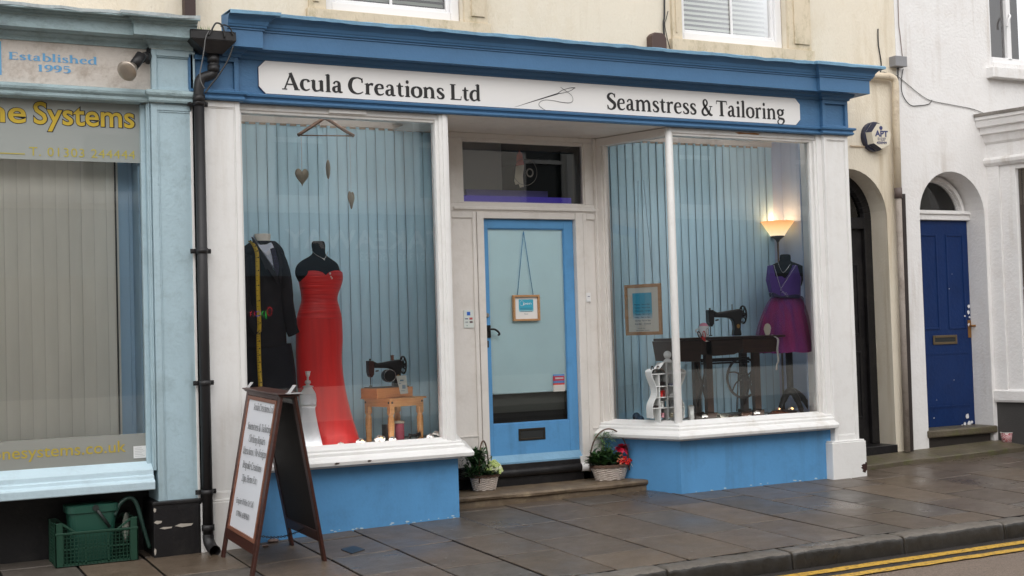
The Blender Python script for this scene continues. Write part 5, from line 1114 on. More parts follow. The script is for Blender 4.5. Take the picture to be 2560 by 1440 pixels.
MB().tube([q3[0], (q3[0][0], .39, q3[0][2]-.1)], .038, 14).build('pipe_collar', plain('dark_collar', (.12, .09, .08), .6), cp)
# alarm box
al = empty('alarm_box', (8.65, .4, 2.6), label='cream and navy seven sided burglar alarm box on the cream wall', cat='alarm')
ax0, az0 = P(2200, 340, .36); rr_ = .135
def octo(cx, cz, r, n=7, ph=.2): return [(cx+r*math.cos(2*PI*i/n+ph), cz+r*math.sin(2*PI*i/n+ph)) for i in range(n)]
MB().prism(octo(ax0-.02, az0, rr_*1.06, 24, .1), .40, .449).build('back_plate', plain('navy_plastic', (.018, .022, .05), .4), al, bevel=.004)
ab = MB(); o1 = octo(ax0-.01, az0, rr_*1.02); o2 = octo(ax0+.004, az0, rr_*.93)
ab.add([(x, .40, z) for x, z in o1]+[(x, .345, z) for x, z in o2], [tuple(range(7, 14))]+[(i, (i+1) % 7, 7+(i+1) % 7, 7+i) for i in range(7)])
abo = ab.build('cover', plain('cream_plastic', (.70, .64, .52), .4), al)
for i in (2, 4):
    cor = MB()
    a_, b_ = o1[i], o1[i+1]; c_, d_ = o2[i+1], o2[i]; k = 1.006
    cor.add([(a_[0], .397, a_[1]), (b_[0], .397, b_[1]), (c_[0], .3435, c_[1]), (d_[0], .3435, d_[1])], [(0, 1, 2, 3)]); cor.build('navy_corner', plain('navy_plastic', (.018, .022, .05), .4), al)
ll = MB(); NV = plain('navy_print', (.04, .05, .15), .5)
sans(ll, 'APT', (ax0+.005, .343, az0-.01), U, V, .135, .048, bold=.03, align=None) if False else None
def ctext(t, zc_, w, h, b=.0): 
    q = MB(); sans(q, t, (ax0-w/2+.004, .343, zc_), U, V, w, h, bold=b); ll.add(q.v, q.f)
ctext('APT', az0-.006, .165, .054, .04); ctext('01227', az0-.044, .10, .026, .02); ctext('458999', az0-.08, .125, .026, .02)
ll.prism(octo(ax0+.0, az0+.075, .02, 14), .3425, .344)
ll.build('print', NV, al)
cable([(2126, 365), (2150, 366), (2172, 367)], .44, .008, 'conduit', 'thin cream conduit running from the pilaster to the alarm box', plain('cream_conduit', (.6, .48, .34), .6), 'cable')
# ================================================================ A-BOARD
AB = empty('a_board', (2.5, -.6, gz(2.5, -.6)), label='dark wooden A-board with a white price-less service list standing on the wet pavement', cat='a-board')
AB['label'] = 'dark wooden A-board with a white printed service list standing on the pavement'
f0, f1 = Vector((2.222, -.26, gz(2.2, -.26))), Vector((2.212, -1.045, gz(2.2, -1.04)))
t0_, t1_ = Vector((2.44, -.215, 1.034)), Vector((2.435, -1.01, 1.014))
r0_, r1_ = Vector((2.752, -.16, gz(2.7, -.16))), Vector((2.766, -.868, gz(2.7, -.87)))
q0_, q1_ = Vector((2.545, -.2, 1.034)), Vector((2.55, -.99, 1.014))
def leaf(b0, b1, t0, t1, name, outward, cut=.12):
    n = (b1-b0).cross(t0-b0).normalized()
    if n.dot(Vector(outward)) < 0: n = -n
    pt = lambda s, t, d=0: (b0+(b1-b0)*s)*(1-t)+(t0+(t1-t0)*s)*t+n*d
    W = (b1-b0).length; a = .055/W
    mb = MB()
    def bar(s0, s1, t0_, t1_, d0=-.02, d1=0.): mb.hexa([pt(s0, t0_, d0), pt(s1, t0_, d0), pt(s1, t0_, d1), pt(s0, t0_, d1)], [pt(s0, t1_, d0), pt(s1, t1_, d0), pt(s1, t1_, d1), pt(s0, t1_, d1)])
    bar(0, a, 0, 1); bar(1-a, 1, 0, 1); bar(a, 1-a, cut, cut+.065); bar(a, 1-a, .978, 1)
    o = mb.build(name, M['mahog'], AB, bevel=.004)
    return pt, o, a
ptF, fo, a_ = leaf(f0, f1, t0_, t1_, 'front_leaf', (-1, 0, 0))
ptB, bo, a_ = leaf(r0_, r1_, q0_, q1_, 'rear_leaf', (1, 0, 0))
def quad3(pt, s0, s1, t0, t1, d0, d1): return [pt(s0, t0, d0), pt(s1, t0, d0), pt(s1, t0, d1), pt(s0, t0, d1)], [pt(s0, t1, d0), pt(s1, t1, d0), pt(s1, t1, d1), pt(s0, t1, d1)]
MB().hexa(*quad3(ptB, a_, 1-a_, .18, .95, -.014, -.006)).build('panel', paint('near_black_panel', (.014, .008, .006), .65, .1, .1), bo)
MB().hexa(*quad3(ptF, a_, 1-a_, .18, .95, -.014, -.008)).build('panel', M['mahog'], fo)
g_ = MB()
s0, s1, u0, u1 = a_+.005, 1-a_-.005, .18, .975
for (a, b, c, d) in ((s0, s0+.03, u0, u1), (s1-.03, s1, u0, u1), (s0+.03, s1-.03, u0, u0+.022), (s0+.03, s1-.03, u1-.022, u1)): g_.hexa(*quad3(ptF, a, b, c, d, -.008, .004))
g_.build('poster_frame', wood('reddish_bead_wood', (.16, .06, .035), (.24, .10, .06), .45), fo, bevel=.002)
pap = MB(); n = 8; vs = []
for j in range(n*2+1):
    for i in range(n+1):
        s = s0+.03+(s1-s0-.06)*i/n; t = u0+.02+(u1-u0-.04)*j/(2*n); vs.append(ptF(s, t, -.005+.0012*math.sin(s*9+t*14)*math.sin(t*23)))
pap.add(vs, [(j*(n+1)+i, j*(n+1)+i+1, (j+1)*(n+1)+i+1, (j+1)*(n+1)+i) for j in range(2*n) for i in range(n)], True)
po = pap.build('poster', plain('white_poster_paper', (.72, .73, .77), .35), fo)
nF = (f1-f0).cross(t0_-f0).normalized(); nF = nF if nF.x < 0 else -nF
upF = ((t0_+t1_)/2-(f0+f1)/2).normalized()
tx = MB()
for word, (xa, ya), (xb, yb), h in (('Acula Creations Ltd', (634, 1024), (683, 1034), 14.5), ('Seamstress & Tailoring', (619.5, 1072), (677.6, 1084), 15), ('Clothing Repairs', (622, 1104), (662.7, 1113), 15), ('Alterations / Re-designs', (606.5, 1133), (665.5, 1146), 15), ('Bespoke Creations', (606.5, 1168), (653, 1181), 15), ('Zips, Hems Etc', (604.4, 1202), (640.7, 1211), 15), ('Enquire Within Or Call', (591, 1256), (633, 1270), 12), ('07904 698960', (590, 1289), (622, 1301), 12)):
    p_ = PP(xa, ya, f0-nF*.001, nF); q_ = PP(xb, yb, f0-nF*.001, nF); uu = (q_-p_); L = uu.length; uu.normalize()
    k = (PP(xa, ya-h, f0, nF)-PP(xa, ya, f0, nF)).length/.66
    vv = upF
    serif_word(tx, word, lambda u, v, l: tuple(p_+uu*u+vv*(v*k)+nF*(.0025+l)), L, 1.0)
tx.build('lettering', plain('dark_grey_print', (.03, .03, .03), .6), po)
cap = MB()
def capbox(d, z0, z1):
    z0 += 0; A = [Vector((2.44-d, -.215+d, z0)), Vector((2.435-d, -1.01-d, z0-.02)), Vector((2.55+d, -.99-d, z0-.02)), Vector((2.545+d, -.2+d, z0))]
    cap.hexa(A, [p+Vector((0, 0, z1-z0)) for p in A])
capbox(.012, 1.030, 1.043); capbox(.026, 1.044, 1.055)
cap.build('top_cap', M['mahog'], AB, bevel=.006)
for (a, b) in ((622, 958), (728, 965)):
    q = PP(a, b, (2.46, 0, 0), (1, 0, 0)); h = MB()
    x, y, z = q.x, q.y, 1.03
    h.box(x-.03, x+.06, y-.03, y+.03, z+.005, z+.012); h.hexa([(x-.02, y-.03, z+.01), (x-.014, y-.03, z+.01), (x-.014, y+.03, z+.01), (x-.02, y+.03, z+.01)], [(x+.02, y-.03, z+.06), (x+.026, y-.03, z+.06), (x+.026, y+.03, z+.06), (x+.02, y+.03, z+.06)])
    h.build('leaflet_holder', plain('grey_translucent_plastic', (.42, .42, .43), .25), AB, bevel=.002)
ch = MB(); pa, pb_ = ptF(.93, .16, -.02), ptB(.5, .17, -.01)
pa, pb_ = PP(652, 1340, (2.26, 0, 0), (1, 0, 0)), PP(762, 1319, (2.72, 0, 0), (1, 0, 0))
nlk = 26
for i in range(nlk):
    t = (i+.5)/nlk; p = pa+(pb_-pa)*t; p = p+Vector((0, 0, -.05*4*t*(1-t)*.6)); d_ = (pb_-pa).normalized(); o_ = Vector((0, 0, 1)) if i % 2 else d_.cross(Vector((0, 0, 1)))
    ch.tube([p+d_*(.014*math.cos(2*PI*k/8))+o_*(.007*math.sin(2*PI*k/8)) for k in range(9)], .0022, 5, caps=False)
ch.build('chain', M['iron'], AB)
# ================================================================ GREEN CRATE AND BUCKET
GR = plain('green_crate_plastic', (.009, .048, .028), .45)
cy0 = -.07; cx0, cx1 = PX(139, 1350, cy0), PX(344, 1350, cy0); cz0 = gz(1.4, cy0)+.005; czt = PZ(230, 1328, cy0); czc = PZ(139, 1310, cy0); D_ = .30
cr = empty('plastic_crate', ((cx0+cx1)/2, cy0+D_/2, cz0), label='green slatted plastic crate on the pavement under the left shop sill', cat='crate')
def lattice(mb, A, B, z0, ztopf, inn, nx, nz, t=.0035):
    "wall between plan points A,B"
    A, B = Vector((*A, 0)), Vector((*B, 0)); u = (B-A).normalized(); L = (B-A).length; inn = Vector((*inn, 0))
    def bx(s0, s1, z0_, z1_, th=t): mb.hexa([A+u*s0+Vector((0, 0, z0_)), A+u*s1+Vector((0, 0, z0_)), A+u*s1+inn*th+Vector((0, 0, z0_)), A+u*s0+inn*th+Vector((0, 0, z0_))], [A+u*s0+Vector((0, 0, z1_)), A+u*s1+Vector((0, 0, z1_)), A+u*s1+inn*th+Vector((0, 0, z1_)), A+u*s0+inn*th+Vector((0, 0, z1_))])
    H = ztopf-z0
    for i in range(nx+1):
        s = .045+(L-.09)*i/nx; big = i % 6 == 0; w_ = .006 if big else .0022; bx(s-w_, s+w_, z0, z0+H, t+.004 if big else t)
    for j in range(nz+1):
        z = z0+.012+(H-.022)*j/nz; big = j % 4 == 0; w_ = .005 if big else .002; bx(.03, L-.03, z-w_, z+w_, t+.005 if big else t-.001)
lf = MB(); H0 = czt
lattice(lf, (cx0, cy0), (cx1, cy0), cz0, H0, (0, 1), 18, 8); lf.build('lattice_side', GR, cr)
for A, B, i_ in (((cx0, cy0), (cx0, cy0+D_), (1, 0)), ((cx1, cy0), (cx1, cy0+D_), (-1, 0)), ((cx0, cy0+D_), (cx1, cy0+D_), (0, -1))):
    q = MB(); lattice(q, A, B, cz0, H0 if i_[1] else czc-.01, i_, 24 if i_[1] else 12, 12); q.build('lattice_side', GR, cr)
co = MB()
for (x, y, s, w_) in ((cx0, cy0, 1, 1), (cx1, cy0, -1, 1), (cx0, cy0+D_, 1, -1), (cx1, cy0+D_, -1, -1)):
    co.box(x-.004*s, x+.045*s, y-.004*w_, y+.006*w_, cz0, czc); co.box(x-.004*s, x+.006*s, y-.004*w_, y+.045*w_, cz0, czc)
    co.prism([(x+.045*s, czc), (x+.13*s, H0+.005), (x+.13*s, H0-.008), (x+.045*s, czc-.02)], y, y+.008*w_)
co.box(cx0-.004, cx1+.004, cy0-.006, cy0+.008, H0-.01, H0+.004); co.box(cx0, cx1, cy0, cy0+D_, cz0, cz0+.005)
co.build('corner_frame', GR, cr, bevel=.002)
by_ = .10; bk = empty('bucket', (1.45, by_, cz0+.01), label='dark green plastic caddy bucket standing inside the green crate', cat='bucket')
bxa, bxb = PX(170, 1290, by_-.1), PX(296, 1290, by_-.1); bzt = PZ(230, 1264, by_-.1); 
def rrect(cx, cy, rx, ry, z, r=.05, n=6):
    out = []
    for (sx, sy, a0_) in ((1, 1, 0), (-1, 1, PI/2), (-1, -1, PI), (1, -1, 3*PI/2)):
        for i in range(n): a = a0_+PI/2*i/(n-1); out.append((cx+sx*(rx-r)+r*math.cos(a), cy+sy*(ry-r)+r*math.sin(a), z))
    return out
bc = (bxa+bxb)/2; bw_ = (bxb-bxa)/2; DG = plain('dark_green_bucket_plastic', (.016, .075, .052), .4)
MB().rings([rrect(bc, by_, bw_*.8, .09, cz0+.01), rrect(bc, by_, bw_*.95, .105, bzt-.05), rrect(bc, by_, bw_*.96, .107, bzt-.045), rrect(bc, by_, bw_*1.04, .115, bzt-.044), rrect(bc, by_, bw_*1.05, .116, bzt), rrect(bc, by_, bw_*1.0, .11, bzt+.004), rrect(bc, by_, bw_*.5, .05, bzt+.008)], smooth=False).build('body', DG, bk)
hx1_ = P(240, 1270, by_-.13); hx2_ = P(275, 1318, by_-.13)
MB().tube([(hx1_[0], by_-.118, hx1_[1]), (hx2_[0], by_-.125, hx2_[1])], .011, 8).tube([(hx1_[0], by_-.10, hx1_[1]), (hx1_[0], by_-.13, hx1_[1])], .02, 12).build('bucket_handle', plain('black_handle', (.015, .02, .018), .5), bk)
bl = MB(); pts = [P(x, y, .0) for x, y in ((288, 1290), (300, 1262), (320, 1246), (336, 1250), (348, 1275), (360, 1320), (376, 1372))]
bl.tube(catmull([(x, .02, z) for x, z in pts], 5), .014, 8); tag(setloc(bl, 'hose', plain('dark_green_hose', (.02, .05, .04), .45)), 'bent dark green hose leaning over the right side of the crate', 'hose')
dsh = MB(); dx_, dz_ = P(318, 1325, .0); dsh.lathe(0, 0, [(.002, 0), (.06, .004), (.09, .02), (.092, .022), (.06, .008), (.002, .004)], 24, cap0=False, cap1=False)
dsh.v = [(dx_+y*.3+z*.9, -.0+y*.2+.12, dz_+x*1.15) for x, y, z in dsh.v]; tag(setloc(dsh, 'tray', plain('pale_plastic_tray', (.40, .42, .36), .5)), 'pale curved plastic tray stuck upright in the right end of the crate', 'tray')
lx_, ly_ = PZI(105, 1392, gz(1.1, -.1)); lt2 = MB(); n = 5; vs = []
for j in range(3):
    for i in range(n): vs.append((lx_-.07+.15*i/(n-1)+j*.01, ly_-.05+j*.05, gz(1.1, -.1)+.012+.02*abs(math.sin(i*1.7+j))+.012*j))
lt2.add(vs, [(j*n+i, j*n+i+1, (j+1)*n+i+1, (j+1)*n+i) for j in range(2) for i in range(n-1)]); tag(setloc(lt2, 'crumpled_paper', plain('wet_white_paper', (.38, .38, .38), .6), solid=.002), 'crumpled wet paper lying on the pavement left of the crate', 'litter')
# pebbles by the plinth, drain cover, paper cup
for (a, b, r, lb_) in ((683, 1357, .035, 'larger flat pinkish pebble on the pavement behind the A-board'), (664, 1366, .022, 'small grey pebble beside the larger one behind the A-board')):
    x, y = PZI(a, b, gz(2.6, -.1)); tag(setloc(MB().sphere((x, y, gz(x, y)+r*.3), r, 14, 8, (1.2, .8, .45)), 'pebble', paint('pebble_stone', (.20, .14, .12), .6)), lb_, 'pebble')
x, y = PZI(658, 1438, gz(2.2, -1)); 
c0, c1 = PZI(628, 1430, gz(2.2, -1.04)); tag(setloc(MB().lathe(c0, c1+.01, [(.028, gz(2.2, -1)+.0), (.03, gz(2.2, -1)+.006), (.024, gz(2.2, -1)+.009)], 16), 'levelling_disc', plain('pale_rubber', (.45, .43, .38), .6)), 'pale round disc under the nearest foot of the A-board', 'disc')
d0 = [PZI(a, b, gz(3, -.35)) for a, b in ((852, 1371), (880, 1380), (912, 1372), (884, 1364))]
dcv = MB(); dcv.add([(x, y, gz(x, y)+.004) for x, y in d0]+[(x, y, gz(x, y)-.01) for x, y in d0], [(0, 1, 2, 3), (0, 4, 5, 1), (1, 5, 6, 2), (2, 6, 7, 3), (3, 7, 4, 0)])
tag(dcv.build('drain_cover', plain('black_metal_cover', (.02, .02, .022), .35)), 'small black square cover set in the paving before the blue plinth', 'drain cover')
cu = empty('paper_cup', (11.2, .36, .1), label='red and white patterned paper cup on the ledge by the dark wall', cat='cup')
cuy = .30; ca, cz_ = P(2530, 1111, cuy); cr_ = (PX(2542, 1100, cuy)-PX(2519, 1100, cuy))/2*.95; chh = PZ(2530, 1081, cuy)-cz_
def cupmat():
    m, nt, b = new_mat('cup_pattern'); v = coords(nt, (1, 1, 1)); n = N(nt, 'ShaderNodeTexVoronoi', Scale=22.); nt.links.new(v, n.inputs['Vector'])
    mt = N(nt, 'ShaderNodeMath', operation='SINE'); m2 = N(nt, 'ShaderNodeMath', operation='MULTIPLY'); m2.inputs[1].default_value = 22.
    nt.links.new(n.outputs['Distance'], m2.inputs[0]); nt.links.new(m2.outputs[0], mt.inputs[0])
    nt.links.new(ramp(nt, mt.outputs[0], [(.48, (.30, .03, .045)), (.52, (.7, .62, .6))]), b.inputs['Base Color']); b.inputs['Roughness'].default_value = .4; return m
MB().lathe(ca, cuy+cr_, [(cr_*.75, cz_), (cr_, cz_+chh-.006)], 24).build('body', cupmat(), cu)
MB().lathe(ca, cuy+cr_, [(cr_*1.0, cz_+chh-.0059), (cr_*1.06, cz_+chh-.003), (cr_*1.02, cz_+chh), (cr_*.9, cz_+chh-.001), (cr_*.85, cz_+chh-.02)], 24, cap0=False).build('rim', plain('white_cup_card', (.75, .73, .7), .5), cu)
lf_ = MB(); Q = random.Random(9)
for (a, b) in ((2465, 1112), (2430, 1118)):
    x, y = PZI(a, b, .11); lf_ = MB(); lf_.add([(x-.07, y, .118), (x, y-.02, .128), (x+.08, y, .12), (x, y+.02, .13)], [(0, 1, 2, 3)]); tag(setloc(lf_, 'dead_leaf', plain('brown_dead_leaf', (.09, .035, .02), .6), solid=.002), 'curled brown dead leaf on the ledge below the blue door, %s' % ('nearer the cup' if a > 2450 else 'left of the other leaf'), 'leaf')
# scattered pale specks (gum) on the paving: one countless layer
sp = MB(); Q = random.Random(21)
for i in range(110):
    x = Q.uniform(2.3, 12); y = Q.uniform(-2.1, -.1); r = Q.uniform(.004, .011); z = gz(x, y)+.0035; n = 6
    sp.add([(x+r*1.3*Q.uniform(.7, 1.2)*math.cos(2*PI*k/n), y+r*Q.uniform(.7, 1.2)*math.sin(2*PI*k/n), z) for k in range(n)], [tuple(range(n))])
tag(sp.build('gum_specks', plain('pale_gum', (.30, .28, .25), .6)), 'tiny pale specks of gum and petals scattered on the wet paving', 'litter', kind='stuff')
# ================================================================ DISPLAY: LEFT WINDOW
def loft(mb, rows, Y, ryk=.62, n=40, fn=None, zfn=None, yoff=0, cap0=True, cap1=True, axis=None):
    rr = []
    for i, (py, xl, xr) in enumerate(rows):
        a, z = P(xl, py, Y); b, z2 = P(xr, py, Y); xc = (a+b)/2; rx = (b-a)/2; z = (z+z2)/2
        row = []
        for k in range(n):
            t = 2*PI*k/n; q = fn(t, i/(len(rows)-1)) if fn else 1
            row.append((xc+rx*q*math.cos(t), Y+yoff+rx*ryk*q*math.sin(t), z+(zfn(t, i) if zfn else 0)))
        rr.append(row)
    mb.rings(rr, True, cap0, cap1); return mb
def dense(rows, k=4): return catmull([tuple(float(v) for v in r) for r in rows], k)
VEL = paint('black_velvet_form', (.012, .012, .014), .85, .1, .1, spec=.15)
FLZ = .547
# suit on a white dummy
YS = .42
sd_ = empty('suit_dummy', (PX(662, 900, YS), YS, FLZ), label='tailor\'s dummy in a dark charcoal suit, pale shirt and dotted tie', cat='mannequin')
CH = paint('charcoal_suit_wool', (.020, .019, .023), .8, .2, .3, 250, spec=.2)
loft(MB(), dense([(585, 637, 675), (589, 636, 676), (606, 637, 676), (630, 630, 684)]), YS, .9).build('neck', paint('cream_dummy_cloth', (.80, .76, .68), .8), sd_)
loft(MB(), dense([(603, 628, 688), (612, 616, 698), (626, 598, 708), (650, 592, 713), (700, 594, 716), (750, 600, 712), (800, 598, 714), (845, 594, 716), (869, 592, 717)]), YS, .58, fn=lambda t, u: 1+.02*math.sin(5*t)*u).build('jacket', CH, sd_)
slp = [P(x, y, YS) for x, y in ((690, 632), (705, 690), (712, 755), (723, 815), (731, 836))]
MB().tube(catmull([(x, YS-.04, z) for i, (x, z) in enumerate(slp)], 4), [.03, .045, .052, .054]+[.056]*4+[.052]*4+[.046]*5, 16).build('sleeve', CH, sd_)
slp = [P(x, y, YS) for x, y in ((606, 640), (598, 700), (600, 760), (622, 815), (634, 832))]
MB().tube(catmull([(x, YS-.07-.02*i, z) for i, (x, z) in enumerate(slp)], 4), [.052]*4+[.052]*4+[.048]*4+[.042]*5, 16).build('sleeve', CH, sd_)
loft(MB(), dense([(860, 598, 728), (900, 598, 735), (963, 600, 741), (1040, 602, 740), (1120, 604, 738)]), YS, .5, fn=lambda t, u: 1+.03*math.sin(6*t)).build('trousers', paint('dark_navy_trousers', (.016, .017, .023), .8, .2, .2, spec=.2), sd_)
def patch(name, px, Y, y0, y1, mat, parent, bevel=.002):
    return MB().prism([P(x, y, Y) for x, y in px], y0, y1).build(name, mat, parent, bevel=bevel)
YF = .285
patch('shirt', [(633, 592), (638, 606), (650, 612), (668, 611), (678, 606), (684, 618), (690, 640), (691, 672), (688, 676), (668, 645), (648, 620)], YF, YF-.004, YF+.05, plain('pale_blue_shirt', (.70, .76, .90), .7), sd_)
patch('shirt_collar', [(632, 590), (637, 603), (664, 632), (677, 618), (680, 609), (684, 618), (676, 634), (668, 640), (650, 622), (636, 606)], YF-.006, YF-.012, YF-.003, plain('pale_blue_collar', (.80, .84, .94), .7), sd_)
def tiemat():
    m, nt, b = new_mat('dotted_tie_silk'); v = coords(nt); n = N(nt, 'ShaderNodeTexVoronoi', Scale=95.); n.inputs['Randomness'].default_value = .1; nt.links.new(v, n.inputs['Vector'])
    nt.links.new(ramp(nt, n.outputs['Distance'], [(.25, (.10, .08, .22)), (.32, (.012, .010, .03))]), b.inputs['Base Color']); b.inputs['Roughness'].default_value = .5; return m
patch('tie', [(675, 622), (684, 619), (688, 626), (697, 660), (697, 682), (692, 690), (684, 668), (680, 640)], YF-.012, YF-.02, YF-.012, tiemat(), sd_)
lap = paint('charcoal_lapel', (.026, .025, .03), .75, .2, .3, 250, spec=.25)
patch('lapel', [(629, 592), (633, 594), (650, 622), (672, 655), (690, 684), (697, 712), (690, 705), (668, 672), (662, 676), (655, 655), (640, 625)], YF-.02, YF-.03, YF-.014, lap, sd_)
patch('lapel', [(688, 618), (694, 622), (704, 650), (707, 668), (703, 672), (705, 690), (699, 712), (697, 690), (698, 655)], YF-.02, YF-.03, YF-.014, lap, sd_)
yt = MB()
tp = [(x, YF-.055-(.03 if i < 2 else 0)*0, z) for i, (x, z) in enumerate([P(x, y, YF-.05) for x, y in ((624, 603), (632, 610), (640, 625), (643, 645), (644, 690), (645, 740), (647, 790), (648, 812))])]
tp2 = [(x, YF-.03, z) for x, z in [P(x, y, YF-.03) for x, y in ((646, 830), (647, 870), (648, 910), (651, 966))]]
tpm = empty('tape_measure', tp[-1], label='yellow tape measure hanging over the left shoulder of the dark suit', cat='tape measure')
TY = plain('yellow_tape', (.62, .42, .02), .5)
MB().sheet(catmull(tp, 5)+[(tp2[0][0], YF-.05, tp2[0][2])]+tp2, (.030, .0, .0)).build('ribbon', TY, tpm, solid=.0015)
tk = MB(); full = catmull(tp, 8)+catmull(tp2, 14)
for i, p in enumerate(full):
    if i % 2 == 0: tk.box(p[0]-.013, p[0]-.001, p[1]-.0045, p[1]-.002, p[2], p[2]+.0025)
    if i % 6 == 0: tk.box(p[0]+.001, p[0]+.010, p[1]-.0045, p[1]-.002, p[2], p[2]+.008)
tk.build('printed_ticks', M['ink'], tpm)
# red gown
YR = .50
rd = empty('dress_form', (PX(800, 900, YR), YR, FLZ), label='black mannequin in a long strapless red gown, the tall one in the left window', cat='mannequin')
loft(MB(), dense([(603, 783, 808), (606, 780, 811), (615, 779, 813), (632, 781, 813), (641, 773, 819), (650, 757, 831), (660, 745, 843), (673, 739, 848), (690, 740, 850), (712, 752, 848)]), YR, .52, n=36).build('torso', VEL, rd)
def redmat(name, ruch):
    m, nt, b = new_mat(name); tc = N(nt, 'ShaderNodeTexCoord'); mp = N(nt, 'ShaderNodeMapping'); nt.links.new(tc.outputs['Object'], mp.inputs[0])
    mp.inputs['Rotation'].default_value = (0, .22, 0); mp.inputs['Scale'].default_value = (2.5, 2.5, 42) if ruch else (14, 8, 1.2)
    n = N(nt, 'ShaderNodeTexNoise', Scale=1.2, Detail=3.); nt.links.new(mp.outputs[0], n.inputs['Vector'])
    nt.links.new(ramp(nt, n.outputs[0], [(.3, (.58, .006, .008)), (.7, (.78, .013, .011))]), b.inputs['Base Color']); b.inputs['Roughness'].default_value = .45
    b.inputs['Sheen Weight'].default_value = .3
    bp = N(nt, 'ShaderNodeBump', Strength=.8 if ruch else .35, Distance=.012); nt.links.new(n.outputs[0], bp.inputs['Height']); nt.links.new(bp.outputs[0], b.inputs['Normal']); return m
def cup(t, i):
    if i > 3: return 0
    c = abs(math.sin(t)) if math.sin(t) < 0 else 0
    return (.06*(abs(math.cos(t*1.0))**.5*c) - .0)*(1-i/4)
loft(MB(), dense([(690, 748, 856), (700, 747, 856), (716, 750, 852), (735, 753, 845), (750, 754, 843), (766, 750, 847), (782, 745, 851), (797, 742, 854)]), YR, .64, fn=lambda t, u: 1+.035*max(0, math.cos(2*t+PI))*max(0, 1-u*2.4), zfn=cup, cap0=False).build('bodice', redmat('ruched_red_satin', True), rd)
loft(MB(), dense([(790, 744, 852), (800, 741, 854), (850, 740, 856), (904, 741, 854), (963, 744, 861), (1010, 750, 871), (1050, 760, 882), (1085, 771, 893), (1106, 779, 899), (1114, 781, 901)]), YR, .60, n=60, fn=lambda t, u: 1+.05*max(0, u-.45)*math.sin(9*t+1)+.02*u*math.sin(4*t)).build('skirt', redmat('smooth_red_satin', False), rd)
bd_ = MB()
for i in range(8):
    x, z = P(823+24*i/7, 684+40*i/7+(2 if i % 2 else 0), YR-.11); bd_.sphere((x, YR-.13+.012*i, z), .0065 if i % 2 else .0085, 8, 5)
bd_.build('beading', plain('pearl_beads', (.8, .7, .66), .15), rd)
nk = [P(x, y, YR-.11) for x, y in ((776, 626), (786, 636), (800, 644), (808, 647), (813, 641), (818, 629))]
MB().tube(catmull([(x, YR-.13, z) for x, z in nk], 4), .0018, 5).sphere((nk[3][0], YR-.132, nk[3][1]-.008), .007, 8, 5).build('necklace', plain('silver_chain', (.7, .7, .7), .2, 1.), rd)
# small white dress form
YM_ = .24
sm = empty('miniature_dress_form', (PX(769, 1100, YM_), YM_, FLZ), label='small white dress form with a turned finial, in front of the red gown', cat='mannequin')
WV = paint('white_form_cloth', (.78, .78, .80), .7, .08, .3, 60)
loft(MB(), [(928, 763, 776), (930, 763, 776), (940, 765, 774), (943, 767, 772), (950, 767, 772), (952, 763, 776), (958, 762, 777), (960, 765, 774), (963, 765, 774), (965, 757, 783), (968, 757, 783)], YM_, 1, n=16).build('finial', plain('white_painted_wood', (.66, .66, .66), .4), sm)
loft(MB(), dense([(968, 760, 780), (974, 757, 783), (983, 751, 788), (990, 750, 790)]), YM_, .7, n=24).build('torso', WV, sm)
loft(MB(), dense([(985, 750, 789), (1000, 749, 791), (1014, 750, 790), (1022, 751, 788), (1040, 748, 790), (1070, 742, 796), (1100, 737, 803), (1118, 735, 807)]), YM_, .75, n=40, fn=lambda t, u: 1+.05*u*math.sin(7*t)).build('gown', paint('silvery_white_satin', (.62, .65, .70), .4, .12, .5, 20), sm)
loft(MB(), [(1012, 749, 791), (1017, 750, 790)], YM_, .78, n=30).build('sash', plain('grey_ribbon', (.40, .41, .43), .4), sm)
# hanger with hearts
YH = .34
hg = empty('coat_hanger', (PX(815, 320, YH), YH, PZ(815, 335, YH)), label='pale wooden coat hanger hanging at the top of the left window', cat='hanger')
hc = [P(x, y, YH) for x, y in ((745, 338), (770, 322), (800, 302), (812, 296), (825, 302), (855, 322), (885, 340))]
HWD = wood('hanger_wood', (.10, .06, .04), (.16, .09, .06), .4)
MB().tube(catmull([(x, YH, z) for x, z in hc], 4), .013, 8).tube([(hc[0][0]+.02, YH, hc[0][1]-.0), (hc[-1][0]-.02, YH, hc[-1][1]+.0)], .005, 6).build('shoulder_bar', HWD, hg)
MB().tube(catmull([(hc[3][0], YH, hc[3][1]), (hc[3][0], YH, hc[3][1]+.03), (hc[3][0]+.02, YH, hc[3][1]+.06), (hc[3][0]-.0, YH, hc[3][1]+.075)], 4), .003, 6).build('hook', plain('steel_hook', (.5, .5, .5), .3, .9), hg)
def heart(px, py, w, h, top, rz_, lab):
    x, z = P(px, py, YH); zt = PZ(px, top, YH)
    e = empty('hanging_heart', (x, YH, z), rz=rz_, label=lab, cat='ornament', group='metal hearts hanging from the hanger')
    mb = MB(); n = 28; Wm, Hm = w, h
    out = []
    for i in range(n):
        t = 2*PI*i/n; hx = 16*math.sin(t)**3; hz = 13*math.cos(t)-5*math.cos(2*t)-2*math.cos(3*t)-math.cos(4*t); out.append((hx/32*Wm, hz/29*Hm))
    rows = [[(a*k, d, b*k) for a, b in out] for k, d in ((.05, -.018), (.5, -.015), (.85, -.008), (1, 0), (.85, .008), (.5, .015), (.05, .018))]
    mb.rings(rows); mb.build('heart', paint('tarnished_silver_heart', (.24, .21, .16), .35, .2, .1), e, local=True)
    bpy.data.objects['x'] if False else None
    MB().sheet([(0, 0, Hm*.3), (.001, 0, (zt-z)*.6), (0, 0, zt-z)], (.006, 0, 0)).build('ribbon', plain('pale_ribbon', (.5, .55, .6), .5), e, local=True)
heart(755, 440, .115, .135, 338, .15, 'silver heart on the left ribbon, the widest of the hanging hearts')
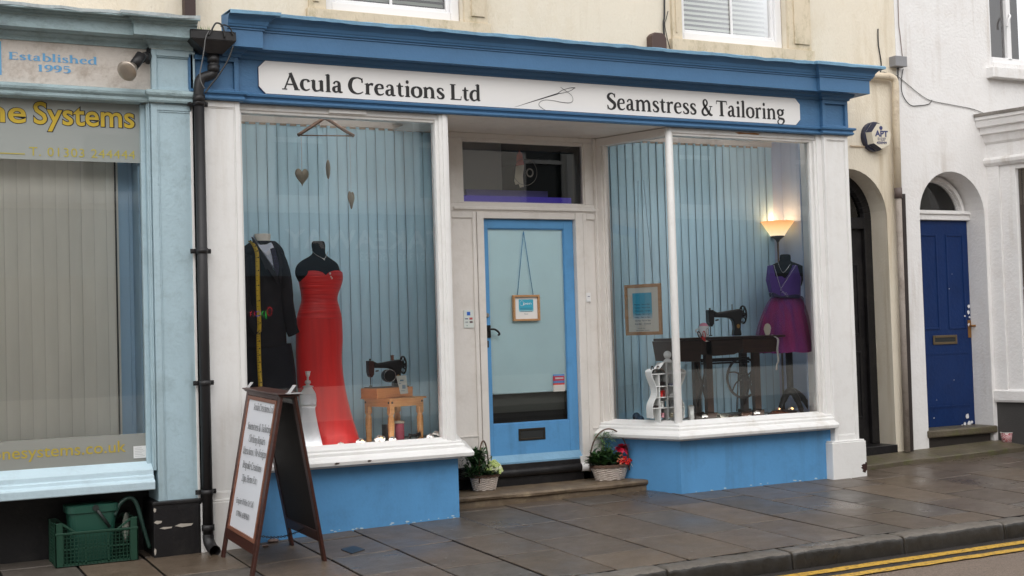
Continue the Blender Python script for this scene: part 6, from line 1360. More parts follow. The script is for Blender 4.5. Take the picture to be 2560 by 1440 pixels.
heart(820, 420, .11, .15, 338, 1.25, 'middle hanging heart seen edge on as a thin sliver')
heart(878, 497, .10, .14, 338, .75, 'lowest hanging heart on the longest pale ribbon')
# sewing machine generator (local frame: needle end -x, wheel +x)
def sewing_machine(name, loc, rz, s, label, bed=True, drum=False, rust=False, spool=None):
    e = empty(name, loc, rz=rz, label=label, cat='sewing machine')
    IR = M['iron']; sc_ = lambda mb: setattr(mb, 'v', [(x*s, y*s, z*s) for x, y, z in mb.v]) or mb
    b = MB()
    out = [(.055, 0), (.125, 0), (.118, .05), (.122, .10), (.135, .15), (.135, .195), (.12, .212), (.06, .205), (-.02, .193), (-.075, .188), (-.105, .205), (-.105, .15), (-.085, .150), (-.05, .148), (.01, .145), (.045, .135), (.06, .11), (.065, .06)]
    b.prism(out, -.032, .032); sc_(b).build('body', IR, e, bevel=.012*s, local=True, seg=3)
    h = MB().prism([(-.152, .21), (-.108, .208), (-.104, .16), (-.108, .10), (-.125, .075), (-.143, .085), (-.152, .12)], -.036, .036)
    sc_(h).build('head', plain('rusty_brown_plate', (.055, .018, .014), .35, .3) if rust else IR, e, bevel=.006*s, local=True)
    nb = MB().tube([(-.128, 0, .08), (-.128, 0, .012)], .004, 8).box(-.138, -.118, -.008, .008, .004, .012).tube([(-.128, 0, .21), (-.128, 0, .225)], .008, 8).tube([(-.14, -.03, .11), (-.165, -.035, .10)], .004, 6).tube([(-.1, -.04, .125), (-.075, -.045, .13)], .006, 6)
    sc_(nb).build('needle_bar', plain('dark_steel', (.08, .08, .08), .3, .8), e, local=True)
    wl = MB(); cx, cz, r = .150, .165, .068
    wl.tube([(cx+0*0, r*math.cos(2*PI*k/28), cz+r*math.sin(2*PI*k/28)) for k in range(29)], .0075, 8, caps=False)
    for k in range(7):
        a = 2*PI*k/7+.3; wl.tube([(cx, .014*math.cos(a), cz+.014*math.sin(a)), (cx, r*math.cos(a), cz+r*math.sin(a))], .005, 6)
    wl.tube([(cx-.02, 0, cz), (cx+.014, 0, cz)], .018, 12)
    sc_(wl); 
    # wheel turns about the arm axis; widen it in view
    wl.build('hand_wheel', M['iron'] if not rust else plain('chromed_black_wheel', (.05, .05, .05), .15, .7), e, local=True)
    sp_ = MB().tube([(.06, 0, .20), (.06, 0, .25)], .004, 6)
    sc_(sp_).build('spool_pin', plain('pin_steel', (.2, .2, .2), .3, .8), e, local=True)
    if spool: sc_(MB().lathe(.06, 0, [(.016, .208), (.016, .212), (.012, .214), (.012, .24), (.016, .242), (.016, .246)], 14)).build('thread_spool', spool, e, local=True)
    if bed: sc_(MB().box(-.2, .2, -.085, .085, -.012, 0.001)).build('bed', IR, e, bevel=.004*s, local=True)
    bg_ = MB().lathe(0, 0, [(.013, 0), (.013, .003)], 16); bg_.v = [(.092+x*1.0, -.036-z, .075+y*1.3) for x, y, z in bg_.v]; sc_(bg_).build('badge', plain('gold_badge', (.35, .20, .06), .4, .6), e, local=True)
    if drum:
        d2_ = MB().tube([(.02, -.04, .085), (.02, .03, .085)], .05, 24); sc_(d2_).build('motor_drum', IR, e, bevel=.004*s, local=True)
        r2_ = MB().tube([(.02+.049*math.cos(2*PI*k/24), -.041, .085+.049*math.sin(2*PI*k/24)) for k in range(25)], .003, 6, caps=False); sc_(r2_).build('drum_ring', plain('bright_steel', (.5, .5, .5), .2, .9), e, local=True)
    return e
# pine stool and machine in the left window
TH = math.radians(16); WT = .33
cz_t = PZ(977, 1000, .36); fx = PX(975, 1000, .36)
st_ = empty('wooden_stool', (fx, .36, FLZ), rz=TH, label='small orange pine stool under the left sewing machine', cat='stool')
ht = cz_t-FLZ+.012
MB().box(-.02, WT+.02, -.02, WT+.0, ht-.014, ht).build('stool_top', M['pine'], st_, local=True, bevel=.005)
ap = MB().box(.03, WT-.03, .0, .018, ht-.068, ht-.015).box(.0, .018, .03, WT-.03, ht-.068, ht-.015).box(WT-.018, WT, .03, WT-.03, ht-.068, ht-.015); ap.build('apron', M['pine'], st_, local=True, bevel=.002)
for (a, b) in ((.0, .0), (WT-.042, .0), (.0, WT-.042), (WT-.042, WT-.042)):
    l = MB().box(a, a+.042, b, b+.042, ht-.12, ht-.0145); ca_, cb_ = a+.021, b+.021
    sq = lambda r, z: [(ca_+r*math.cos(PI/4+PI/2*k), cb_+r*math.sin(PI/4+PI/2*k), z) for k in range(4)]
    pr_ = [(.029, ht-.1201), (.020, ht-.135), (.026, ht-.16), (.027, ht-.2), (.022, 0)]
    o8 = lambda r, z: [(ca_+r*math.cos(2*PI*k/8+PI/8), cb_+r*math.sin(2*PI*k/8+PI/8), z) for k in range(8)]
    l.rings([o8(r, z) for r, z in pr_], smooth=False); l.build('leg', M['pine'], st_, local=True, bevel=.002)
hl_ = MB()
for (x, y, d) in ((.012, -.0, 0), (.0, .012, 1), (WT-.022, -.0, 0), (.0, WT-.022, 1)):
    if d == 0: hl_.tube([(x+.008, -.001, ht-.035), (x+.008, .003, ht-.035)], .009, 12)
    else: hl_.tube([(-.001, y+.008, ht-.035), (.003, y+.008, ht-.035)], .009, 12)
hl_.build('screw_holes', M['dark'], st_, local=True)
THc = math.radians(15); cfx = PX(943, 988, .33)
cs_ = empty('machine_case', (cfx, .33, FLZ+ht), rz=THc, label='orange varnished wooden base box on the pine stool', cat='box')
CW, CD, CHh = .345, .215, .082
MB().box(0, CW, 0, CD, .004, CHh).build('box_body', M['pine2'], cs_, local=True, bevel=.004); MB().box(-.004, CW+.004, -.004, CD+.004, .0, .0039).build('box_foot', M['pine2'], cs_, local=True)
MB().box(.02, CW-.02, .02, CD-.02, CHh+.0005, CHh+.006).build('black_bed_plate', M['iron'], cs_, local=True)
c_, s_n = math.cos(THc), math.sin(THc)
mx_, my_ = .165, CD/2
sewing_machine('sewing_machine', (cfx+mx_*c_-my_*s_n, .33+mx_*s_n+my_*c_, FLZ+ht+CHh+.007), THc-.28, .98, 'old black sewing machine with brown faceplate on the wooden base box in the left window', bed=False, drum=True, rust=True, spool=plain('brown_thread', (.22, .12, .09), .7))
# price card leaning on the case, white doily
cd0 = [P(x, y, .31) for x, y in ((1001, 985), (1020, 983), (1014, 938), (990, 940))]
pcd = MB().prism(cd0, .305, .309).build('price_card', plain('pale_grey_card', (.45, .47, .44), .5), None); pcd.location = (0, 0, 0); tag(pcd, 'pale leaflet card leaning on the front of the wooden base box', 'card')
qd = MB(); 
for (a, b, c, d) in ((1000, 949, 1009, 953), (1006, 962, 1014, 972), (997, 958, 1003, 960), (1003, 976, 1012, 978)):
    x0_, z0_ = P(a, d, .303); x1_, z1_ = P(c, b, .303); qd.box(x0_, x1_, .3035, .3045, z0_, z1_)
qo = qd.build('printed_marks', plain('blue_grey_print', (.10, .18, .25), .6), pcd)
# tin with pink thread, mini machine, black box
tn = empty('thread_tin', (PX(998, 1095, .55), .55, FLZ), label='pink reel of thread with a cream lid standing under the pine stool', cat='reel')
x_, _ = P(999, 1070, .55); rt = (PX(1010, 1070, .55)-PX(988, 1070, .55))/2; zt_ = PZ(999, 1052, .55)
MB().lathe(x_, .55, [(rt*.97, FLZ), (rt*.97, zt_-.02)], 20).build('reel_body', plain('pink_thread', (.55, .12, .18), .6), tn); MB().lathe(x_, .55, [(rt*1.05, zt_-.0199), (rt*1.05, zt_), (rt*.4, zt_+.002)], 20).build('lid', plain('cream_lid', (.6, .55, .45), .5), tn)
tag(setloc(MB().box(PX(964, 1080, .52), PX(978, 1080, .52), .50, .6, FLZ, PZ(970, 1062, .52)), 'black_box', M['iron'], bevel=.003), 'small upright black box behind the front leg of the pine stool', 'box')
sewing_machine('toy_sewing_machine', (PX(1036, 1090, .42), .42, FLZ+.006), .0, .30, 'tiny black toy sewing machine under the right side of the pine stool')
# warm flower lights
FW = plain('white_silk_petals', (.72, .70, .68), .6); WARM = plain('warm_led', (1, .6, .2), emit=(1, .45, .12), es=6.)
Q = random.Random(4)
def flower(px, py, r, lab, lit=False, Y=.16):
    x, z = P(px, py, Y); z = max(z, FLZ+r*.6); e = empty('silk_flower', (x, Y, FLZ), label=lab, cat='flower', group='white silk flower lights along the window sills')
    m_ = MB()
    for k in range(6):
        a = 2*PI*k/6+Q.random(); m_.sphere((x+r*.75*math.cos(a), Y+r*.6*math.sin(a), z+r*.2*math.sin(a*2)), r*.55, 8, 5, (1, 1, .8))
    m_.sphere((x, Y, z+r*.2), r*.6, 8, 5); m_.build('petals', FW, e)
    if lit: MB().sphere((x, Y-r*.95, z), r*.3, 8, 5).build('bulb', WARM, e)
for t in ((852, 1110, .02, 'white silk flower at the hem of the red gown'), (902, 1103, .03, 'white silk flower just right of the red gown hem', 1), (949, 1096, .036, 'lit white silk flower between the stool legs', 1), (981, 1097, .024, 'white silk flower in front of the middle stool leg'), (1076, 1090, .026, 'white silk flower right of the stool, nearer to it'), (1090, 1084, .028, 'taller white silk flower right of the stool'), (1106, 1080, .03, 'white silk flower in the right corner of the left window')):
    flower(t[0], t[1], t[2], t[3], len(t) > 4)
# ================================================================ DOOR: open sign, stickers, bell, card notice
dyf = BY+.03
def framed(name, label, corners_c, w, h, U_, N_, fw, matf, depth=.018):
    "corners_c centre point; U_ right, N_ outward normal; returns root + to-world function"
    U_ = Vector(U_).normalized(); N_ = Vector(N_).normalized(); Zv = Vector((0, 0, 1)); C_ = Vector(corners_c)
    e = empty(name, C_-Zv*h/2, label=label, cat='framed sign')
    f = lambda u, v, d=0: C_+U_*u+Zv*v+N_*d
    mb = MB()
    def bar(u0, u1, v0, v1, d0, d1): mb.hexa([f(u0, v0, d0), f(u1, v0, d0), f(u1, v0, d1), f(u0, v0, d1)], [f(u0, v1, d0), f(u1, v1, d0), f(u1, v1, d1), f(u0, v1, d1)])
    bar(-w/2, -w/2+fw, -h/2, h/2, 0, depth); bar(w/2-fw, w/2, -h/2, h/2, 0, depth); bar(-w/2+fw, w/2-fw, -h/2, -h/2+fw, 0, depth); bar(-w/2+fw, w/2-fw, h/2-fw, h/2, 0, depth)
    mb.build('frame', matf, e, bevel=.002)
    return e, f
def pq(f, u0, u1, v0, v1, d0, d1): return MB().hexa([f(u0, v0, d0), f(u1, v0, d0), f(u1, v0, d1), f(u0, v0, d1)], [f(u0, v1, d0), f(u1, v1, d0), f(u1, v1, d1), f(u0, v1, d1)])
OAK = wood('light_oak_frame', (.38, .19, .08), (.50, .28, .13), .5)
def fade(name, c1, c2, z0, z1):
    m, nt, b = new_mat(name); tc = N(nt, 'ShaderNodeTexCoord'); sx = N(nt, 'ShaderNodeSeparateXYZ'); nt.links.new(tc.outputs['Object'], sx.inputs[0])
    mr = N(nt, 'ShaderNodeMapRange'); mr.inputs['From Min'].default_value = z0; mr.inputs['From Max'].default_value = z1; nt.links.new(sx.outputs[2], mr.inputs[0])
    nt.links.new(ramp(nt, mr.outputs[0], [(0, c1), (.45, c2)]), b.inputs['Base Color']); b.inputs['Roughness'].default_value = .4; return m
yo = dyf-.0; xa, za_ = P(1283, 803, yo); xb_, zb_ = P(1347, 737, yo); ww, hh = xb_-xa, zb_-za_
e, f = framed('open_sign', 'small oak framed OPEN sign hanging by blue ribbon on the door glass', ((xa+xb_)/2, dyf+.012, (za_+zb_)/2), ww, hh, (1, 0, 0), (0, -1, 0), .017, OAK, .03)
ow_ = pq(f, -ww/2+.016, ww/2-.016, -hh/2+.016, hh/2-.016, .004, .010).build('card', plain('white_card', (.74, .73, .71), .5), e)
u0, u1 = -ww*.27, ww*.28
bp3 = pq(f, u0, u1, -hh*.14, hh*.33, .011, .0115).build('blue_print', fade('turquoise_print', (.45, .70, .75), (.05, .37, .52), hh*.34, hh*.6), e)
l_ = MB(); sans(l_, 'pen', f(u0+.045, hh*.13, .0125), (1, 0, 0), (0, 0, 1), ww*.30, .022); 
oc = [(f(u0+.028+.018*math.cos(2*PI*k/20), hh*.18+.022*math.sin(2*PI*k/20), .0125)) for k in range(21)]; l_.tube(oc, .0011, 5, caps=False); l_.build('lettering', plain('white_print', (.8, .8, .8), .5), e)
l_ = MB(); sans(l_, 'Please', f(-.018, -hh*.25, .0125), (1, 0, 0), (0, 0, 1), .036, .009)
for k in range(3): l_.box(*(lambda a, b: (a.x, b.x, a.y-.0004, a.y, a.z, b.z))(f(u0+.012, -hh*.02-.014*k, .012), f(u1-.012, -hh*.02-.014*k+.004, .012)))
l_.build('small_print', plain('teal_grey_print', (.05, .15, .19), .6), e)
rp = [P(x, y, dyf+.008) for x, y in ((1294, 737), (1309, 578), (1333, 737))]
rbm = MB().tube([(rp[0][0], dyf+.010, rp[0][1]), (rp[1][0], dyf+.010, rp[1][1])], .0032, 6).tube([(rp[1][0], dyf+.010, rp[1][1]), (rp[2][0], dyf+.010, rp[2][1])], .0032, 6)
rbm.build('hanging_ribbon', plain('blue_ribbon', (.05, .22, .42), .5), e)
# warning sticker
s0x, s0z = P(1384, 979, dyf+.012); s1x, s1z = P(1411, 935, dyf+.012); stk = empty('door_sticker', (s0x, dyf+.014, s0z), label='red, blue and white security sticker low on the door glass', cat='sticker')
H_ = s1z-s0z
for i, (a, b, c) in enumerate(((0, .38, (.62, .60, .56)), (.38, .48, (.55, .05, .03)), (.48, .62, (.10, .20, .42)), (.62, .9, (.40, .03, .06)), (.9, 1., (.12, .28, .55)))):
    MB().box(s0x, s1x, dyf+.013, dyf+.0145, s0z+H_*a+.0002, s0z+H_*b).build('sticker_band', plain('sticker_%d' % i, c, .4), stk)
l_ = MB(); sans(l_, 'Banham', (s0x+.014, dyf+.0125, s0z+H_*.72), (1, 0, 0), (0, 0, 1), .05, .014)if False else None
for k in range(4): l_.box(s0x+.006, s1x-.008, dyf+.0122, dyf+.0128, s0z+H_*(.08+.075*k), s0z+H_*(.08+.075*k)+.003)
l_.box(s0x+.02, s1x-.01, dyf+.0122, dyf+.0128, s0z+H_*.72, s0z+H_*.82); l_.build('small_print', plain('pale_small_print', (.45, .42, .42), .6), stk)
# card payment notice on left porch panel
yy = BY-.001; c0x, c0z = P(1160, 820, yy); c1x, c1z = P(1183, 775, yy)
pc_ = empty('payment_notice', (c0x, yy, c0z), label='white card-payment notice on the porch panel left of the door', cat='notice')
MB().box(c0x, c1x, yy-.004, yy+.0025, c0z, c1z).build('plate', plain('pale_mint_plate', (.66, .70, .67), .4), pc_, bevel=.001)
Wn, Hn = c1x-c0x, c1z-c0z
for nm, (a, b, c, d), cc_ in (('blue_symbol', (.32, .70, .66, .9), (.02, .12, .5)), ('red_symbol', (.56, .46, .88, .58), (.45, .08, .08)), ('dark_symbol', (.12, .48, .42, .54), (.08, .1, .2)), ('grey_symbol', (.14, .28, .42, .36), (.35, .38, .4)), ('maroon_symbol', (.58, .27, .88, .38), (.12, .08, .08)), ('tiny_symbol', (.26, .1, .34, .16), (.1, .3, .2))):
    MB().box(c0x+Wn*a, c0x+Wn*c, yy-.005, yy-.0041, c0z+Hn*b, c0z+Hn*d).build(nm, plain(nm, cc_, .5), pc_)
b0x, b0z = P(1464, 755, yy); b1x, b1z = P(1474, 732, yy)
be = empty('doorbell', (b0x, yy, b0z), label='small white doorbell on the porch panel right of the door', cat='doorbell')
MB().box(b0x, b1x, yy-.02, yy+.0025, b0z, b1z).build('housing', M['upvc'], be, bevel=.004); MB().box(b0x+.012, b1x-.012, yy-.023, yy-.0201, b0z+.045, b1z-.03).build('button', plain('dark_blue_button', (.03, .03, .12), .4), be)
# transom pennant (red and white rosette tail)
tp_ = empty('pennant', (PX(1300, 460, BY+.02), BY+.02, PZ(1300, 470, BY+.02)), label='faded red and white ribbon hanging behind the glass above the door', cat='ribbon')
yq = BY+.06
patch('red_ribbon', [(1290, 415), (1292, 388), (1298, 376), (1305, 384), (1310, 412)], yq, yq-.003, yq+.003, plain('faded_red', (.5, .09, .06), .7), tp_, .001)
patch('white_ribbon', [(1290, 415), (1310, 412), (1307, 440), (1309, 467), (1300, 469), (1297, 460), (1289, 462), (1286, 452)], yq, yq-.003, yq+.003, plain('cream_ribbon', (.6, .56, .45), .7), tp_, .001)
# ================================================================ RIGHT WINDOW
# framed hours notice on the splayed pane
pd = SPt(0, .13, 0); cen = PP(1610, 774, pd, sn); cw = (PP(1655, 774, pd, sn)-PP(1565, 774, pd, sn)).length; chh = (PP(1610, 711, pd, sn)-PP(1610, 838, pd, sn)).length
e, f = framed('hours_sign', 'oak framed turquoise opening hours sign hanging in the splayed pane', cen, cw, chh, -sv, -sn, .028, OAK, .02)
pq(f, -cw/2+.027, cw/2-.027, -chh/2+.027, chh/2-.027, .004, .010).build('mount', plain('ivory_mount', (.66, .66, .60), .6), e)
u0, u1 = -cw*.29, cw*.24; v1 = chh*.33
pq(f, u0, u1, -chh*.19, v1, .011, .0118).build('blue_print', fade('turquoise_sheet', (.62, .66, .66), (.04, .38, .58), chh*.30, chh*.62), e)
l_ = MB()
for k, t in enumerate(('Monday - 9am to 5pm', 'Tuesday - 9am to 5pm', 'Wednesday - Closed', 'Thursday - 9am to 5pm', 'Friday - 9am to 5pm', 'Saturday - 9am to 2pm', 'Sunday - Closed')): sans(l_, t, f(u0+.02, v1-.105-.028*k, .0125), -sv, (0, 0, 1), (u1-u0)*.82, .012, bold=.012)
sans(l_, 'Out of Hours', f(u0+.05, v1-.31, .0125), -sv, (0, 0, 1), (u1-u0)*.4, .008); sans(l_, 'Appointments Available', f(u0+.03, v1-.328, .0125), -sv, (0, 0, 1), (u1-u0)*.7, .008); sans(l_, 'Call 07904 698960', f(u0+.03, v1-.352, .0125), -sv, (0, 0, 1), (u1-u0)*.72, .011)
l_.build('lettering', plain('dark_teal_print', (.008, .06, .12), .6), e)
MB().tube([f(-cw*.12, chh/2, .01), f(-.01, 1.12, .01)], .003, 5).tube([f(cw*.3, chh/2, .01), f(.05, 1.12, .01)], .003, 5).build('hanging_ribbon', plain('pale_blue_ribbon', (.22, .36, .5), .5), e)
# floor lamp
YL = .84
lp_ = empty('floor_lamp', (PX(1943, 900, YL), YL, FLZ), label='lit uplighter floor lamp with a glowing glass bowl in the right window', cat='lamp')
lx0 = PX(1944, 590, YL); zb0, zb1 = PZ(1944, 590, YL), PZ(1944, 554, YL); rb_ = (PX(1980, 555, YL)-PX(1909, 555, YL))/2*.95
def bowlmat():
    m, nt, b = new_mat('glowing_amber_glass'); tc = N(nt, 'ShaderNodeTexCoord'); sx = N(nt, 'ShaderNodeSeparateXYZ'); nt.links.new(tc.outputs['Object'], sx.inputs[0])
    mr = N(nt, 'ShaderNodeMapRange'); mr.inputs['From Min'].default_value = zb0-FLZ; mr.inputs['From Max'].default_value = zb1-FLZ; nt.links.new(sx.outputs[2], mr.inputs[0])
    nt.links.new(ramp(nt, mr.outputs[0], [(0, (1, .80, .50)), (.5, (1, .66, .28)), (1, (.9, .36, .10))]), b.inputs['Emission Color']); b.inputs['Emission Strength'].default_value = .72
    b.inputs['Base Color'].default_value = (.6, .45, .3, 1); b.inputs['Roughness'].default_value = .3; return m
MB().lathe(lx0, YL, [(rb_*.40, zb0), (rb_*.62, zb0+(zb1-zb0)*.4), (rb_*.98, zb1-.004), (rb_, zb1), (rb_*.96, zb1-.006), (rb_*.38, zb0+.01)], 32, cap0=False, cap1=False).build('glass_bowl', bowlmat(), lp_)
MB().lathe(lx0, YL, [(.012, zb0-.06), (.02, zb0-.04), (rb_*.42, zb0-.004), (rb_*.3, zb0+.02)], 20).tube([(lx0, YL, FLZ+.02), (lx0, YL, zb0-.05)], .0095, 10).lathe(lx0, YL, [(.12, FLZ), (.12, FLZ+.012), (.03, FLZ+.03)], 28).build('stand', plain('brushed_brown_metal', (.16, .12, .10), .35, .7), lp_)
ld_ = bpy.data.lights.new('lamp_bulb', 'POINT'); lo_ = bpy.data.objects.new('lamp_bulb', ld_); col.objects.link(lo_); lo_.parent = lp_; lo_.location = (lx0-lp_.location.x, 0, zb1+.02-FLZ); ld_.energy = 1.0; ld_.color = (1, .58, .28); ld_.shadow_soft_size = .05
# treadle table
YT = .20
zt = PZ(1830, 841, YT); xtl, xtr = PX(1688, 846, YT), PX(1964, 838, YT)
tt = empty('treadle_table', ((xtl+xtr)/2, YT+.15, FLZ), label='dark wood and cast iron treadle table in the right window', cat='table')
DWd = M['darkwood']
MB().box(xtl, xtr, YT, YT+.34, zt-.022, zt).build('table_top', DWd, tt, bevel=.005)
xd0, xd1 = PX(1690, 880, YT), PX(1755, 880, YT); MB().hexa([(xd0+.0, YT+.02, PZ(1700, 903, YT)), (xd1, YT+.02, PZ(1750, 905, YT)), (xd1, YT+.32, PZ(1750, 905, YT)), (xd0, YT+.32, PZ(1700, 903, YT))], [(xd0-.03, YT+.02, zt-.0225), (xd1+.02, YT+.02, zt-.0225), (xd1+.02, YT+.32, zt-.0225), (xd0-.03, YT+.32, zt-.0225)]).build('drawer', DWd, tt, bevel=.004)
xe0, xe1 = PX(1862, 870, YT), PX(1946, 870, YT); MB().box(xe0, xe1, YT+.02, YT+.32, PZ(1900, 881, YT), zt-.0225).build('drawer', wood('dark_brown_drawer', (.03, .014, .009), (.05, .025, .015), .35), tt, bevel=.004)
MB().prism([P(x, y, YT) for x, y in ((1755, 845), (1755, 886), (1790, 890), (1840, 886), (1852, 880), (1862, 870), (1862, 845))], YT+.025, YT+.05).build('apron', DWd, tt, bevel=.002)
def leg(px, Y, w=.033, y2=1040):
    x = PX(px, 950, Y); mb = MB().box(x-w, x+w, Y-.025, Y+.025, FLZ, zt-.03); mb.box(x-w*1.5, x+w*1.5, Y-.04, Y+.04, FLZ, FLZ+.09); return mb.build('leg', DWd, tt, bevel=.004)
YL0, YL1 = YT+.05, YT+.24
leg(1771, YL0); leg(1890, YL0); leg(1741, YL1, .031); leg(1859, YL1, .031)
xl_, xr_ = PX(1771, 950, YL0), PX(1890, 950, YL0)
ir = MB(); ym = (YL0+YL1)/2
for zz, h in ((PZ(1810, 900, YL0), .016), (PZ(1810, 908, YL0), .008)): ir.box(xl_, xr_, ym-.01, ym+.01, zz-h, zz+h)
ir.box(xl_, xr_, ym-.1, ym+.1, FLZ+.05, FLZ+.065)
for xx in (xl_, xr_):
    ir.tube([(xx, YL0, FLZ+.1), (xx, YL1, zt-.2)], .012, 8); ir.tube([(xx, YL1, FLZ+.1), (xx, YL0, zt-.2)], .012, 8)
ir.build('iron_frame', M['iron'], tt)
wx, wz = P(1855, 944, ym); wr = .175
wh = MB().tube([(wx+wr*math.cos(2*PI*k/36), ym-.02, wz+wr*math.sin(2*PI*k/36)) for k in range(37)], .011, 8, caps=False)
for k in range(6):
    a = 2*PI*k/6+.4; a2 = a+.35; wh.tube(catmull([(wx+.02*math.cos(a), ym-.02, wz+.02*math.sin(a)), (wx+wr*.55*math.cos(a+.1), ym-.02, wz+wr*.55*math.sin(a+.1)), (wx+wr*math.cos(a2), ym-.02, wz+wr*math.sin(a2))], 4), .007, 6)
wh.tube([(wx, ym-.05, wz), (wx, ym+.02, wz)], .028, 14); wh.build('treadle_wheel', M['iron'], tt)
pm_ = P(1836, 1005, ym); MB().tube([(wx-.06, ym-.03, wz+.05), (pm_[0], ym-.03, FLZ+.08)], .006, 6).build('pitman_rod', M['iron'], tt)
xs_, zs2 = PX(1822, 842, YT+.2), zt
sewing_machine('sewing_machine', (PX(1815, 842, YT+.18), YT+.18, zt+.004), -.25, 1.12, 'old black sewing machine mounted on the dark treadle table in the right window', bed=False)
# things on the table
Yc = YT+.06
mg = empty('mug', (PX(1759, 843, Yc), Yc, zt), label='white mug filled with a pink pin cushion beside the right sewing machine', cat='mug')
mx0, mx1 = PX(1749, 830, Yc), PX(1770, 830, Yc); mr_ = (mx1-mx0)/2; mxc = (mx0+mx1)/2; mzt = PZ(1760, 815, Yc)
MB().lathe(mxc, Yc, [(mr_*.95, zt+.001), (mr_, zt+.01), (mr_, mzt), (mr_*.9, mzt), (mr_*.88, mzt-.02)], 24).build('cup', plain('white_ceramic', (.72, .74, .78), .2), mg)
MB().tube(catmull([(mxc-mr_+.005, Yc, mzt-.02), (mxc-mr_-.035, Yc, mzt-.03), (mxc-mr_-.035, Yc, zt+.05), (mxc-mr_+.005, Yc, zt+.03)], 5), .006, 8).build('mug_handle', plain('white_ceramic', (.72, .74, .78), .2), mg)
MB().sphere((mxc, Yc, mzt-.005), mr_*.92, 16, 8, (1, 1, .8)).build('pin_cushion', plain('pink_cushion', (.75, .30, .42), .7), mg)
MB().tube([(mxc+.005+.014*math.cos(2*PI*k/16), Yc-mr_-.002, (zt+mzt)/2+.028*math.sin(2*PI*k/16)) for k in range(17)], .0015, 5, caps=False).build('drawn_motif', M['ink'], mg)
sc_e = empty('scissors', (PX(1758, 845, YT-.01), YT-.01, zt-.02), label='red and black handled scissors lying over the table edge by the mug', cat='scissors')
def loop(cx, cz, rx, rz_, a, y, r, mat, nm):
    c, s = math.cos(a), math.sin(a); MB().tube([(cx+(rx*math.cos(t)*c-rz_*math.sin(t)*s), y, cz+(rx*math.cos(t)*s+rz_*math.sin(t)*c)) for t in [2*PI*k/18 for k in range(19)]], r, 6, caps=False).build(nm, mat, sc_e)
RD = plain('red_scissor_handle', (.5, .02, .02), .3)
sx_, sz_ = P(1750, 838, YT-.02); loop(sx_, sz_, .014, .034, .45, YT-.015, .0045, M['iron'], 'finger_loop')
sx_, sz_ = P(1761, 837, YT-.02); loop(sx_, sz_, .013, .032, .05, YT-.015, .0045, RD, 'finger_loop')
a = P(1757, 845, YT-.02); b = P(1768, 852, YT-.02); MB().tube([(a[0]-.01, YT-.015, a[1]+.01), (b[0]-.015, YT-.015, b[1])], [.012, .009], 8).build('blade_joint', RD, sc_e)
MB().tube([(b[0]-.015, YT-.015, b[1]), (b[0]+.03, YT-.01, b[1]-.006)], [.006, .002], 6).build('blade', plain('scissor_steel', (.5, .5, .48), .3, .9), sc_e)
ov = MB().prism([P(1919+9*math.cos(2*PI*k/24)*(1 if math.sin(2*PI*k/24) > 0 else .85), 824-15.5*math.sin(2*PI*k/24), YT+.05) for k in range(24)], YT+.05, YT+.056)
tag(setloc(ov, 'oval_card', plain('ivory_card', (.62, .60, .48), .6)), 'upright ivory oval card on the right end of the treadle table', 'card')
wt = [(*((lambda q: (q[0], YT-.006, q[1]))(P(x, y, YT-.01))),) for x, y in ((1940, 843), (1946, 850), (1944, 875), (1947, 900), (1943, 912), (1942, 925))]
wto = MB().sheet(catmull([(wt[0][0]-.02, YT+.02, zt+.003)]+wt, 4), (.022, 0, 0)); tag(setloc(wto, 'tape_measure', plain('white_tape', (.6, .6, .58), .5), solid=.0015), 'white tape measure dangling from the right end of the treadle table', 'tape measure')
# white shelf unit in dressmaker shape
YQ = .20
sh = empty('display_shelf', (PX(1670, 1040, YQ), YQ, FLZ), label='white dummy-shaped shelf unit with sewing notions behind the window corner post', cat='shelf')
out = [(1632.5, 1046), (1631, 1024), (1632.5, 1010), (1641.5, 989), (1641, 971), (1632.5, 949), (1628, 932), (1630, 926), (1638, 922), (1648, 922), (1657, 909), (1659, 906)]
outl = catmull([tuple(map(float, p)) for p in out], 3); mir = [(2*1671.5-x, y-.4) for x, y in reversed(outl)]
poly = [P(x, y, YQ) for x, y in outl+mir]
SW = plain('white_shelf_paint', (.68, .69, .68), .45)
MB().prism(poly, YQ+.085, YQ+.095).build('back_panel', SW, sh)
eg = MB(); npz = len(poly)
for i in range(npz):
    (a, za_), (b, zb_) = poly[i], poly[(i+1) % npz]; cx_ = PX(1671, 980, YQ); ia = a+(.006 if a < cx_ else -.006); ib = b+(.006 if b < cx_ else -.006)
    if i == npz-1: continue
    eg.hexa([(a, YQ, za_), (ia, YQ, za_), (ia, YQ+.0849, za_), (a, YQ+.0849, za_)], [(b, YQ, zb_), (ib, YQ, zb_), (ib, YQ+.0849, zb_), (b, YQ+.0849, zb_)])
eg.build('side_panels', SW, sh)
sf_ = MB()
for yy, l, r in ((936, 1631, 1712), (967, 1640, 1703), (994.6, 1640, 1703), (1021.5, 1632, 1712)):
    a, z = P(l, yy, YQ); b, _ = P(r, yy, YQ); sf_.box(a, b, YQ+.002, YQ+.084, z-.004, z+.004)
sf_.build('shelf_boards', SW, sh)
dv = MB()
for xx, y0_, y1_ in ((1651.5, 935, 1044), (1671.5, 908, 1044), (1691, 935, 1044)):
    a, z = P(xx, y1_, YQ); _, z2 = P(xx, y0_, YQ); dv.box(a-.004, a+.004, YQ, YQ+.084, FLZ, z2)
dv.build('dividers', SW, sh)
kx_, kz_ = P(1668.5, 887, YQ+.04); kr = .034
MB().lathe(kx_, YQ+.04, [(.05, PZ(1668, 907, YQ)), (.03, PZ(1668, 900, YQ)), (.014, PZ(1668, 896, YQ)), (.014, kz_-kr*.9)], 18).sphere((kx_, YQ+.04, kz_), kr, 18, 10).build('finial', SW, sh)
Qn = random.Random(2)
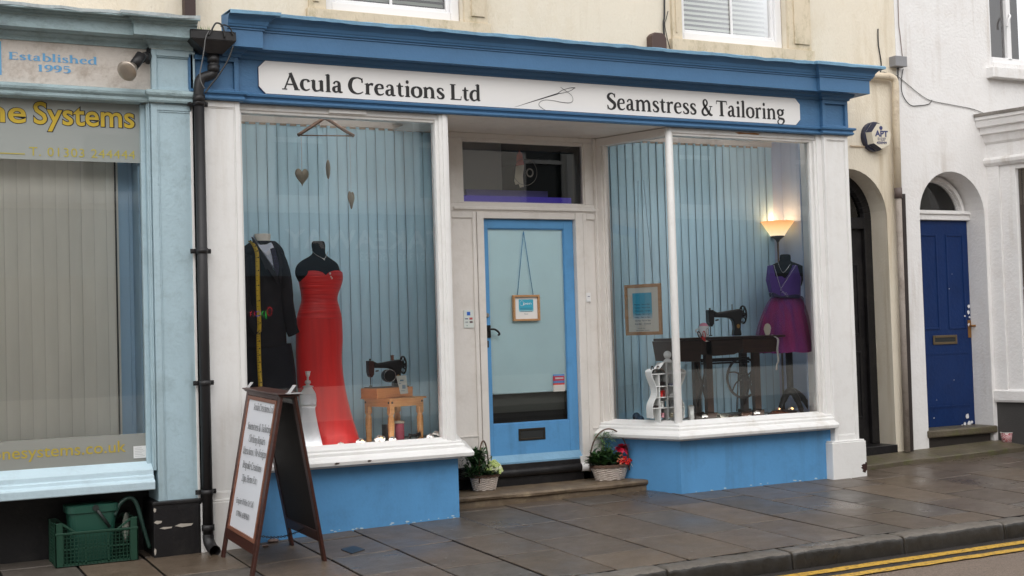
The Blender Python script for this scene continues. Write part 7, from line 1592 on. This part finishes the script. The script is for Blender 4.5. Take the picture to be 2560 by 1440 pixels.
def notion(x0, y0_, x1, y1_, c, lab, kind='spool', Y=YQ+.02):
    a, z = P(x0, y1_, Y); b, z2 = P(x1, y0_, Y); m_ = plain(lab.split(' ')[0]+'_notion', c, .45)
    if kind == 'spool':
        r = (b-a)/2; mb = MB().lathe((a+b)/2, Y+r, [(r, z), (r, z+.004), (r*.85, z+.006), (r*.85, z2-.006), (r, z2-.004), (r, z2)], 16)
    else: mb = MB().box(a, b, Y, Y+.04, z, z2)
    tag(setloc(mb, 'thread_spool' if kind == 'spool' else 'notions_box', m_), lab, 'spool' if kind == 'spool' else 'box')
notion(1654, 976, 1667, 993.4, (.65, .015, .01), 'red thread spool on the middle shelf of the white unit')
notion(1654, 1003, 1663, 1020.3, (.55, .55, .52), 'white thread spool on the fourth shelf of the white unit')
notion(1664.5, 1003, 1670, 1020.3, (.08, .28, .36), 'teal thread spool beside the white spool on the shelf')
notion(1656, 1032, 1664, 1044, (.6, .28, .32), 'pink thread spool at the bottom left of the white unit')
notion(1677, 1031, 1686, 1044, (.5, .44, .28), 'cream thread spool at the bottom of the white unit near the post')
notion(1653.5, 954, 1669.5, 965.7, (.02, .012, .012), 'black notions box on the second shelf of the white unit', 'box')
notion(1674, 984, 1686, 993.4, (.6, .6, .6), 'white notions box on the third shelf near the post', 'box')
notion(1675, 1000, 1687, 1020.3, (.02, .025, .03), 'dark notions box on the fourth shelf near the post', 'box')
notion(1674, 958, 1685, 965.7, (.02, .03, .10), 'navy notions box on the second shelf near the post', 'box')
notion(1636, 1014, 1648, 1020.3, (.03, .02, .02), 'small black notions box at the left of the fourth shelf', 'box')
se2 = empty('shears', (PX(1650, 930, YQ), YQ+.02, PZ(1650, 935, YQ)), label='old black shears lying on top of the white shelf unit', cat='scissors')
def tb(mb, pts, r, y): return mb.tube([(*(lambda q: (q[0], y, q[1]))(P(a, b, y)),) for a, b in pts], r, 6)
x_, z_ = P(1634, 924, YQ); m_ = MB().tube([(x_+.012*math.cos(2*PI*k/16), YQ+.02, z_+.028*math.sin(2*PI*k/16)) for k in range(17)], .0045, 6, caps=False); x_, z_ = P(1648, 919, YQ); m_.tube([(x_+.012*math.cos(2*PI*k/16), YQ+.02, z_+.014*math.sin(2*PI*k/16)) for k in range(17)], .003, 6, caps=False)
m_.build('finger_loops', M['iron'], se2); m_ = MB(); tb(m_, [(1640, 930), (1645, 914)], .005, YQ+.025); tb(m_, [(1651, 921), (1664, 932)], .006, YQ+.025); m_.build('blades', plain('old_steel', (.22, .16, .13), .4, .7), se2)
# purple dress
YP = .43
pdm = empty('dress_form', (PX(1965, 900, YP), YP, FLZ), label='black mannequin on a tripod stand in a short purple tulle dress', cat='mannequin')
loft(MB(), dense([(636, 1955, 1972), (638, 1951, 1975), (645, 1950, 1976), (653, 1949, 1977), (659, 1938, 1990), (666, 1926, 2004), (675, 1921, 2009), (688, 1921, 2009), (700, 1925, 2005), (715, 1927, 2001)]), YP, .5, n=36).build('torso', VEL, pdm)
PU = paint('violet_satin', (.085, .035, .26), .4, .15, .3, 20)
loft(MB(), dense([(692, 1923, 2002), (704, 1925, 2000), (718, 1928, 1998), (730, 1931, 1998), (745, 1933, 1998)]), YP, .60, n=40, zfn=lambda t, i: (-.13*max(0, 1-abs(t-1.5*PI)/.55)*(1-i/8) if i < 8 else 0), cap0=False).build('bodice', PU, pdm)
YPs = YP-.125
patch('strap', [(1927, 664), (1932, 662), (1938, 690), (1950, 722), (1951, 740), (1930, 730), (1923, 700)], YPs, YPs-.004, YPs+.05, PU, pdm)
patch('strap', [(1988, 662), (1993, 664), (2000, 690), (2001, 700), (1998, 735), (1952, 740), (1953, 720), (1972, 692)], YPs, YPs-.004, YPs+.05, PU, pdm)
BDm = plain('crystal_beads', (.75, .75, .9), .1, .3); bb = MB(); Q = random.Random(8)
for i in range(20):
    t = i/19; 
    for (xa, ya), (xb, yb) in (((1935, 664), (1952, 722)), ((1989, 664), (1952, 722))):
        x, z = P(xa+(xb-xa)*t, ya+(yb-ya)*t, YPs-.01); bb.sphere((x, YPs-.01, z), .0042, 6, 4)
for i in range(70):
    t = i/69; x, z = P(1932+66*t, 737-10*math.exp(-((t-.3)/.18)**2)+6*t*t+Q.uniform(-4, 4), YPs-.005); bb.sphere((x, YPs-.008+.05*abs(t-.45), z), .0034, 5, 3)
bb.build('beading', BDm, pdm)
patch('waistband', [(1932, 732), (1950, 726), (1975, 733), (1999, 738), (1999, 746), (1975, 744), (1934, 742)], YPs, YPs-.003, YPs+.06, plain('navy_beaded_band', (.02, .02, .08), .5), pdm)
def tulle(name, alpha):
    m, nt, b = new_mat(name); tc = N(nt, 'ShaderNodeTexCoord'); mp = N(nt, 'ShaderNodeMapping'); nt.links.new(tc.outputs['Object'], mp.inputs[0]); mp.inputs['Scale'].default_value = (9, 5, .7)
    n = N(nt, 'ShaderNodeTexNoise', Scale=1.3, Detail=5., Roughness=.6); nt.links.new(mp.outputs[0], n.inputs['Vector'])
    nt.links.new(ramp(nt, n.outputs[0], [(.34, (.17, .06, .38)), (.5, (.32, .045, .24)), (.66, (.48, .035, .20))]), b.inputs['Base Color']); b.inputs['Roughness'].default_value = .8; b.inputs['Alpha'].default_value = alpha
    return m
sk = [(741, 1936, 1996), (755, 1927, 2006), (780, 1918, 2021), (810, 1910, 2032), (840, 1905, 2041), (862, 1902, 2046), (880, 1903, 2046)]
pl_f = lambda t, u: 1+(.02+.05*u)*math.sin(13*t+2*math.sin(3*t))+.03*u*math.sin(29*t)
loft(MB(), dense(sk), YP, .62, n=120, fn=lambda t, u: .95*pl_f(t, u), zfn=lambda t, i: -.006*math.sin(7*t)*i/24, cap1=False).build('skirt', tulle('magenta_violet_tulle', 1), pdm)
loft(MB(), dense([(y, l-1, r+3) for y, l, r in sk]), YP, .66, n=120, fn=lambda t, u: 1.03*pl_f(t+.2, u), zfn=lambda t, i: .004*math.sin(9*t)*i/24, cap0=False, cap1=False).build('tulle_overlay', tulle('sheer_violet_tulle', .45), pdm)
nk = [P(x, y, YPs) for x, y in ((1943, 655), (1947, 668), (1952, 678), (1956, 681), (1963, 676), (1974, 660))]
MB().tube(catmull([(x, YPs-.012, z) for x, z in nk], 4), .002, 5).build('necklace', plain('silver_chain', (.7, .7, .7), .2, 1.), pdm)
xp, _ = P(1974, 930, YP); zc_ = PZ(1976, 978, YP); STD = M['iron']
MB().tube([(xp-.0, YP, PZ(1970, 860, YP)), (xp, YP, zc_)], [.034, .03], 14).lathe(xp, YP, [(.032, zc_-.01), (.036, zc_-.005), (.030, zc_+.005), (.036, zc_+.012), (.03, zc_+.02)], 16).build('pole', STD, pdm)
for ex, ey in ((-.20, -.06), (.28, .02), (-.02, -.20)):
    MB().tube(catmull([(xp, YP, zc_-.0), (xp+ex*.25, YP+ey*.25, zc_-.015), (xp+ex*.6, YP+ey*.6, zc_-.09), (xp+ex*.85, YP+ey*.85, FLZ+.05), (xp+ex, YP+ey, FLZ+.015)], 5), [.034]*5+[.03]*5+[.024]*5+[.018]*6, 12).build('leg', STD, pdm)
# floor items
def simple(mb, nm, mat, lab, cat, **k): return tag(setloc(mb, nm, mat, **k), lab, cat)
a, z = P(1596, 1042, .72); simple(MB().sphere((a, .72, FLZ+.035), .055, 14, 8, (1, .8, .7)).sphere((a-.02, .72, FLZ+.06), .036, 12, 8, (1, 1, 1.1)), 'ornament', paint('dark_glazed_china', (.04, .045, .06), .25), 'dark glazed ornament on the display floor left of the white shelf', 'ornament')
a, z = P(1728, 1042, .30); r = .026; simple(MB().lathe(a, .30, [(r, FLZ), (r, PZ(1728, 1022, .3)), (r*1.1, PZ(1728, 1020, .3)), (r*1.1, PZ(1728, 1015, .3)), (r*.3, PZ(1728, 1012, .3))], 16), 'thread_cone', plain('grey_white_cone', (.42, .43, .43), .6), 'pale grey cone of thread between the white shelf and the treadle table', 'cone')
fbm = MB(); n = 9; Q = random.Random(6)
def fabmat():
    m, nt, b = new_mat('printed_fabric'); v = coords(nt); nn = N(nt, 'ShaderNodeTexNoise', Scale=26., Detail=1.); nt.links.new(v, nn.inputs['Vector'])
    nt.links.new(ramp(nt, nn.outputs[0], [(.36, (.09, .05, .035)), (.43, (.60, .58, .50))]), b.inputs['Base Color']); b.inputs['Roughness'].default_value = .8; return m
(ax0_, az_), (ax1_, _) = P(1782, 1035, .3), P(1856, 1030, .3)
vs = []
for j in range(n):
    for i in range(n*2):
        u, v = i/(n*2-1), j/(n-1); vs.append((ax0_+(ax1_-ax0_)*u, .16+.34*v, FLZ+.012+.07*(1-u*.75)*math.sin(PI*min(1, v*1.3+.1))+.008*math.sin(u*19+v*5)))
fbm.add(vs, [(j*2*n+i, j*2*n+i+1, (j+1)*2*n+i+1, (j+1)*2*n+i) for j in range(n-1) for i in range(2*n-1)], True)
simple(fbm, 'folded_fabric', fabmat(), 'cream fabric printed with brown figures spread under the treadle table', 'fabric', solid=.004)
a, _ = P(1866, 1030, .2); dg = empty('china_dog', (a, .2, FLZ), label='small brown and white china dog head on the display floor', cat='ornament'); MB().sphere((a, .2, FLZ+.055), .045, 14, 8, (1.1, .8, .8)).sphere((a-.045, .2, FLZ+.065), .018, 8, 6, (.7, .7, 1.3)).sphere((a+.045, .2, FLZ+.065), .018, 8, 6, (.7, .7, 1.3)).build('head', paint('brown_glaze', (.06, .03, .02), .3), dg); MB().sphere((a+.005, .172, FLZ+.03), .028, 12, 8, (1, .8, 1)).build('muzzle', plain('white_glaze', (.6, .58, .55), .3), dg)
a, _ = P(1945, 1030, .26); simple(MB().lathe(a, .26, [(.001, FLZ+.075), (.05, FLZ+.07), (.09, FLZ+.045), (.11, FLZ+.0)], 24, cap0=False), 'brown_bowl', paint('glossy_brown_wood', (.14, .04, .018), .25), 'rounded brown wooden bowl upside down by the mannequin stand', 'bowl')
for t in ((1762, 1040, .022, 'white silk flower at the foot of the left treadle leg'), (1893, 1031, .024, 'white silk flower at the foot of the right treadle leg'), (1945, 1022, .02, 'lit silk flower glowing behind the brown bowl', 1), (1977, 1021, .024, 'lit silk flower glowing between the mannequin stand legs', 1)): flower(t[0], t[1], t[2], t[3], len(t) > 4, Y=.14 if len(t) < 5 else .36)
# ================================================================ FLOWER BASKETS
Qb = random.Random(12)
WK = paint('white_washed_wicker', (.58, .50, .44), .6, .2, .4, 60, dirt=(.24, .17, .12), dirt_amt=.7, dscale=9)
RIM = paint('brown_wicker_rim', (.13, .075, .05), .6, .3, .5, 60)
LFm = [paint('dark_leaf', (.032, .080, .028), .4, .3, 0), paint('mid_leaf', (.060, .145, .040), .4, .3, 0), paint('light_leaf', (.10, .20, .06), .4, .3, 0)]
def leafq(mb, base, d, L, W, curl=.3):
    d = Vector(d).normalized(); s = d.cross(Vector((0, 0, 1)))
    s = s.normalized() if s.length > .05 else Vector((1, 0, 0)); u = s.cross(d); p = Vector(base); b = len(mb.v); rows = ((0, .06), (.3, .8), (.6, 1), (.85, .55), (1, .03))
    for t, w_ in rows:
        c = p+d*(L*t)-Vector((0, 0, 1))*(curl*L*t*t)
        mb.v += [tuple(c-s*W*w_/2+u*W*.12*w_), tuple(c), tuple(c+s*W*w_/2+u*W*.12*w_)]
    for i in range(4):
        for k in range(2): mb.f.append((b+3*i+k, b+3*i+k+1, b+3*i+k+4, b+3*i+k+3)); mb.sm.append(True)
def basket(px, py, pxl, pxr, rimy, hw, handle_h, rz, lab, squash=.62):
    x, y = PZI(px, py, .099); y += .0; rx = (PX(pxr, rimy, y)-PX(pxl, rimy, y))/2; x = PX((pxl+pxr)/2, rimy, y); ztop = PZ(px, rimy, y); z0 = .099; H = ztop-z0
    yb = y+rx*squash*.45
    e = empty('flower_basket', (x, yb, z0), label=lab, cat='basket')
    mb = MB(); n = 72; rows_ = 26; R_ = []
    for j in range(rows_+1):
        t = j/rows_; q = .76+.24*t
        R_.append([((rx*q+.0042*math.sin(9*2*PI*k/n*1.0+PI*(j//2)))*math.cos(2*PI*k/n)+x, (rx*squash*q+.0042*math.sin(9*2*PI*k/n+PI*(j//2)))*math.sin(2*PI*k/n)+yb, z0+H*t+(.0015 if j % 2 else -.0015)) for k in range(n)])
    mb.rings(R_, cap1=False); mb.build('wicker_body', WK, e)
    rm = MB()
    for j in range(3): rm.tube([(x+(rx+.003)*math.cos(2*PI*k/48), yb+(rx*squash+.003)*math.sin(2*PI*k/48), ztop+.005-j*.007+.003*math.sin(k*2.4+j*2)) for k in range(49)], .0055, 6, caps=False)
    rm.build('rim', RIM, e)
    MB().lathe(x, yb, [(.001, ztop-.015), (rx*.96, ztop-.012)], 24, squash, cap0=False, cap1=False).build('soil', plain('dark_soil', (.03, .02, .012), .9), e)
    c, s = math.cos(rz), math.sin(rz); hp_ = []
    for k in range(25):
        a = PI*k/24; hx = -math.cos(a)*hw; hp_.append((x+hx*c, yb+hx*s*.9, ztop-.03+handle_h*math.sin(a)**.8 if 0 < k < 24 else ztop-.05))
    MB().tube(hp_, .0065, 8).tube([(p[0]+.004*math.sin(i*1.1), p[1]+.006*math.cos(i*1.1), p[2]) for i, p in enumerate(hp_)], .003, 5).build('basket_handle', RIM, e)
    return e, x, yb, ztop, rx, rx*squash
# left basket
e, x, yb, zt_, rx, ry = basket(1215, 1226, 1180, 1250, 1189, .10, .31, .75, 'white wicker basket with pale green flowers and ferny leaves, left of the door')
g1m, g2m, g3m = MB(), MB(), MB()
for i in range(520):
    u = Qb.gauss(0, 1); bx = x-rx*.60+Qb.gauss(0, .048); byy = yb-.02+Qb.gauss(0, .035); a = Qb.uniform(0, 2*PI); el = Qb.uniform(.2, 1.3); zz = zt_+Qb.uniform(-.01, .20)
    leafq((g1m, g1m, g2m)[i % 3], (bx, byy, zz), (math.cos(a)*math.cos(el)-.1, math.sin(a)*math.cos(el)-.2, math.sin(el)), Qb.uniform(.05, .095), Qb.uniform(.010, .026))
for i in range(110):
    a = Qb.uniform(0, 2*PI); leafq((g1m, g2m)[i % 2], (x+Qb.gauss(0, .03), yb+Qb.gauss(0, .02), zt_-.01), (math.cos(a), math.sin(a)-.3, Qb.uniform(.4, 1.4)), Qb.uniform(.09, .15), Qb.uniform(.03, .055))
for i in range(40):
    a = Qb.uniform(PI*.4, PI*1.3); st0 = Vector((x-rx*.6, yb, zt_+.02)); d = Vector((math.cos(a)*.5, -.15*Qb.random(), 1)); tip = st0+d.normalized()*Qb.uniform(.14, .23)
    g3m.tube([st0, tip], .0012, 4)
    for k in range(4): leafq(g1m, tuple(st0+(tip-st0)*(.5+.12*k)), (Qb.uniform(-1, 1), Qb.uniform(-1, 0), .6), .035, .006)
g1m.build('dark_leaves', LFm[0], e); g2m.build('mid_leaves', LFm[1], e); g3m.build('thin_stems', LFm[1], e)
fm = MB(); fm2 = MB()
for i in range(130):
    t, a = Qb.random(), Qb.uniform(0, 2*PI); cx_ = x+rx*.52+.078*math.sqrt(t)*math.cos(a)+.01; cy_ = yb-.02+.045*math.sqrt(t)*math.sin(a); cz_ = zt_+.105-.085*t+Qb.uniform(-.015, .015)
    for k in range(4):
        b = 2*PI*k/4+a; (fm if i % 4 else fm2).sphere((cx_+.0075*math.cos(b), cy_-.002, cz_+.0075*math.sin(b)), .0068, 6, 4, (1, .5, 1))
fm.build('pale_green_flowers', plain('pale_lime_petals', (.52, .62, .22), .5), e); fm2.build('cream_flowers', plain('cream_petals', (.72, .74, .52), .5), e)
# right basket
e, x, yb, zt_, rx, ry = basket(1531, 1200, 1487, 1576, 1164, .172, .34, -.42, 'white wicker basket with red flowers and green leaves, right of the door', .6)
g1m, g2m, g3m = MB(), MB(), MB()
for i in range(190):
    a = Qb.uniform(0, 2*PI); el = Qb.uniform(.25, 1.2); leafq((g1m, g2m)[i % 2], (x+Qb.gauss(-.03, .07), yb+Qb.gauss(0, .03), zt_+Qb.uniform(-.01, .09)), (math.cos(a)*math.cos(el), math.sin(a)*math.cos(el)-.2, math.sin(el)), Qb.uniform(.07, .13), Qb.uniform(.022, .045))
for i in range(34):
    a = Qb.uniform(PI*.75, PI*1.15); leafq((g1m, g3m)[i % 2], (x-rx*.6, yb, zt_+Qb.uniform(0, .05)), (math.cos(a), -.3, Qb.uniform(.2, .8)), Qb.uniform(.12, .19), Qb.uniform(.045, .065), .15)
for i in range(380):
    t = Qb.random(); bx, bz = x-rx*.25+Qb.gauss(0, .042), zt_+.06+.22*t; a = Qb.uniform(0, 2*PI); leafq(g3m if i % 3 else g2m, (bx, yb+Qb.gauss(-.02, .02), bz), (math.cos(a), math.sin(a)*.6, Qb.uniform(-.1, .9)), Qb.uniform(.04, .075), .008, .5)
for i in range(14): g2m.tube([(x-rx*.25, yb, zt_), (x-rx*.25+Qb.gauss(0, .04), yb-.02, zt_+Qb.uniform(.12, .27))], .0015, 4)
g1m.build('dark_leaves', LFm[0], e); g2m.build('mid_leaves', LFm[1], e); g3m.build('light_leaves', LFm[2], e)
po_ = MB()
for i in range(26):
    a = 2*PI*i/26; leafq(po_, (x+rx*.45, yb-.07, zt_+.150), (math.cos(a), -.3, .35*math.sin(a)+.12), Qb.uniform(.05, .095), .034, .25)
po_.build('red_bracts', plain('crimson_bract', (.48, .008, .04), .5), e)
rf = MB()
for (u, v, r) in ((.42, .035, .03), (.72, .02, .028), (.60, .06, .026), (.86, .035, .024)):
    for k in range(14):
        a = 2*PI*k/7+Qb.random(); q = r*(.3+.7*(k/14)); rf.sphere((x+rx*u+q*math.cos(a)*.8, yb-.075-.006*(k % 3), zt_+v+q*math.sin(a)*.7), r*.34, 6, 4, (1, .5, 1))
rf.build('red_flowers', plain('scarlet_petals', (.62, .018, .012), .5), e)
of = MB()
for k in range(18): of.sphere((x+rx*.25+Qb.gauss(0, .016), yb-.085, zt_+.015+Qb.gauss(0, .03)), .0095, 7, 5)
of.build('orange_buds', plain('salmon_buds', (.60, .16, .09), .5), e)
tag(setloc(MB().tube(catmull([(x+rx*1.0, yb-.05, zt_+.01), (x+rx*1.14, yb-.08, zt_-.05), (x+rx*1.24, yb-.08, .11)], 5), .0035, 5), 'white_string', plain('white_string', (.6, .6, .6), .6)), 'white string curling down beside the right flower basket', 'string')
# ================================================================ LIGHT
w = bpy.data.worlds.new('World'); sc.world = w; w.use_nodes = True; nt = w.node_tree; bg = nt.nodes['Background']
sky = nt.nodes.new('ShaderNodeTexSky'); sky.sky_type = 'NISHITA'; sky.sun_disc = False; EL, AZ = math.radians(42), math.radians(203)
sky.sun_elevation = EL; sky.sun_rotation = AZ; sky.dust_density = 4; sky.air_density = 1.2
hs = nt.nodes.new('ShaderNodeHueSaturation'); hs.inputs['Saturation'].default_value = .22
nt.links.new(sky.outputs[0], hs.inputs['Color']); oc = nt.nodes.new('ShaderNodeMix'); oc.data_type = 'RGBA'; oc.inputs[0].default_value = .6; oc.inputs[7].default_value = (6., 6.05, 6.15, 1); nt.links.new(hs.outputs[0], oc.inputs[6]); nt.links.new(oc.outputs[2], bg.inputs['Color']); bg.inputs['Strength'].default_value = .15
sd = bpy.data.lights.new('sun', 'SUN'); so = bpy.data.objects.new('sun', sd); col.objects.link(so)
sd.energy = .7; sd.angle = math.radians(110); sd.color = (1, .985, .96)
d = Vector((math.sin(AZ)*math.cos(EL), math.cos(AZ)*math.cos(EL), math.sin(EL)))
so.rotation_euler = d.to_track_quat('Z', 'Y').to_euler(); so.location = (0, -6, 14)
vs = sc.view_settings; vs.view_transform = 'Standard'; vs.look = 'None'; vs.gamma = 1; vs.exposure = .64; vs.use_curve_mapping = False
sc.cycles.max_bounces = 8; sc.cycles.transparent_max_bounces = 12; sc.cycles.glossy_bounces = 4; sc.cycles.diffuse_bounces = 4
sc.cycles.sample_clamp_indirect = 4.
sc.cycles.use_denoising = True
